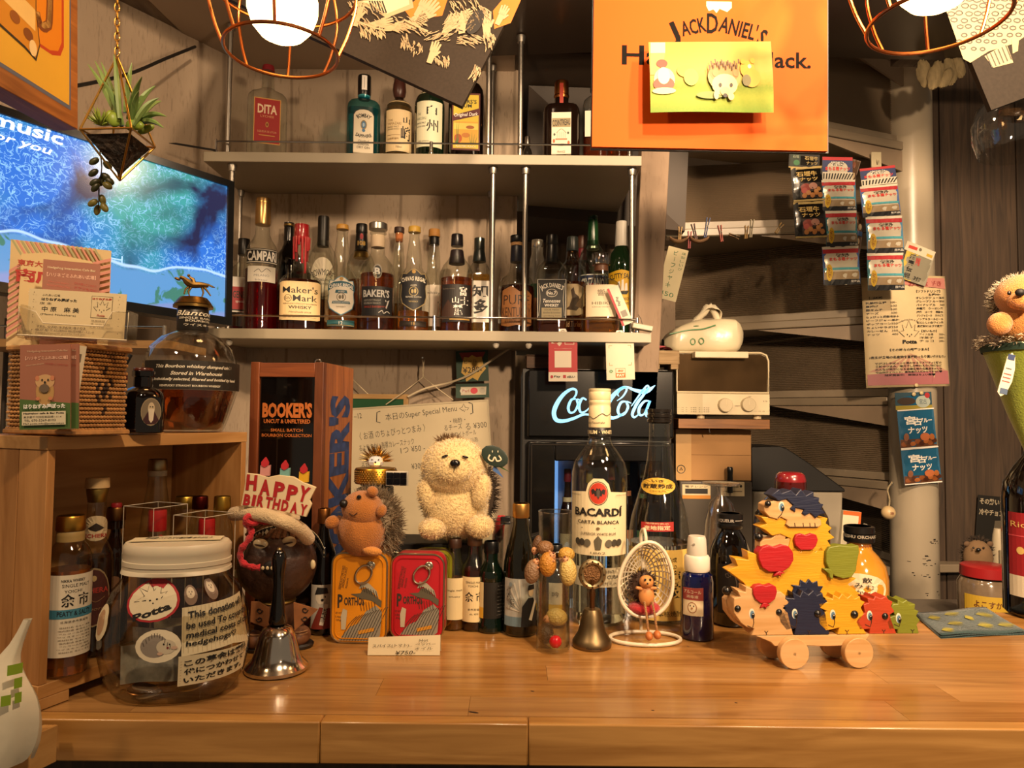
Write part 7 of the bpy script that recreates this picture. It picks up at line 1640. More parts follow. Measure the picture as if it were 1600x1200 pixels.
def eye(parent,x,y,yy,s=1.0):
    p = tp(x,y); mb = MB()
    for dx,dy,rx,rz2,mi in ((-4,8,17,30,0),(-2,2,13,24,1),(3,-4,10,16,2),(2,4,3,4,0)):
        a = (p[0]+dx*kk*s,p[1]+dy*kk*s); k = 14; lay = mi if mi else (0 if rx > 5 else 3)
        mb.add([(a[0]+rx*kk*s*math.cos(2*PI*i/k),yy-.0002*(lay+1),a[1]+rz2*kk*s*math.sin(2*PI*i/k)) for i in range(k)],[tuple(range(k))],mi)
    return mb.build('painted_eye',[C('#d8d0bc',.5),C('#5c7c92',.5),C('#0a0808',.4)],parent,smooth=False)
def eline(parent,pts,yy,w=.0005):
    return MB().tube([(tp(*p)[0],yy,tp(*p)[1]) for p in pts],w,5).build('pencil_line',C('#3a2410',.7),parent)
D0,D1 = -.009,.009
ch = piece('wagon_base',[(340,1002),(1010,1002),(985,1040),(960,1062),(760,1066),(640,1062),(450,1062),(430,1040)],-.012,.012,NAT)
for x,y,yy in ((545,1090,-.0165),(920,1090,-.0165),(500,1090,.0165),(880,1090,.0165)):
    p = tp(x,y); p = (p[0],84*kk + .0)
    MB().lathe([(84*kk*.96,-.0045),(84*kk,-.0038),(84*kk,.0038),(84*kk*.96,.0045)],36).build('wheel',NAT,toy).matrix_local = Matrix.Translation((p[0],yy,p[1])) @ Matrix.Rotation(PI/2,4,'X')
for x in (545,920): p = tp(x,1090); MB().cyl((p[0],-.021,84*kk),(p[0],.021,84*kk),.0016).build('axle',NAT,toy)
fc = piece('hedgehog_face',[(210,830),(240,800),(330,790),(520,800),(700,790),(960,800),(1000,900),(980,1000),(330,1000),(262,960),(215,900)],.0095,.022,NAT); ball(fc,205,770,26,.004)
big = piece('hedgehog_body',[(205,652),(268,628),(247,582),(330,592),(322,540),(372,558),(400,575),(560,570),(578,545),(605,500),(640,548),(685,498),(728,548),(765,512),(785,548),(795,600),(800,690),(975,700),(922,735),(1000,792),(960,800),(300,800),(330,760),(300,722)],.001,.019,YEL)
piece('hedgehog_piece',[(575,800),(595,745),(575,732),(628,738),(632,702),(665,722),(682,698),(705,722),(735,710),(738,742),(770,742),(752,772),(765,800)],-.001,.0008,NVY)
ap = piece('apple_piece',[(380,580),(378,545),(400,515),(440,503),(475,515),(520,500),(560,512),(583,545),(585,590),(560,630),(520,655),(440,655),(400,630)],-.004,.010,REDW); piece('apple_leaf',[(500,652),(536,660),(512,668),(510,685),(495,672),(468,682),(480,662)],-.0042,.008,REDW,ap)
pe = piece('pear_piece',[(782,540),(800,515),(860,505),(930,512),(975,505),(978,545),(965,600),(958,650),(930,688),(880,696),(830,680),(800,650),(778,600)],-.004,.010,GRN); piece('pear_leaf',[(762,640),(800,638),(822,660),(820,702),(800,690),(795,668)],-.0042,.008,GRN,pe)
mid = piece('hedgehog_body',[(390,402),(440,385),(405,345),(500,350),(760,350),(806,352),(792,382),(830,410),(806,432),(846,466),(802,482),(822,512),(790,545),(560,545),(580,470),(520,445),(470,455),(430,422)],.001,.019,YEL)
mf = piece('hedgehog_face',[(400,490),(425,475),(470,470),(500,445),(540,440),(558,455),(550,475),(600,460),(596,545),(400,545)],.002,.017,NAT,mid); ball(mf,395,463,26,.004)
ht_ = piece('heart_piece',[(593,470),(605,445),(635,437),(665,448),(695,436),(725,445),(735,475),(722,510),(700,532),(630,532),(600,505)],-.003,.012,REDW)
tpb = piece('hedgehog_body',[(418,275),(445,258),(500,250),(550,240),(590,275),(655,305),(700,320),(730,345),(758,360),(762,390),(740,405),(570,405),(546,388),(556,362),(520,345),(500,358),(450,345),(420,312)],-.001,.016,NAT)
piece('spine_piece',[(455,220),(505,182),(520,207),(575,187),(605,215),(635,180),(665,220),(710,195),(712,235),(745,230),(740,265),(770,270),(755,295),(785,322),(745,330),(722,350),(690,320),(660,336),(640,322),(655,300),(602,290),(602,316),(570,295),(590,275),(550,240),(500,252),(480,235)],-.003,.018,NVY,tpb)
ball(tpb,437,267,18,-.003); eye(tpb,525,290,-.001); eline(tpb,[(545,385),(570,402),(740,402)],-.001); [eline(tpb,[(x,378),(x+3,402)],-.001) for x in (600,650,690,720)]; eline(tpb,[(500,350),(520,330),(535,300)],-.001)
for nm,m_,pts,ns,ey in (
  ('tan',NAT,[(218,792),(255,785),(235,748),(285,760),(285,728),(330,742),(455,762),(490,758),(518,782),(515,800),(545,812),(500,850),(530,872),(560,1000),(315,1000),(332,962),(290,955),(255,930),(215,872),(215,815)],(237,850,20),(322,885)),
  ('navy',NVY,[(487,830),(530,825),(515,792),(565,797),(558,760),(600,785),(615,750),(650,775),(680,750),(700,780),(735,765),(740,802),(768,808),(722,850),(752,880),(772,1000),(565,1000),(575,962),(520,975),(482,930),(470,882),(500,870),(520,850)],(477,872,20),(572,888)),
  ('yellow',YEL,[(710,825),(760,818),(745,790),(792,800),(797,775),(830,795),(850,768),(880,795),(905,775),(925,800),(955,785),(960,815),(985,818),(960,850),(978,885),(950,930),(992,1000),(818,1000),(832,962),(750,980),(712,940),(705,902),(740,880),(760,868),(715,850)],(703,882,22),(795,895)),
  ('orange',RDD,[(975,832),(1005,825),(1000,797),(1035,805),(1045,785),(1080,800),(1110,786),(1130,812),(1150,817),(1140,845),(1165,872),(1132,892),(1170,1000),(1008,1000),(1012,970),(950,976),(927,930),(945,902),(985,880)],(920,888,24),(1013,902)),
  ('green',GRN,[(1140,850),(1152,832),(1180,832),(1180,806),(1210,822),(1235,808),(1250,836),(1285,832),(1280,865),(1305,872),(1290,900),(1312,925),(1292,950),(1305,1000),(1175,1000),(1178,975),(1125,975),(1112,932),(1130,907),(1165,897)],(1102,900,20),(1185,918))):
    h = piece('hedgehog_piece',pts,-.012,.0088 if nm != 'x' else 0,m_); ball(h,*ns,-.011); eye(h,*ey,-.012,.95)
    bx_ = ey[0]; eline(h,[(bx_-30,945),(bx_,958),(bx_+8,930),(bx_+6,905)],-.0122,.0004); eline(h,[(bx_+70,975),(bx_+80,985),(bx_+90,975)],-.0122,.0004); eline(h,[(bx_+80,985),(bx_+80,998)],-.0122,.0004)
    if nm == 'tan':
        a2 = piece('apple_piece',[(322,765),(322,735),(340,718),(375,714),(395,722),(430,713),(455,725),(462,755),(450,795),(420,818),(365,818),(335,795)],-.0145,-.006,REDW,h)
        piece('apple_leaf',[(380,815),(400,815),(422,830),(402,836),(398,852),(385,838),(362,846),(372,830)],-.0146,-.007,REDW,h)

# ============================================================ GLASSES AND BOTTLES ON THE RIGHT OF THE COUNTER
def goblet(label,px,Y,top,w):
    X = P(px,860,Y).x; t = thing('stemmed_glass',label,'glass',(X,Y,CTP),0,'upside-down stemmed glasses')
    H = P(px,top,Y).z - CTP; R = S(w,Y)/2
    MB().lathe([(R,0),(R*1.02,H*.2),(R*.98,H*.5),(R*.85,H*.7),(R*.6,H*.84),(R*.22,H*.90),(R*.18,H*.93),(R*.28,H*.965),(R*.98,H*.985),(R,H),(.001,H*.995)],14,caps=False).build('glass_wall',thin_glass('#f8f8f8',base=.18,edge=.9),t)
    MB().tube([(R*math.cos(2*PI*i/30),R*math.sin(2*PI*i/30),H*.995) for i in range(30)],.0007,6,closed=True).build('foot_rim',thin_glass('#ffffff',base=.35,edge=.8),t)
goblet('faceted stemmed glass upside down, in front of the second upside-down one',1127,.985,754,58)
CC('small black bottle with metal band cap and engraved dark label',1141,62,802,978,[(.92,0),(1,.02),(1,.58),(.93,.68),(.70,.78),(.50,.84),(.48,1)],C('#0a0605',.06,coat=.7),None,[(.86,1,.60,.60,C('#0d0c0c',.3),'cap',[(.58,0),(.62,.08),(.62,.28),(.58,.32),(.58,.38),(.62,.44),(.62,.95),(.55,1)])],
   [(.12,.56,.62,[('r',-1,1,0,1,'#16110f'),('o',.45,.12,.14,.06,.2,'#5a5248'),('t','COFFEE',.1,.82,.5,.1,'#6a5e50',dict(rot=30)),('l',[(.2,.9),(.5,.6),(.3,.5)],.02,'#5a4e42',3)]),(.91,.965,1.0,[('t','LIQUEUR ━━ ',0,.5,.7,.6,'#9a9288',dict(bold=.02))],'cap_print',.63)])
CC('large round-shouldered bottle with maroon rubber cap behind the wooden toy',1236,112,738,958,[(.94,0),(1,.02),(1,.58),(.95,.68),(.75,.78),(.48,.84),(.42,.88),(.42,.93)],thin_glass('#c9bdae',base=.07,edge=.5),(.74,liquid('#1c0d08',.6)),[(.855,1,.40,.40,C('#6b1218',.25,coat=.4),'cap',[(.30,0),(.38,.02),(.40,.2),(.405,.6),(.37,.85),(.30,.97),(.18,1)])],
   [(.05,.55,.8,[('r',-1,1,0,1,'#c8bba0'),('t','梅酒',-.8,.5,.1,.3,K),('t','焼酎',-.65,.5,.1,.3,K)])])
CC('round plum wine bottle with cloudy yellow drink, black cap and white fan label',1343,82,822,962,[(.80,0),(.92,.02),(1,.2),(1,.40),(.90,.55),(.65,.66),(.45,.73),(.42,.78),(.42,1)],C('#c08428',.12,0,.12,20,coat=.6),None,[(.81,1,.52,.52,C('#0d0c0c',.3),'cap',[(.50,0),(.54,.06),(.54,.5),(.51,.55),(.54,.6),(.54,.95),(.48,1)]),(.72,.81,.44,.42,thin_glass('#e8d8b8',base=.2),'neck')],
   [(.14,.50,1.15,[('e',0,.5,.9,.5,'#cfc0a0')] + [('p',[(-.6+.3*i,.1),(-.45+.3*i,.25),(-.3+.3*i,.1),(-.45+.3*i,.02)],'#c2a468') for i in range(4)] + [('t','飲',.22,.80,.14,.18,K,dict(bold=.01)),('t','む',.30,.58,.12,.15,K),('t','み',-.02,.62,.12,.16,K),('t','か',.0,.40,.12,.15,K),('t','ん',.30,.36,.12,.13,K)]),
    (.86,.92,1.0,[('t','UMESHU ORCHARD',0,.5,.8,.6,'#a09888',dict(bold=.02))],'cap_print',.55)])
# napkin
n0 = [G(1428,962),G(1540,953),G(1606,992),G(1470,998)]
cn = sum(n0,Vector())/4; nk_ = thing('cloth_napkin','folded teal cloth napkin with yellow-green feather pattern at the right','napkin',(cn.x,cn.y,CTP))
NM = fabric('#1d3a3c')
for L_i in range(3):
    def nf(u,v,L_i=L_i):
        a = n0[0]*(1-u)+n0[1]*u; b = n0[3]*(1-u)+n0[2]*u; p = a*(1-v)+b*v - cn
        return (p.x*(1-.012*L_i),p.y*(1-.012*L_i),.0006+.0016*L_i + .0010*math.sin(u*7+v*4+L_i))
    o = MB().grid(nf,12,8).build('fold_layer',NM,nk_); s_ = o.modifiers.new('solid','SOLIDIFY'); s_.thickness = .0009; s_.offset = 1
mb = MB()
for (u0,v0,a_,l_) in ((.15,.3,0,.16),(.42,.2,0,.2),(.80,.35,20,.22),(.30,.62,10,.18),(.62,.75,-10,.2),(.88,.75,5,.2),(.12,.85,0,.14),(.55,.45,5,.1)):
    for j in range(22):
        t = j/21-.5; s2 = (.25-t*t)*.55
        for sg_ in (-1,1):
            u,v = u0+t*l_,v0+t*math.sin(math.radians(a_))*l_*.5
            p0 = Vector(nf(min(max(u,0),1),min(max(v,0),1))); p1 = Vector(nf(min(max(u+.03*l_*4,0),1),min(max(v+sg_*s2,0),1)))
            d = (p1-p0).cross(Vector((0,0,1))); d = d.normalized()*.0004 if d.length else Vector((0,.0004,0)); z_ = Vector((0,0,.0013))
            mb.add([p0-d+z_,p0+d+z_,p1+z_],[(0,1,2)])
mb.build('feather_print',C('#a39a3e',.8),nk_)['kind'] = 'stuff'
# red-labelled wine bottle, right edge, with the puppet's stick in its neck
CC('dark wine bottle with deep red label, cut off by the right edge',1630,108,640,970,[(.92,0),(1,.015),(1,.56),(.93,.64),(.70,.71),(.45,.77),(.34,.83),(.30,.88),(.30,1)],dark_glass('#0a0504',.05),None,[(.76,.99,.40,.32,C('#6e1f4e',.35),'capsule')],
   [(.20,.50,.9,[('r',-1,1,0,1,'#8a141c'),('e',-.6,.4,.12,.06,'#c9a860'),('r',-1,1,.62,.64,'#b84048'),('t','Rioja',-.5,.8,.4,.12,'#c9a860')]),(.10,.20,.9,[('r',-1,1,0,1,'#c8bca4')],'lower_label')])
# peek-a-boo hedgehog puppet in a cone
PY = .82
ax = P(1612,600,PY).x
pp_ = thing('cone_puppet','hedgehog hand puppet popping out of a green felt cone at the right edge','puppet',(ax,PY,P(1612,545,PY).z))
q = local(pp_,PY); RC_ = S(66,PY)
GF = fabric('#7d8a22',bump=.3)
zc2 = 0
MB().lathe([(.006,-.125),(RC_*.5,-.075),(RC_*.98,.0),(RC_,.002)],32,caps=False).build('cone',GF,pp_)
MB().lathe([(RC_*1.0,-.004),(RC_*1.03,.003),(RC_*.99,.005)],32,caps=False).build('cone_trim',C('#1c3426',.8),pp_)
MB().cyl((0,0,-.125),(0,0,-.19),.003).build('stick',NAT,pp_)
PF = fabric('#c98440',bump=.7,bs=800)
HR = S(48,PY)
bd = MB().ell(q(1612,505),(S(54,PY),.030,S(38,PY)),24,16).build('body',PF,pp_)
hd = MB().ell(q(1606,462,-.012),(HR*.95,.030,S(34,PY)),28,18).build('head',PF,pp_)
MB().ell(q(1598,470,-.040),(S(22,PY),.012,S(14,PY)),20,12).build('muzzle',PF,hd)
MB().ell(q(1594,457,-.052),(S(7,PY),.0045,S(6,PY)),16,10).build('nose',C('#120c0a',.6),hd)
for px in (1577,1618): MB().ell(q(px,458,-.040),(S(3,PY),.0015,S(3.5,PY)),12,8).build('eye',C('#120c0a',.3),hd)
MB().tube(smoothpts([q(1580,470,-.049),q(1590,477,-.052),q(1604,475,-.053)],4),.0005,6).build('mouth',C('#5a2c10',.8),hd)
for px,rr in ((1562,20),(1652,-20)): MB().ell(q(px,506,-.026),(S(17,PY),.012,S(18,PY)),20,14,rot=(0,rr,0)).build('arm',PF,pp_)
GH = C('#b5a890',.9,0,.5,300)
mb = MB(); c = q(1608,470,.010); r = (S(60,PY),.036,S(44,PY)); mb.ell(c,(r[0]*.92,r[1]*.92,r[2]*.92),20,12,mi=1); mb.spikes(c,(r[0]*.93,r[1]*.93,r[2]*.93),1500,.0065,.0007,jit=.7,seed=5,keep=lambda d: d.y > -.25 or d.z > .62 or d.x < -.8)
mb.spikes(c,(r[0]*.9,r[1]*.9,r[2]*.9),700,.0055,.0008,mi=1,jit=.7,seed=15,keep=lambda d: d.y > -.25 or d.z > .6)
mb.build('hood_fur',[GH,C('#4a3a2c',.9)],pp_)['kind'] = 'stuff'
mb = MB(); rnd = random.Random(8)
for i in range(900):
    a = rnd.uniform(0,2*PI); zz = rnd.uniform(.002,.014); rr = RC_*rnd.uniform(.98,1.10); p = Vector((rr*math.cos(a),rr*math.sin(a),zz)); d = Vector((math.cos(a)+rnd.uniform(-.8,.8),math.sin(a)+rnd.uniform(-.8,.8),rnd.uniform(-.8,.8))).normalized()
    u = d.orthogonal().normalized()*.0007; mb.add([p-u,p+u,p+d*.0065],[(0,1,2)],i % 2)
mb.build('fur_trim',[GH,C('#4a3a2c',.9)],pp_)['kind'] = 'stuff'
lt = P(1566,585,PY-.05)
tq = MB(); tq.x = Matrix.Translation(q(1566,620,-.075)) @ eul(0,14,0).to_4x4()
tq.prism([(-.006,.004),(-.002,0),(.003,.004),(.0065,.018),(.0065,.032),(.004,.044),(0,.048),(-.004,.043),(-.005,.025)],0,.0006); ht2 = tq.build('hang_tag',C('#cfc2a8',.5),pp_)
for v0,v1,c_,wd in ((.040,.046,'#26345a',.0036),(.003,.009,'#46566e',.004),(.016,.0172,'#8a4a4a',.004),(.020,.0212,'#8a4a4a',.004),(.024,.0252,'#8a4a4a',.004),(.030,.0312,'#555555',.003)):
    t2 = MB(); t2.x = tq.x; t2.box(-wd,wd,-.0003,0,v0,v1); t2.build('tag_print',C(c_,.5),ht2)

# ============================================================ FRIDGE
FY = 1.72
fr_ = thing('drinks_fridge','black glass-door drinks fridge with glowing white script logo on its header','fridge',(P(937,640,FY).x,FY,.001))
q = local(fr_,FY); fx0,fx1 = q(817,640).x,q(1053,640).x; fzt = q(937,576).z; fzh = q(937,684).z
FB = C('#0b0a0a',.18,coat=.4)
zw0 = .45
mb = MB()
mb.box(fx0,fx0+.02,.03,.40,0,fzt); mb.box(fx1-.02,fx1,.03,.40,0,fzt); mb.box(fx0+.02,fx1-.02,.38,.40,0,fzt); mb.box(fx0+.02,fx1-.02,.03,.38,fzh-.012,fzt); mb.box(fx0+.02,fx1-.02,.03,.38,0,.12)
mb.build('cabinet',C('#100e0d',.4),fr_)
hd_ = MB().box(fx0+.012,fx1,0,.03,fzh,fzt-.003).build('header_panel',FB,fr_,bev=.004)
HX0,HX1 = q(832,640).x,q(1053,640).x
dx0,dx1,dz1 = fx0+.014,fx1,fzh-.010
gx0,gx1,gz1,gz0 = q(867,730).x,q(1034,730).x,q(937,721).z,.30
mb = MB().box(dx0,gx0,.0,.03,.10,dz1).box(gx1,dx1,.0,.03,.10,dz1).box(gx0,gx1,0,.03,gz1,dz1).box(gx0,gx1,0,.03,.10,gz0)
dr = mb.build('door',FB,fr_,bev=.003)
MB().box(gx0,gx1,.010,.014,gz0,gz1).build('door_glass',thin_glass('#e8eef4',base=.06),dr,smooth=False)
for a_ in ((dx0+.008,dz1-.008,dx1-.008,dz1-.008),(dx0+.008,.12,dx0+.008,dz1-.008),(dx1-.008,.12,dx1-.008,dz1-.008)): MB().tube([(a_[0],-.0008,a_[1]),(a_[2],-.0008,a_[3])],.0018,6).build('trim_bead',C('#2c2824',.2),dr)
MB().box(gx0-.004,gx0+.030,.34,.35,gz0,gz1+.01).build('light_strip',C('#7fb0e8',emit=1.1,var=0),fr_); MB().box(gx0-.006,gx1+.006,.36,.37,gz0,gz1+.01).build('back_wall',C('#8a97a8',.3),fr_)
for z in (gz1-.36,): MB().box(gx0-.004,gx1+.004,.05,.355,z-.006,z).build('shelf',C('#cfd6dc',.3),fr_)
LOGO = C('#7fc8f4',emit=1.15,var=.05)
def fq(x,y): return ((x/4+800),(y/4+500))
def fs(pts,ws):
    out = []
    for (x,y),w in zip(pts,ws):
        v = q(*fq(x,y)); out.append(((v.x,v.z),w))
    return out
mb = MB(); k4 = S(1,FY)/4
def ribbon(pts,ws,k=6):
    P3 = [Vector((q(*fq(x,y)).x,q(*fq(x,y)).z,w*k4)) for (x,y),w in zip(pts,ws)]; P3 = smoothpts(P3,k); vs = []
    for i,p in enumerate(P3):
        t = P3[min(i+1,len(P3)-1)]-P3[max(i-1,0)]; t.z = 0; t = t.normalized() if t.length else Vector((1,0,0)); w = max(p.z,k4*2)/2
        vs += [(p.x-t.y*w,-.0012,p.y+t.x*w),(p.x+t.y*w,-.0012,p.y-t.x*w)]
    mb.add(vs,[(2*i+1,2*i+3,2*i+2,2*i) for i in range(len(P3)-1)])
ribbon([(372,500),(398,470),(400,440),(372,432),(325,462),(285,515),(262,575),(275,622),(320,632),(385,615),(450,590),(520,600)],[4,12,14,16,22,27,28,26,22,18,14,8])
ribbon([(398,492),(370,500),(352,545),(362,578),(390,572),(412,530),(405,498),(430,500)],[10,15,18,14,12,16,12,6])
ribbon([(465,500),(440,490),(420,530),(428,575),(460,570),(490,540)],[10,14,18,14,10,6])
ribbon([(540,500),(510,495),(490,540),(505,575),(535,550),(550,500),(540,560),(565,575),(590,555)],[10,14,16,12,8,12,14,10,6])
ribbon([(655,505),(690,480),(715,440),(705,422),(665,440),(618,490),(592,545),(592,590),(625,612),(670,600),(705,575)],[4,10,12,14,22,28,28,26,20,14,6])
ribbon([(668,478),(660,460),(685,425),(720,420),(760,436),(810,448),(850,440),(895,408)],[4,10,14,14,18,26,28,3])
ribbon([(712,510),(682,515),(662,560),(672,592),(702,588),(724,545),(716,512),(745,520)],[10,15,18,14,12,16,12,5])
ribbon([(745,540),(780,490),(825,430),(845,410),(852,425),(820,470),(782,520),(752,585),(765,608),(795,585)],[6,10,12,10,12,16,20,18,12,6])
ribbon([(855,505),(825,510),(795,550),(795,590),(822,590),(845,545),(862,505),(842,560),(840,600),(868,598)],[8,14,18,16,10,10,14,16,14,4])
mb.build('glowing_logo',LOGO,hd_,smooth=False)
for i,(px,top,w,dg,cc_,lc,Y) in enumerate(((886,733,26,'#241210','#8a2030','#d8c090',1.86),(979,720,24,'#1c120e','#d0c48a','#c87848',1.86),(1004,726,22,'#2a1a10','#b0a070','#7fa06a',1.88),(955,730,26,'#181c12','#a83028','#d0c8a0',1.90),(920,735,26,'#241810','#c8a040','#c8503a',1.86))):
    bottle('bottle',['chilled dark bottle with red cap at the left of the fridge window','chilled brown bottle with pale cap in the fridge, right of the rum bottle','chilled bottle with green label in the fridge behind the shochu neck','chilled bottle in the fridge behind the rum label','chilled gold-capped bottle in the fridge behind the rum bottle'][i],px,w,top,Y,gz1-.36+.0012+.001,PWN,dark_glass(dg),None,[(.90,1,.44,.42,C(cc_,.4))],[(.2,.5,.95,[('r',-1,1,0,1,lc),('e',0,.5,.5,.3,WH)]),(.66,.78,1.0,[('r',-1,1,0,1,lc)],'neck_label',.56)],group='bottles in the fridge')
# on the fridge
FT = fzt + .001 + .0008
bxw = thing('small_box','small dark brown wooden box on the left of the fridge top','box',(P(840,572,1.76).x,1.76,FT)); MB().box(-.028,.026,-.02,.04,0,.030).build('body',wood('#5c3c20','#3c2614',.6,5,0),bxw,bev=.001); MB().box(-.029,.027,-.021,.041,.0303,.034).build('lid',wood('#5c3c20','#3c2614',.6,5,0),bxw,bev=.001)
kr = thing('wooden_crate','rough weathered wooden crate block lying on top of the fridge','crate',(P(1018,573,1.74).x,1.74,FT),math.radians(-3))
KW = wood('#a38a68','#77603f',.8,8,0,10,bump=.5)
MB().box(-.062,.066,-.012,.10,.012,.046).build('slat',KW,kr,bev=.002)
for x in (-.05,.0,.045): MB().box(x,x+.018,-.012,.10,0,.0118).build('foot_block',KW,kr,bev=.001)
pkc = thing('pink_package','crumpled pink plastic packet lying on the wooden crate','packet',(P(1022,548,1.75).x,1.75,FT+.0468),math.radians(-6))
MB().grid(lambda u,v: ((u-.5)*.085,(v-.5)*.05,.0008 + .010*max(0,math.sin(u*PI))**.5*abs(math.sin(v*9+u*5))*.8+.004*math.sin(u*PI)),14,12).build('packet_film',C('#b0505c',.2,.2,.3,60),pkc)
# ============================================================ TOASTER, WIPES AND BOXES
TY2 = 1.74
sfz = P(1140,655,TY2).z
wsb = thing('wall_bracket_shelf','thick brown wooden shelf board under the toaster oven','shelf',(P(1130,660,TY2).x,TY2,sfz-S(15,TY2)))
q = local(wsb,TY2); MB().box(q(1060,660).x,q(1203,660).x,0,.26,0,S(15,TY2)).build('board',wood('#8e5d2c','#6d4420',.45,5,0),wsb,bev=.001)
MB().tube([(q(1110,660).x,.01,0),(q(1110,660).x,.01,-.006),(q(1111,660).x,.01,-.010)],.0012,6).build('hook',CHR,wsb)
to = thing('toaster_oven','white toaster oven with two round dials and a mirror glass door','oven',(P(1122,600,TY2).x,TY2+.012,sfz+.001))
q = local(to,TY2+.0); 
WT = C('#d2c3a2',.35,coat=.2)
x0,x1 = q(1059,600).x,q(1205,600).x; zt,zf,zm = q(1120,549).z,.010,q(1120,613).z
mb = MB().prism([(x0,zf),(x1-.006,zf),(x1-.002,zf+.002),(x1,zf+.008),(x1,zt-.022),(x1-.006,zt-.007),(x1-.020,zt),(x0,zt)],.002,.20); mb.build('casing',WT,to,bev=.001)
fz_ = MB().prism([(x0+.003,zm+.002),(x1-.006,zm+.002),(x1-.006,zt-.024),(x1-.010,zt-.012),(x1-.022,zt-.006),(x0+.003,zt-.006)],-.0015,.0015).build('door_glass',C('#6a5236',.10,.75,.3,12),to)
MB().tube([(x0,-.002,zm),(x1-.003,-.002,zm),(x1-.003,-.002,zt-.022),(x1-.008,-.002,zt-.008),(x1-.021,-.002,zt-.002),(x0,-.002,zt-.002)],.0026,8).build('door_frame',WT,to)
cp = MB().box(x0,x1-.001,-.004,.0015,zf,zm-.003).build('control_panel',WT,to,bev=.001)
for px,py in ((1134,633),(1170,632)):
    w_ = q(px,py); kn = MB().cyl((w_.x,-.004,w_.z),(w_.x,-.016,w_.z),S(11.5,TY2),S(10.5,TY2),28).build('dial',C('#c4b595',.35),cp,bev=.001)
    MB().box(w_.x-.0009,w_.x+.0009,-.0168,-.0160,w_.z-.002,w_.z+.013).build('grip',WT,kn)
draw(cp,x1-x0,zm-zf,[('t','ヒーター',.12,.62,.08,.06,'#4a3c28'),('t','●',.12,.40,.02,.05,K),('t','上下',.06,.40,.05,.07,'#4a3c28'),('t','タイマー',.5,.62,.08,.06,'#4a3c28'),('t','切',.56,.82,.03,.06,'#4a3c28'),('t','1000W',.30,.40,.06,.06,'#4a3c28'),('t','15',.9,.62,.04,.06,'#4a3c28'),('t','トースター',.78,.17,.2,.06,'#6a5a40'),
   ('p',[(-.98,.0),(-.45,.0),(-.45,.95),(-.98,.95)],'#c2b492')] + [('t','トースト 2枚 3~4分',-.70,.30-.09*i,.40,.06,'#4a3c28') for i in range(3)],flat(-.0042),x0=(x0+x1)/2,z0=zf,name='panel_print')
for px in (1100,1190): MB().cyl((q(px,650).x,.02,0),(q(px,650).x,.02,zf),.010).build('foot',C('#cbb894',.4),to)
MB().box(q(1083,550).x,q(1166,550).x,-.030,.0,q(1120,560).z,q(1120,550).z).build('door_handle',WT,to,bev=.0015)
wp = thing('wipes_pack','white and green soft pack of wet wipes on the toaster oven','wipes',(P(1098,540,TY2+.09).x,TY2+.09,to.location.z + zt + .001))
q = local(wp,TY2+.09); L_w,H_w = .175,q(1098,500).z
xa,xb = q(1036,540).x,q(1158,540).x
def wf(u,v):
    a = 2*PI*u; t = v; k = .35+.65*min(1,min(t,1-t)*8)**.5
    hz = [0,1][0]; H_ = H_w*(.62+.38*min(1,t*2.2)); hh = H_/2
    c2,s2 = math.cos(a),math.sin(a); e = .45
    y = .048*k*math.copysign(abs(c2)**e,c2); z = hh + hh*k*math.copysign(abs(s2)**e,s2)
    return (xa+(xb-xa)*t,y + .002*math.sin(9*t+a),z + .0015*math.sin(14*t+2*a))
MB().grid(wf,24,16).build('pack_film',C('#cfc4a6',.25,0,.05,10,.3,30),wp)
def wy(px,py): v = q(px,py); return v
grn_ = C('#2f7a3a',.4)
MB().tube(smoothpts([q(1046,522,-.050),q(1075,516,-.051),q(1098,514,-.051),q(1118,508,-.050)],5),[.0016]*16,6).build('green_stripe',grn_,wp)
for px,py in ((1075,537),(1088,536)): MB().tube([(q(px,py).x+.0060*math.cos(a),-.0500,q(px,py).z+.0075*math.sin(a)) for a in [2*PI*k/20 for k in range(20)]],.0012,6,closed=True).build('green_emblem',grn_,wp)
MB().ell(q(1086,509,-.040),(.016,.008,.0025),16,8,rot=(18,-4,0)).build('lid_print',C('#2c5c34',.4),wp)
tis = smoothpts([q(1080,505),q(1092,490,-.004),q(1102,478,-.006),(q(1112,476,-.004)),q(1122,484,.0),q(1122,500,.004),q(1126,508)],4)
vs = []; mbt = MB()
for i,p in enumerate(tis): t = i/(len(tis)-1); wd = .012+.020*math.sin(PI*t); vs += [p + Vector((0,-wd,-.016*(1-abs(2*t-1)) )),p + Vector((0,0,.003*math.sin(i))),p + Vector((0,wd,-.012*math.sin(PI*t)))]
mbt.add(vs,[(3*i+j,3*i+j+1,3*i+j+4,3*i+j+3) for i in range(len(tis)-1) for j in range(2)])
o = mbt.build('tissue',C('#cdc3aa',.8,0,.05,20,.4,90),wp); s_ = o.modifiers.new('solid','SOLIDIFY'); s_.thickness = .0012
MB().tube([q(1080,508),q(1100,489,-.008),q(1110,479,-.010),q(1118,492,-.010),q(1124,508,-.004)],[.006,.009,.010,.009,.006],10).build('tissue_fold',C('#cdc3aa',.8,0,.05,20,.4,90),wp)
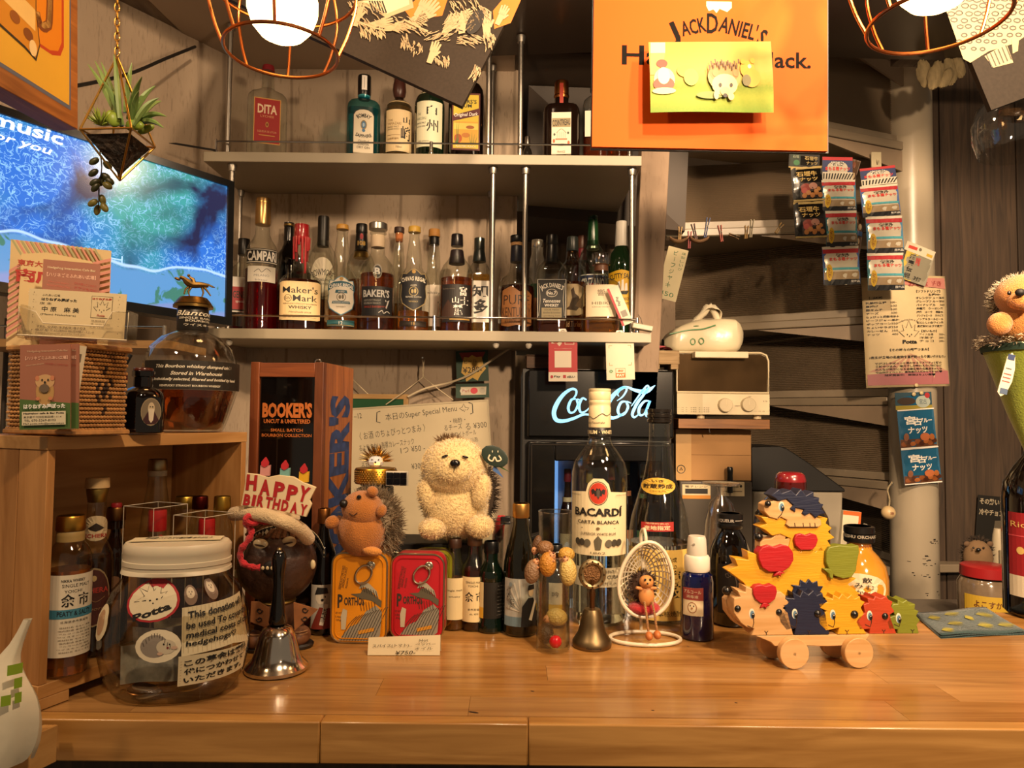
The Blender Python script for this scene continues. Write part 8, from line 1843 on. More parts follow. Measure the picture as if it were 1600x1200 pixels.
# cardboard boxes under the shelf, grey machine, stickers
BY2 = 1.82
mc = thing('grey_machine','dark grey kitchen machine under the cardboard box, with paper stickers','machine',(P(1110,800,BY2-.03).x,BY2-.03,.001))
q = local(mc,BY2-.03); mzt = q(1110,752).z
MB().box(q(1062,800).x,q(1176,800).x,0,.26,0,mzt).build('body',C('#4a433b',.4),mc,bev=.004)
CTZ2 = mzt+.001+.0008
cb_ = thing('cardboard_box','brown cardboard box with a recycling mark standing on the grey machine','box',(P(1115,700,BY2-.02).x,BY2-.02,CTZ2))
q = local(cb_,BY2-.02); cz1 = sfz-S(15,TY2) - .003 - CTZ2
cz1 = min(cz1,q(1110,668).z); CBM = C('#a37a4c',.8,0,.06,8)
bxo = MB().box(q(1056,700).x,q(1174,700).x,0,.20,0,cz1).build('box_body',CBM,cb_,bev=.002)
MB().box(q(1056,700).x,q(1080,700).x,-.0008,0,0,cz1).build('packing_tape',C('#b58f5c',.3),cb_)
MB().box(q(1056,700).x,q(1174,700).x,-.0006,.0002,cz1*.50-.0004,cz1*.50+.0004).build('flap_seam',C('#6e4e2c',.9),cb_)
w_ = q(1064,733); MB().tube([(w_.x+.010*math.cos(a),-.0012,w_.z+.010*math.sin(a)) for a in [2*PI*k/20 for k in range(20)]],.0010,5,closed=True).tube([(w_.x+.004*math.cos(a),-.0012,w_.z+.004*math.sin(a)) for a in (PI/2,PI/2+2.1,PI/2+4.2)],.0014,5,closed=True).build('recycling_mark',C('#3a3a34',.6),cb_)['kind'] = 'stuff'
q = local(mc,BY2-.03)
for (x0_,x1_,z0_,z1_,c_,its) in ((1066,1110,757,779,'#c9b894',[('r',-.8,.8,.35,.7,'#1c1814'),('t','電子レンジ',0,.85,.8,.14,K),('r',-1,1,0,.25,'#c08030')]),(1126,1163,753,775,'#c9b894',[('t','注意 高温',-.1,.7,.6,.2,K),('r',-.8,.8,.3,.36,'#6a5a44'),('e',.7,.7,.1,.1,K)])):
    a_,b_ = q(x0_,z1_),q(x1_,z0_); o = MB().box(a_.x,b_.x,-.0008,-.0002,a_.z,b_.z).build('sticker',C(c_,.5),mc)
    draw(o,b_.x-a_.x,b_.z-a_.z,its,flat(-.0009),x0=(a_.x+b_.x)/2,z0=a_.z)
lg = thing('lighter','black gas lighter standing upright on the grey machine','lighter',(P(1141,745,BY2-.045).x,BY2+.0-.045,CTZ2-.0)); lg.location.y = BY2-.03-.012
lg.location.z = P(1141,770,lg.location.y).z
MB().lathe([(.007,0),(.007,.05),(.0075,.053),(.0075,S(38,1.78)),(.006,S(40,1.78))],16).build('body',C('#0a0a0a',.3),lg)
kbn = MB().ell((q(1178,765).x,.05,q(1178,765).z),(.012,.012,.012),16,10).build('knob',C('#b0a890',.4),mc)
# bin
BNY = 1.86
bn = thing('waste_bin','light grey bin with a big sloping black lid behind the counter','bin',(P(1245,800,BNY).x,BNY,.001))
q = local(bn,BNY); xa,xb = q(1176,800).x,q(1318,800).x; zt = q(1245,768).z
MB().hexa([(xa+.03,.02,0),(xb-.03,.02,0),(xb,0,zt),(xa,0,zt)],[(xa+.03,.15,0),(xb-.03,.15,0),(xb,.15,zt),(xa,.15,zt)]).build('bin_body',C('#8f8676',.5),bn,bev=.006)
MB().prism([(xa-.004,zt+.0005),(xb+.004,zt+.0005),(xb+.002,zt+.008),(q(1262,722).x,q(1262,722).z),(q(1228,700).x,q(1228,700).z),(q(1218,697).x,q(1218,697).z),(xa-.004,q(1176,698).z)],-.004,.156).build('bin_lid',C('#0c0a09',.55),bn,bev=.003)
# papers to the right of the bin
for nm,lb,tl,tr,bl_,items,base in (('box','white box with orange edge behind the plum wine bottle',(1316,797),(1344,800),(1316,850),[('r',-1,1,.88,1,'#c85a1c'),('r',.75,1,0,1,'#c85a1c')],'#cfc4a8'),
    ('booklet','grey printed booklet leaning behind the plum wine bottle cap',(1352,818),(1366,830),(1352,880),lines(6,.9,.2,-.8,.8,'#5a5248',.03),'#8f8778')):
    flatcard(nm,lb,nm,P(*tl,1.70),P(*tr,1.70),P(*bl_,1.70),items,base,t=.012)
mt = thing('side_table','low grey table holding papers behind the counter','table',(P(1350,870,1.70).x,1.70,.001)); zt = min(P(1316,850,1.70).z,P(1352,880,1.7).z) - .002
MB().box(-.09,.045,-.03,.10,zt-.02,zt-.001).build('tabletop',C('#5a5146',.5),mt)
for a_ in (-.085,.03):
    for b_ in (-.025,.09): MB().box(a_,a_+.01,b_,b_+.01,0,zt-.0202).build('leg',C('#3a342c',.5),mt)

# ============================================================ WALL THINGS BELOW THE SHELF
WBY = 1.80
def onwall(px,py,Y=WBY): return P(px,py,Y)
tl,tr = onwall(500,641),onwall(763,624); rt = quadrot(tl,tr,tl - Vector((0,0,.3)) + (tr-tl)*.0)
br = onwall(783,790); rt = quadrot(tl,tr,tl + (br-tr)*2)
Ww = (tr-tl).length; Hw = .36; x_,z_ = rt.col[0],rt.col[2]
wb = thing('whiteboard','tilted white marker board with a handwritten Japanese menu, hanging on the wall','whiteboard',(tl+tr)/2 - z_*Hw,rot=rt)
MB().box(-Ww/2,Ww/2,0,.008,0,Hw).build('board',C('#c4b698',.25,0,.04),wb,bev=.001)
for a_ in ((-Ww/2,Ww/2,Hw-.004,Hw),(-Ww/2,Ww/2,0,.004),(-Ww/2,-Ww/2+.004,.004,Hw-.004),(Ww/2-.004,Ww/2,.004,Hw-.004)): MB().box(a_[0],a_[1],-.0015,.0002,a_[2],a_[3]).build('edge_strip',C('#b3a588',.4),wb)
def wl(px,py):
    v = rt.transposed() @ (onwall(px,py) - wb.location); return v.x/(Ww/2),v.z/Hw
def wt(s,px,py,wpx,hpx,**k): u,v = wl(px,py); return ('t',s,u,v,S(wpx,WBY)/Ww,S(hpx,WBY)/Hw,'#1c1a18',dict(rot=4,bold=-.005,**k))
def cv5(x,y): return (530+x/5,500+y/5)
draw(wb,Ww,Hw,[wt('本日のSuper Special Menu',*cv5(640,728),112,13),wt('〈 お酒 のちょびっとつまみ 〉',*cv5(415,875),103,12),wt('るようでない海軍カレースナック',*cv5(370,975),86,10),wt('1つ ¥50 -',*cv5(575,1008),38,9),wt('・梅酢・',*cv5(925,785),24,8),wt('るチーズ',*cv5(890,835),28,9),wt('る ¥300',*cv5(1070,825),33,10),wt('・ミロ ホワイトボール',*cv5(930,893),56,8),wt('・ソーセージ(酒)',*cv5(1000,945),34,8),wt('¥300',*cv5(610,1140),18,9),wt('るちょっと',*cv5(250,1130),30,9),
   wt('~12',*cv5(145,750),12,8),('l',[wl(*cv5(322,712)),wl(*cv5(295,722)),wl(*cv5(292,795)),wl(*cv5(322,803))],.006,'#1c1a18'),('l',[wl(*cv5(1010,645)),wl(*cv5(1040,655)),wl(*cv5(1045,725)),wl(*cv5(1025,735))],.006,'#1c1a18'),
   ('l',[wl(*cv5(*p)) for p in ((965,708),(940,690),(960,682),(972,655),(985,682),(1012,685),(998,705))],.004,'#1c1a18'),('e',*wl(*cv5(970,705)),.004,.004,K),('e',*wl(*cv5(985,703)),.004,.004,K),('e',*wl(*cv5(978,714)),.004,.004,K)],flat(0),name='handwriting')
stg = thing('string','pale twisted string holding up the whiteboard','string',onwall(661,562,1.83))
q = local(stg,1.83); SM = C('#bfae90',.8)
MB().cyl((0,-.012,.004),(0,.008,.004),.0022).build('nail',CHR,stg)
for pts in ([(660,562),(662,575),(660,590),(632,612),(603,632)],[(663,562),(660,578),(662,590),(685,608),(708,625)]): MB().tube([q(*p,-.006 if i < 3 else -.018) for i,p in enumerate(pts)],.0014,6).build('strand',SM,stg)
hs = thing('cable','cream cable sagging across the wall over the green price card','cable',P(700,598,1.815)); q = local(hs,1.815)
MB().tube(smoothpts([q(637,620),q(665,607),q(705,597),q(735,585),q(765,565),q(797,544)],6),.0028,8).build('sheath',C('#c2b294',.5),hs)
pf = thing('picture_frame','thin light wooden picture frame with dark green mount behind the whiteboard','frame',P(560,760,1.825)); q = local(pf,1.825)
xa,xb,za,zb_ = q(500,700).x,q(637,700).x,-.08,q(600,616).z
MB().box(xa,xb,-.004,.004,zb_-.012,zb_).build('frame_rail',wood('#b08d58','#8f6c3c',.5,6,0),pf); MB().box(xb-.012,xb,-.004,.004,za,zb_-.0122).build('frame_rail',wood('#b08d58','#8f6c3c',.5,6,2),pf); MB().box(xa,xb-.0122,-.001,.004,za,zb_-.0122).build('mount',C('#1f4a2c',.3),pf)
MB().tube([q(548,590,.0),q(575,616,.0)],.0014,6).build('hanging_cord',SM,pf)
flatcard('price_card','dark green price card with yellow burst reading 280 yen','card',P(712,549,1.828),P(762,547,1.828),P(712,597,1.828),[('r',-1,1,0,1,'#173826'),('p',[(-.8,.95),(.85,.95),(.6,.7),(-.5,.6)],'#8c2a20'),('p',[(-.6,.6),(-.5,.8),(-.2,.78),(0,.86),(.3,.78),(.6,.8),(.7,.55),(.85,.4),(.5,.2),(.3,.02),(0,.12),(-.4,.0),(-.5,.2),(-.7,.3)],'#c9a24a'),('t','ビール',-.1,.66,.4,.12,K,dict(rot=4)),('t','¥280-',0,.38,.6,.2,K,dict(rot=2,bold=.01))],'#173826')
flatcard('pill_pack','dark green card with a red and white capsule strip below the price card','packet',P(712,600,1.828),P(764,599,1.828),P(712,622,1.828),[('r',-1,1,0,1,'#173826'),('p',[(-.7,.2),(.8,.2),(.85,.78),(-.7,.78)],'#b0a690'),('e',-.55,.5,.2,.2,'#b8b0a0'),('e',.1,.5,.22,.22,'#b02a3a'),('e',.6,.5,.18,.2,'#a09888'),('t','Parl',-.4,.5,.2,.2,'#8c2a30')],'#173826')
# ============================================================ PAYMENT TAGS
def paytag(lb,tl,tr,bl_,items,base,Y=1.636,clip=True):
    a,b_,c_ = P(*tl,Y),P(*tr,Y),P(*bl_,Y)
    t = flatcard('payment_tag',lb,'tag',a,b_,c_,items,base,t=.0015,group='payment tags on the lower shelf',rough=.3)
    if clip:
        W_ = (b_-a).length; H_ = (a-c_).length
        tb = MB().prism([(-.009,0),(.009,0),(.009,.010),(.006,.015),(-.006,.015),(-.009,.010)],-.0008,.0006); tb.v = [(x,y,z+H_+.0003) for x,y,z in tb.v]; k_ = tb.build('hanging_tab',C('#cfc6b4',.4),t)
        MB().tube([(.003*math.cos(a_),-.0015,H_+.009+.003*math.sin(a_)) for a_ in [2*PI*k/12 for k in range(12)]],.0006,5,closed=True).build('clip_ring',CHR,t)
    return t
paytag('red payment tag with two small square logos, hanging from the lower shelf',(857,524),(902,524),(858,596),[('p',[(-1,.2),(1,.2),(1,.97),(.9,1),(-.9,1),(-1,.97)],'#a8141e'),('p',[(-1,.0),(1,.0),(1,.2),(-1,.2)],'#cfc4b0'),('p',[(-.42,.94),(-.08,.94),(-.08,.82),(-.25,.76),(-.42,.82),(-.8,.82),(-.8,.94),(-.6,.98)],'#c9b8a0'),('e',-.5,.88,.22,.06,'#a04828'),
   ('p',[(.12,.80),(.78,.80),(.78,.98),(.12,.98)],'#d8c8b0'),('p',[(.16,.81),(.74,.81),(.74,.97),(.16,.97)],'#a8141e'),('t','d払い',.45,.91,.22,.06,'#d8c8b0',dict(bold=.03)),('t','キャッシュレス決済が使えます',0,.71,.6,.022,'#d8b8a8'),('p',[(-.58,.30),(.58,.30),(.58,.66),(-.58,.66)],'#cfc4b0'),('t','Pay',-.4,.10,.22,.06,K,dict(bold=.03)),('e',-.78,.10,.1,.035,'#a8141e'),('r',0,.2,.07,.14,'#a8141e'),('t','d払い',.55,.10,.28,.055,K,dict(bold=.03))],'#a8141e')
paytag('cream and orange payment tag hanging from the lower shelf beside the red one',(946,527),(990,526),(947,594),[('r',-1,1,0,1,'#cfc3aa'),('r',-1,1,.90,1,'#b8501c'),('t','au PAY使えます',0,.955,.6,.05,'#e0d0b8',dict(bold=.02))] + [('l',p_,.012,'#b8722c') for p_ in ([(-.78,.74),(-.78,.80),(-.55,.80)],[(.78,.74),(.78,.80),(.55,.80)],[(-.78,.40),(-.78,.34),(-.55,.34)],[(.78,.40),(.78,.34),(.55,.34)])] + [('e',-.68,.20,.14,.035,'#2c7a3a'),('t','OK',-.68,.2,.1,.03,WH),('p',[(-.36,.05),(.34,.05),(.34,.27),(-.36,.27)],'#b8641c'),('r',-.33,.31,.16,.26,'#cfc3aa'),('t','au',0,.21,.2,.05,'#b8641c',dict(bold=.04,shear=.2)),('t','PAY',0,.105,.28,.06,'#e0d0b8',dict(bold=.04))],'#cfc3aa')
paytag('tilted white payment tag with red stripe lying over the rail end',(948,452),(965,445),(968,512),[('r',-1,1,0,1,'#c6bca6'),('r',-1,-.6,0,1,'#a8202a'),('t','PayPay',.0,.62,.8,.09,K,dict(rot=90,bold=.02)),('r',-.4,.6,.2,.36,'#7a7266')],'#c6bca6',Y=1.64,clip=False)
cl_ = thing('plastic_clip','grey-beige plastic clip box at the right end of the lower shelf','clip',P(1001,515,1.645)); MB().box(-.024,.024,-.012,.010,-.006,.007).build('body',C('#9a927c',.4),cl_,bev=.002)
cl_.rotation_euler = (0,math.radians(10),0); cl_.location = P(1003,512,1.63); MB().tube([(.0,.002,.008),(-.006,.0,.02),(-.014,-.002,.028)],.0007,5).build('wire',C('#1a1714',.5),cl_)

# ============================================================ LINE WITH PEGS, PRICE STRIP
LY = 1.93
ln = thing('clothes_line','thin string strung under the stair tread with pegs on it','string',P(1130,366,LY)); q = local(ln,LY)
MB().tube(smoothpts([q(1040,368),q(1090,369),q(1150,368),q(1216,364),q(1262,362)],4),.0007,6).build('line',C('#4a4636',.8),ln)
def peg(lb,px,py,col,rot=8,L=.055):
    t = thing('clothes_peg',lb,'peg',P(px,py,LY-.004),group='clothes pegs on the line',rot=(0,rot,0))
    for s_ in (-1,1): MB().hexa([(s_*.0008,-.004,-L/2),(s_*.0034,-.004,-L/2),(s_*.0034,-.004,.004),(s_*.0055,-.004,L/2),(s_*.0030,-.004,L/2)],[(s_*.0008,.004,-L/2),(s_*.0034,.004,-L/2),(s_*.0034,.004,.004),(s_*.0055,.004,L/2),(s_*.0030,.004,L/2)][::1]).build('peg_arm',C(col,.5),t)
    MB().tube([(.0030*math.cos(a),-.0045+.0005*k,.003+.0030*math.sin(a)) for k in range(3) for a in [2*PI*i/8 for i in range(8)]],.0005,5).build('spring',metal('#8a8478',.4),t)
for a_ in (('pale wooden peg holding the price strip, leftmost on the line',1062,366,'#b58c44',4,.040),('red peg overlapping the top of the price strip',1077,375,'#9a3038',3,.048),('dark brown peg tilted left of the blue peg',1085,362,'#4a2018',-12,.044),('tall blue plastic peg sticking up above the line',1104,356,'#1c3468',10,.056),('red-brown peg hanging alone right of the blue one',1126,365,'#9a4434',-8,.046),
           ('small wooden peg lying almost level on the line',1147,369,'#7a5a34',110,.030),('pale wooden peg beside the white ring peg',1166,363,'#b5925a',4,.036),('white plastic peg with round head',1174,357,'#bdb49c',6,.050),('small wooden peg tilted right, at the far end of the line',1217,357,'#a08250',35,.032)): peg(*a_)
for lb,px in (('curled scrap of brown paper under the pale peg',1060),('curled scrap of brown paper under the blue peg',1092)):
    t = thing('paper_scrap',lb,'paper',P(px,374,LY-.012),group='curled paper scraps'); o = MB().grid(lambda u,v: ((u-.5)*.05,-.012*math.sin(PI*v),.012*v-.012+.010*(2*u-1)**2),10,4).build('curl',C('#8a6a4c',.7),t); s_ = o.modifiers.new('solid','SOLIDIFY'); s_.thickness = .0006
flatcard('price_strip','long white paper strip with green handwriting ending in 450, pegged to the line','paper',P(1045,384,LY-.006),P(1076,392,LY-.006),P(1032,466,LY-.006),[('r',-1,1,0,1,'#c8bc94')] + [('t',c_,-.15,.90-.12*i,None,.085,'#1f5c32',dict(bold=.01)) for i,c_ in enumerate(['ビ','|','フ','ジ','ャ','|'])] + [('t',c_,.62,.92-.075*i,.2,.05,'#1f5c32') for i,c_ in enumerate('燻製しいび')] + [('t','キ',-.15,.27,.26,.08,'#2a6a3c'),('t','450',-.1,.11,.72,.085,'#2a6a3c',dict(rot=-2))],'#c8bc94')

# ============================================================ SNACK PACKS
def pouch(lb,corners,Y,items,base,hdr=False,thick=.012,group='snack packets'):
    tl,tr,bl_ = [P(*c,Y) for c in corners]; rt = quadrot(tl,tr,bl_); z_ = rt.col[2]; H_ = (tl-bl_).dot(z_); W_ = (tr-tl).length
    org = tl + rt.col[0]*W_/2 - z_*H_
    t = thing('snack_packet',lb,'snack',org,rot=rt,group=group)
    th_ = .0016 if hdr else thick
    def f(u,v,l=0):
        e = max(0,math.sin(PI*u))**.6 * max(0,math.sin(PI*min(max((v-.05)/.9,0),1)))**.6
        wr = .0011*math.sin(19*v+7*u)*math.sin(13*u)*(0 if hdr else 1)
        pinch = 1 - .05*math.sin(PI*v)*(0 if hdr else 1)
        return ((u-.5)*W_*pinch,-th_/2*e - wr - .0002*l,v*H_)
    mb = MB().grid(lambda u,v: f(u,v),10,12); mb.grid(lambda u,v: (lambda p: (p[0],-p[1]+.0004,p[2]))(f(1-u,v)),10,12)
    mb.build('foil',C(base,.22,.15,.05,30,coat=.3),t)
    draw(t,W_,H_,items,lambda u,v,l: f(u/W_+.5,v/H_,l+1.5),name='printed_design',step=5)
    return t
def police(i,hdr):
    if hdr: return [('r',-1,1,0,1,'#2c3660'),('r',-1,1,.86,1,'#a82a30'),('t','宮古島',0,.72,.42,.20,K,dict(bold=.06)),('t','宮古島',0,.72,.42,.20,WH,dict(bold=.02)),('t','まもる君ナッツ',0,.50,.82,.16,'#c83a34',dict(bold=.03)),('r',-1,1,0,.36,'#c9c2b0')] + [('p',[(-.95+i_*.19,.30),(-.86+i_*.19,.30),(-.88+i_*.17,.06),(-.96+i_*.17,.06)],'#15140f') for i_ in range(11)]
    return [('r',-1,1,0,1,['#2a6a78','#3a5c9a','#3a78a0'][i % 3]),('r',-1,1,.14,.34,'#8f7a5c'),('r',-1,1,0,.14,'#15171c'),('r',-1,1,.82,.93,'#a82a30'),('r',-1,1,.93,1,'#c9c2b0'),('r',-1,1,.38,.44,'#4a9aa8'),
            ('t','宮古島',.05,.76,.40,.10,K,dict(bold=.05)),('t','宮古島',.05,.76,.40,.10,'#d8ccb8',dict(bold=.01)),('t','まもる君ナッツ',.1,.66,.80,.09,'#c83a34',dict(bold=.03)),('e',-.72,.32,.17,.22,'#c9a41c'),('t','雪塩味',-.72,.32,.10,.3,'#7a3a1c'),
            ('t','限定品',.72,.08,.24,.06,WH)]
PKY = 1.86
cols = [([((1285,245),(1332,246),(1286,282)),((1283,282),(1336,281),(1288,330)),((1289,330),(1338,329),(1284,387)),((1284,386),(1341,384),(1288,446))],'left'),([((1343,264),(1398,258),(1344,292)),((1343,292),(1402,287),(1354,340)),((1352,339),(1409,337),(1354,397)),((1354,396),(1411,395),(1358,454))],'right')]
nm_ = ['header card','topmost packet','middle packet','bottom packet']
for cs_,side in cols:
    for i,c in enumerate(cs_): pouch('blue, red and white island nut snack, %s of the %s strip' % (nm_[i],side),c,PKY,police(i+(side == 'left'),i == 0),'#c9c2b0',i == 0,group='blue and red nut packets')
def beef(hdr):
    if hdr: return [('r',-1,1,0,1,'#14110e'),('r',-.9,-.25,.12,.9,'#1c2c20'),('t','石垣',-.55,.75,.2,.2,'#a0a890'),('e',-.5,.35,.2,.18,'#2f6a40'),('t','石垣牛',.45,.68,.44,.26,'#a8925a',dict(bold=.02)),('t','ナッツ',.5,.36,.36,.22,'#a8925a',dict(bold=.02)),('r',-1,1,0,.08,'#a8925a')]
    return [('r',-1,1,0,1,'#14110e'),('r',-1,1,.93,1,'#a8925a'),('t','石垣牛',-.05,.78,.68,.15,'#b89c5a',dict(bold=.03)),('t','ナッツ',.05,.62,.60,.12,'#b89c5a',dict(bold=.03)),('r',-.55,.9,.10,.52,'#2a1a14'),('e',-.2,.38,.34,.12,'#8a4038'),('e',.3,.42,.3,.09,'#a87a6a'),('e',-.3,.3,.2,.08,'#a85048')] + [('e',-.3+.26*i,.16+.07*(i % 2),.16,.07,'#a8703c') for i in range(5)] + [('e',.45+.2*(i % 2),.27+.06*i,.14,.06,'#b07a44') for i in range(2)] + [('r',-1,1,0,.05,'#a8925a')]
for i,c in enumerate((((1233,238),(1281,241),(1234,262)),((1235,262),(1284,259),(1240,316)),((1239,316),(1288,314),(1243,373)))):
    pouch('black and gold beef nut snack, %s' % ['header card at the top','upper packet','lower packet'][i],c,PKY,beef(i == 0),'#14110e',i == 0,group='black beef nut packets')
def side_(i): return [('r',-1,1,0,1,'#5a4434')] + [('e',-.5+.4*(j % 3),.1+.11*j,.3,.07,['#8a6a4c','#6a3a24','#a08a6a'][j % 3]) for j in range(8)] + [('r',-1,1,.45,.55,'#2c4a78')]
for i,c in enumerate((((1329,247),(1345,252),(1333,330)),((1333,330),(1352,333),(1336,400)))): pouch('brown nut packet seen edge-on between the two strips, %s' % ('upper' if i == 0 else 'lower'),c,PKY+.03,side_(i),'#5a4434',group='brown nut packets')
def blue(hdr):
    if hdr: return [('r',-1,1,0,1,'#2a4a5a'),('r',-1,1,0,.25,'#9a8a30'),('e',-.4,.5,.5,.22,'#3a2a20'),('e',.5,.45,.4,.35,'#a8b4ac'),('t','宮古',.5,.45,.2,.3,'#2a4a6a'),('e',.75,.8,.14,.16,'#a82a30')]
    return [('r',-1,1,0,1,'#1d5f86'),('t','宮',-.38,.72,.30,.22,WH,dict(bold=.03)),('t','古',.02,.68,.24,.2,WH,dict(bold=.03)),('t','ブルー',.5,.70,.38,.12,WH,dict(bold=.03)),('t','ナッツ',0,.46,.56,.18,WH,dict(bold=.03)),('r',-1,1,.0,.24,'#5c3418')] + [('e',-.8+.24*i,.12+.05*(i % 2),.16,.06,['#8a4a1c','#4a2210','#a8622c'][i % 3]) for i in range(8)] + [('e',.35,.28,.28,.10,'#b8683c'),('e',.75,.27,.16,.08,'#a8622c'),('e',-.7,.3,.14,.1,'#8c5a40'),('r',-1,1,0,.03,WH),('r',-1,1,.97,1,WH)]
PPY = st.location.y - Rp - .010
for i,c in enumerate((((1398,614),(1455,612),(1401,641)),((1401,641),(1458,637),(1407,702)),((1407,702),(1465,697),(1414,758)))): pouch('blue and brown nut snack on the round post, %s' % ['header card','upper packet','lower packet'][i],c,PPY,blue(i == 0),'#1d5f86',i == 0,group='blue nut packets on the post')
pouch('yellow and grey packet with white hanging header, above the paper menu',((1417,390),(1459,404),(1417,438)),PPY-.012,[('r',-1,1,0,1,'#8f8a78'),('r',-1,-.1,0,1,'#b8a23c'),('t','酒',-.5,.82,.22,.18,K,dict(bold=.03)),('t','豪',-.5,.60,.22,.18,K,dict(bold=.03)),('t','伝',-.5,.38,.22,.18,K,dict(bold=.03)),('t','説',-.5,.16,.22,.18,K,dict(bold=.03)),('t','3個',.3,.15,.3,.14,K,dict(bold=.03)),('t','特製',-.05,.7,.18,.3,'#a8403a',dict(bold=.03))],'#8f8a78',thick=.008,group='hanging packet above the menu')
flatcard('header_card','white header card with a red bar, holding the yellow and grey packet','card',P(1418,376,PPY-.013),P(1462,394,PPY-.013),P(1417,391,PPY-.013),[('r',-1,1,0,1,'#c8bfa8'),('p',[(-.8,.3),(-.2,.35),(-.2,.7),(-.8,.65)],'#b83a2c'),('e',.0,.6,.1,.18,'#6a6252'),('r',.5,.9,.2,.5,'#b8982c')],'#c8bfa8')
hk = thing('adhesive_hook','white adhesive hook on the stair post above the snack strips','hook',P(1369,250,1.93)); MB().box(-.014,.014,-.003,.003,-.022,.022).build('plate',C('#b0a588',.4),hk,bev=.002); MB().tube([(0,-.004,0),(0,-.010,-.012),(0,-.014,-.006)],.002,6).build('hook_arm',C('#b0a588',.4),hk)
# menu sheet on the post
tl,tr,bl_ = P(1352,433,PPY),P(1480,430,PPY),P(1357,606,PPY)
rt = quadrot(tl,tr,bl_); x_,z_ = rt.col[0],rt.col[2]; Hm = (tl-bl_).dot(z_); Wm = S(134,PPY)
ms = thing('menu_sheet','curling printed paper menu with pink sunray background taped to the round post','paper',bl_ + x_*Wm/2,rot=rt)
def mf_(u,v,l=0): return ((u-.5)*Wm + .004*(1-v)*(u > .5)*0,-.0025 + .030*abs(u-.46)**1.8*2 - .00018*l + (.004*math.sin(v*6) if u > .8 else 0),v*Hm)
mb = MB().grid(lambda u,v: mf_(u,v),14,10); o = mb.build('sheet',C('#c8b48c',.6),ms); s_ = o.modifiers.new('solid','SOLIDIFY'); s_.thickness = .0005; s_.offset = -1
PKR = ['#b58474','#c4a284']
it = [('p',[(0,.30),(x-.10,.14),(x+.10,.14)],'#b98d78') for x in (-.85,-.5,-.15,.2,.55,.85)]
it += [('p',[(-.97,.02),(.97,.02),(.97,.14),(-.97,.12)],'#a5666a'),('p',[(-.3,.93),(.97,.88),(.97,.98),(-.3,.98)],'#b87a70'),('t','おしながき',.45,.93,.42,.05,'#8c3a3a',dict(bold=.02)),('t','【ソフトドリンク】',.52,.86,.3,.025,K,dict(bold=.02)),('t','各種500~',.68,.83,.16,.02,K,dict(bold=.02)),('t','【一品料理】',-.72,.81,.14,.022,K,dict(bold=.02))]
for i,(s_,p_) in enumerate((('乳酪四各種','500~'),('厚揚げ','500'),('豚キムチ','500'),('チーズ','300'),('ちょびっと燻製セット','500~'),('ビーフジャーキー','450'),('ポップコーン','350'),('ちょいサラダ','350'),('カレーせん','350'),('ナッツ','400'))): it += [('t',s_,-.94,.765-.032*i,min(.36,.045*len(s_)),.021,K,dict(al=1,bold=.02)),('t',p_,-.33,.765-.032*i,.07,.018,K)]
for i,(s_,p_) in enumerate((('オレンジジュース','500'),('グレープフルーツ','500'),('パイナップル','500'),('烏龍茶　ウーロン茶',''),('緑茶　コーラ　炭酸水',''),('ジンジャエール　カルピス',''),('ノンアルコールビール',''),('頭に優しい白ワイン風',''),('麦焼酎にはゴマ麦茶*',''))): it += [('t',s_,.20,.80-.032*i,min(.34,.040*len(s_)),.021,K,dict(al=1,bold=.02))] + ([('t',p_,.86,.80-.032*i,.06,.018,K)] if p_ else [])
it += [('t','【甘いもの】',.5,.50,.2,.022,K,dict(bold=.02))] + [('t',s_,.42,.47-.03*i,.18,.02,K) for i,s_ in enumerate(('アイス各種','洋菓子','チョコ'))] + [('t',s_,.84,.47-.03*i,.08,.018,K) for i,s_ in enumerate(('350~','300~','200~'))]
it += [('l',[(-.12,.45),(-.25,.50),(-.13,.505),(-.16,.56),(-.07,.53),(0,.60),(.06,.53),(.15,.56),(.12,.505),(.24,.50),(.12,.45)],.005,K),('e',-.05,.47,.012,.007,K),('e',.05,.47,.012,.007,K),('e',0,.455,.012,.007,K),('t','Hedgehog Cafe & Bar',0,.605,.26,.016,K,dict(arc=.2)),('t','Potta',0,.405,.17,.035,K,dict(bold=.04)),
   ('t','【その時々の厳選つまみ】',0,.335,.46,.025,K,dict(bold=.02)),('t','♪店主が各地の名産物を直接釣ったり買い付けたり♪',0,.27,.92,.026,K,dict(bold=.02))]
it += [('t',s_,0,.215-.027*i,w_,.021,K,dict(bold=.02)) for i,(s_,w_) in enumerate((('マジコレやばっっと思わせるクオリティ抜群の',.80),('食材やつまみ、地元でしか味わえないお酒など',.80),('みんなが笑顔になる全国各地の名産品をみんな',.80),('で山分けイベント、産地直行人だからできる技♥',.80),('随時開催中!　詳細はちょい聞♥',.6)))]
draw(ms,Wm,Hm,it,lambda u,v,l: mf_(u/Wm+.5,v/Hm,l+1.5),name='printed_menu',step=6)
for px,py in ((1432,602),(1428,616),(1440,614)):
    pn = thing('pin_magnet','small cream round magnet, %s' % {602: 'at the bottom edge of the paper menu',616: 'left one above the blue nut packets',614: 'right one above the blue nut packets'}[py],'magnet',P(px,py,PPY-.006),group='small round magnets'); MB().ell((0,0,0),(.0055,.003,.0055),14,8).build('disc',C('#cdbb90',.3),pn)
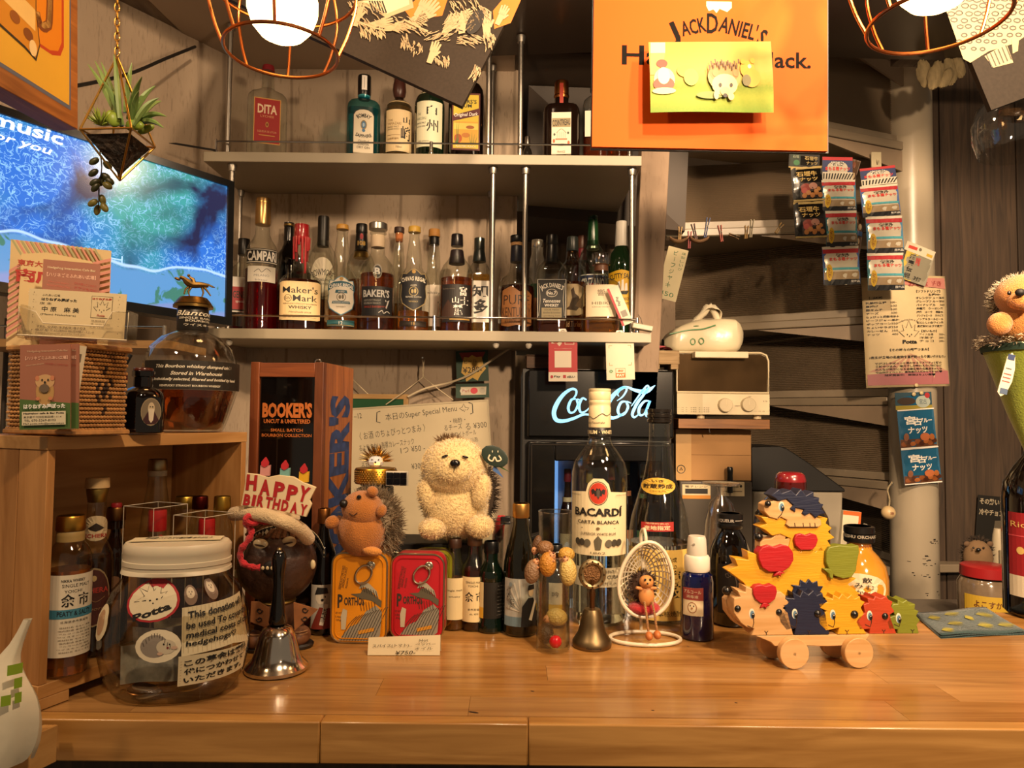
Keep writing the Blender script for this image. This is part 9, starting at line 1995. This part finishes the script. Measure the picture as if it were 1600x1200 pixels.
# bear keychain on the post
kc = thing('keychain','small wooden ball keychain hanging from a short cord on the round post','keychain',P(1389,762,PPY)); q = local(kc,PPY)
MB().tube(smoothpts([q(1394,753),q(1387,765),q(1390,780),q(1389,792)],4),.0022,6).build('cord',C('#a89878',.8,0,.3,300,.8,600),kc); MB().tube([(q(1393,757).x+.005*math.cos(a),0,q(1393,757).z+.005*math.sin(a)) for a in [2*PI*k/12 for k in range(12)]],.001,6,closed=True).build('metal_ring',CHR,kc)
MB().ell(q(1388,801),S(10.5,PPY),20,14).build('wooden_ball',C('#c0a67a',.4,0,.1,60),kc)
draw(kc,.012,.012,[('t','神',0,.5,.8,.8,'#7a3a2a')],lambda u,v,l: (q(1388,801).x+u,-S(10.5,PPY)-.0008,q(1388,801).z-.006+v),name='character_mark')
# hanging fabric bundle and beam at the upper right
bm = thing('ceiling_beam','short dark wooden beam above the stair post','beam',P(1455,66,1.75)); q = local(bm,1.75)
for i in range(3): MB().box(q(1407+i*36,66).x+.0005,q(1443+i*36,66).x-.0005,-.02,.05,q(1455,90).z,q(1455,38).z).build('plank',wood('#5c4c3c','#40342a',.6,5,1),bm,bev=.001)
fb = thing('dried_leaf_bundle','bundle of folded dried leaves with dark markings hanging under the beam','leaves',P(1470,92,1.74)); q = local(fb,1.74)
for i,(px,py,w,h,a) in enumerate(((1444,115,15,30,8),(1462,118,15,32,-16),(1484,112,14,30,6),(1478,122,12,24,-30),(1498,105,12,24,14))):
    MB().ell(q(px,py,-.012*(i % 2)),(S(w,1.74)*.8,.010,S(h,1.74)*.75),16,10,rot=(0,-a,0),fn=lambda p: 1+.08*math.sin(p.x*18)).build('leaf',C('#8a7a58',.8,0,.25,40,.6,60,st=(3,1,1)),fb)
# things on the back counter at the far right
BCZ = bc.location.z + .82 + .0008
jy2 = 1.44
j = bottle('snack_jar','clear plastic snack jar with red lid and yellow battleship label',1541,76,883,jy2,BCZ,[(.9,0),(1,.02),(1,.78),(.92,.82),(.90,.84)],C('#6a5a48',.15,0,.3,30,coat=.5),None,[(.86,1,.92,.90,C('#8c1a1c',.35),'lid')],
   [(.02,.66,.80,[('r',-1,1,0,1,'#b8962c'),('t','よこすか',.1,.84,.62,.13,'#5a2a14',dict(bold=.02)),('t','海軍カレー柿ピー',0,.67,.92,.12,'#5a2a14',dict(bold=.02)),('p',[(-.85,.12),(.7,.12),(.85,.24),(-.95,.24)],'#14120c'),('r',-.1,.0,.24,.52,'#14120c'),('r',.15,.27,.24,.50,'#14120c'),('r',-.5,-.46,.24,.5,'#14120c'),('r',.5,.54,.24,.46,'#14120c'),('p',[(-.6,.24),(-.3,.24),(-.35,.34),(-.55,.34)],'#14120c')])],cat='jar')
hb2 = thing('hedgehog_plush','small dark hedgehog plush sitting behind the red-lidded jar','plush toy',(P(1528,870,1.55).x,1.55,BCZ)); q = local(hb2,1.55)
MB().ell(q(1528,872),(S(22,1.55),.022,S(28,1.55)),18,12).build('head',C('#6a5238',.9,0,.1,40),hb2)
MB().lathe([(.022,0),(.030,.03),(.026,q(1528,885).z)],18).build('body',C('#4e3c2a',.9),hb2)
MB().ell(q(1529,859,-.024),(.005,.004,.004),10,8).build('nose',C('#0c0908',.4),hb2); [MB().ell(q(px,856,-.020),.0022,8,6).build('eye',C('#0c0908',.3),hb2) for px in (1521,1537)]; [MB().ell(q(px,850,.0),(.007,.004,.006),10,8).build('ear',C('#5a4430',.9),hb2) for px in (1511,1547)]
mb = MB(); mb.spikes(q(1528,866,.008),(S(24,1.55),.022,S(26,1.55)),300,.008,.0012,keep=lambda d: d.y > -.1 or d.z > .8,jit=.5,seed=6); mb.build('spines',C('#2a1f16',.9),hb2)['kind'] = 'stuff'
bl3 = thing('hand_mixer','white handheld kitchen appliance standing behind the red-lidded jar','appliance',(P(1560,860,1.60).x,1.60,BCZ)); q = local(bl3,1.60)
zt = q(1560,826).z; MB().lathe([(.012,0),(.014,zt*.5),(.013,zt*.8),(.011,zt*.93),(.008,zt)],18).build('grip',C('#a89c84',.4),bl3); MB().box(-.008,.008,-.0152,-.013,zt*.52,zt*.78).build('grip_panel',C('#7a705c',.5),bl3); MB().lathe([(.0145,zt*.46),(.015,zt*.48),(.0145,zt*.5)],18).build('ring',metal('#b0a48c',.3),bl3)
sg_ = flatcard('wall_sign','small black sign with white Japanese lettering on the plank wall','sign',P(1528,773,2.13),P(1592,779,2.13),P(1532,850,2.13),[('r',-1,1,0,1,'#17140f'),('t','その熱い渇きに、',0,.88,.9,.13,'#a89c84',dict(bold=.03)),('t','冷やチョン',-.3,.66,.6,.13,'#a89c84',dict(bold=.03)),('p',[(-.2,.0),(1,.2),(1,.55),(-.1,.5)],'#5a5244')],'#17140f')
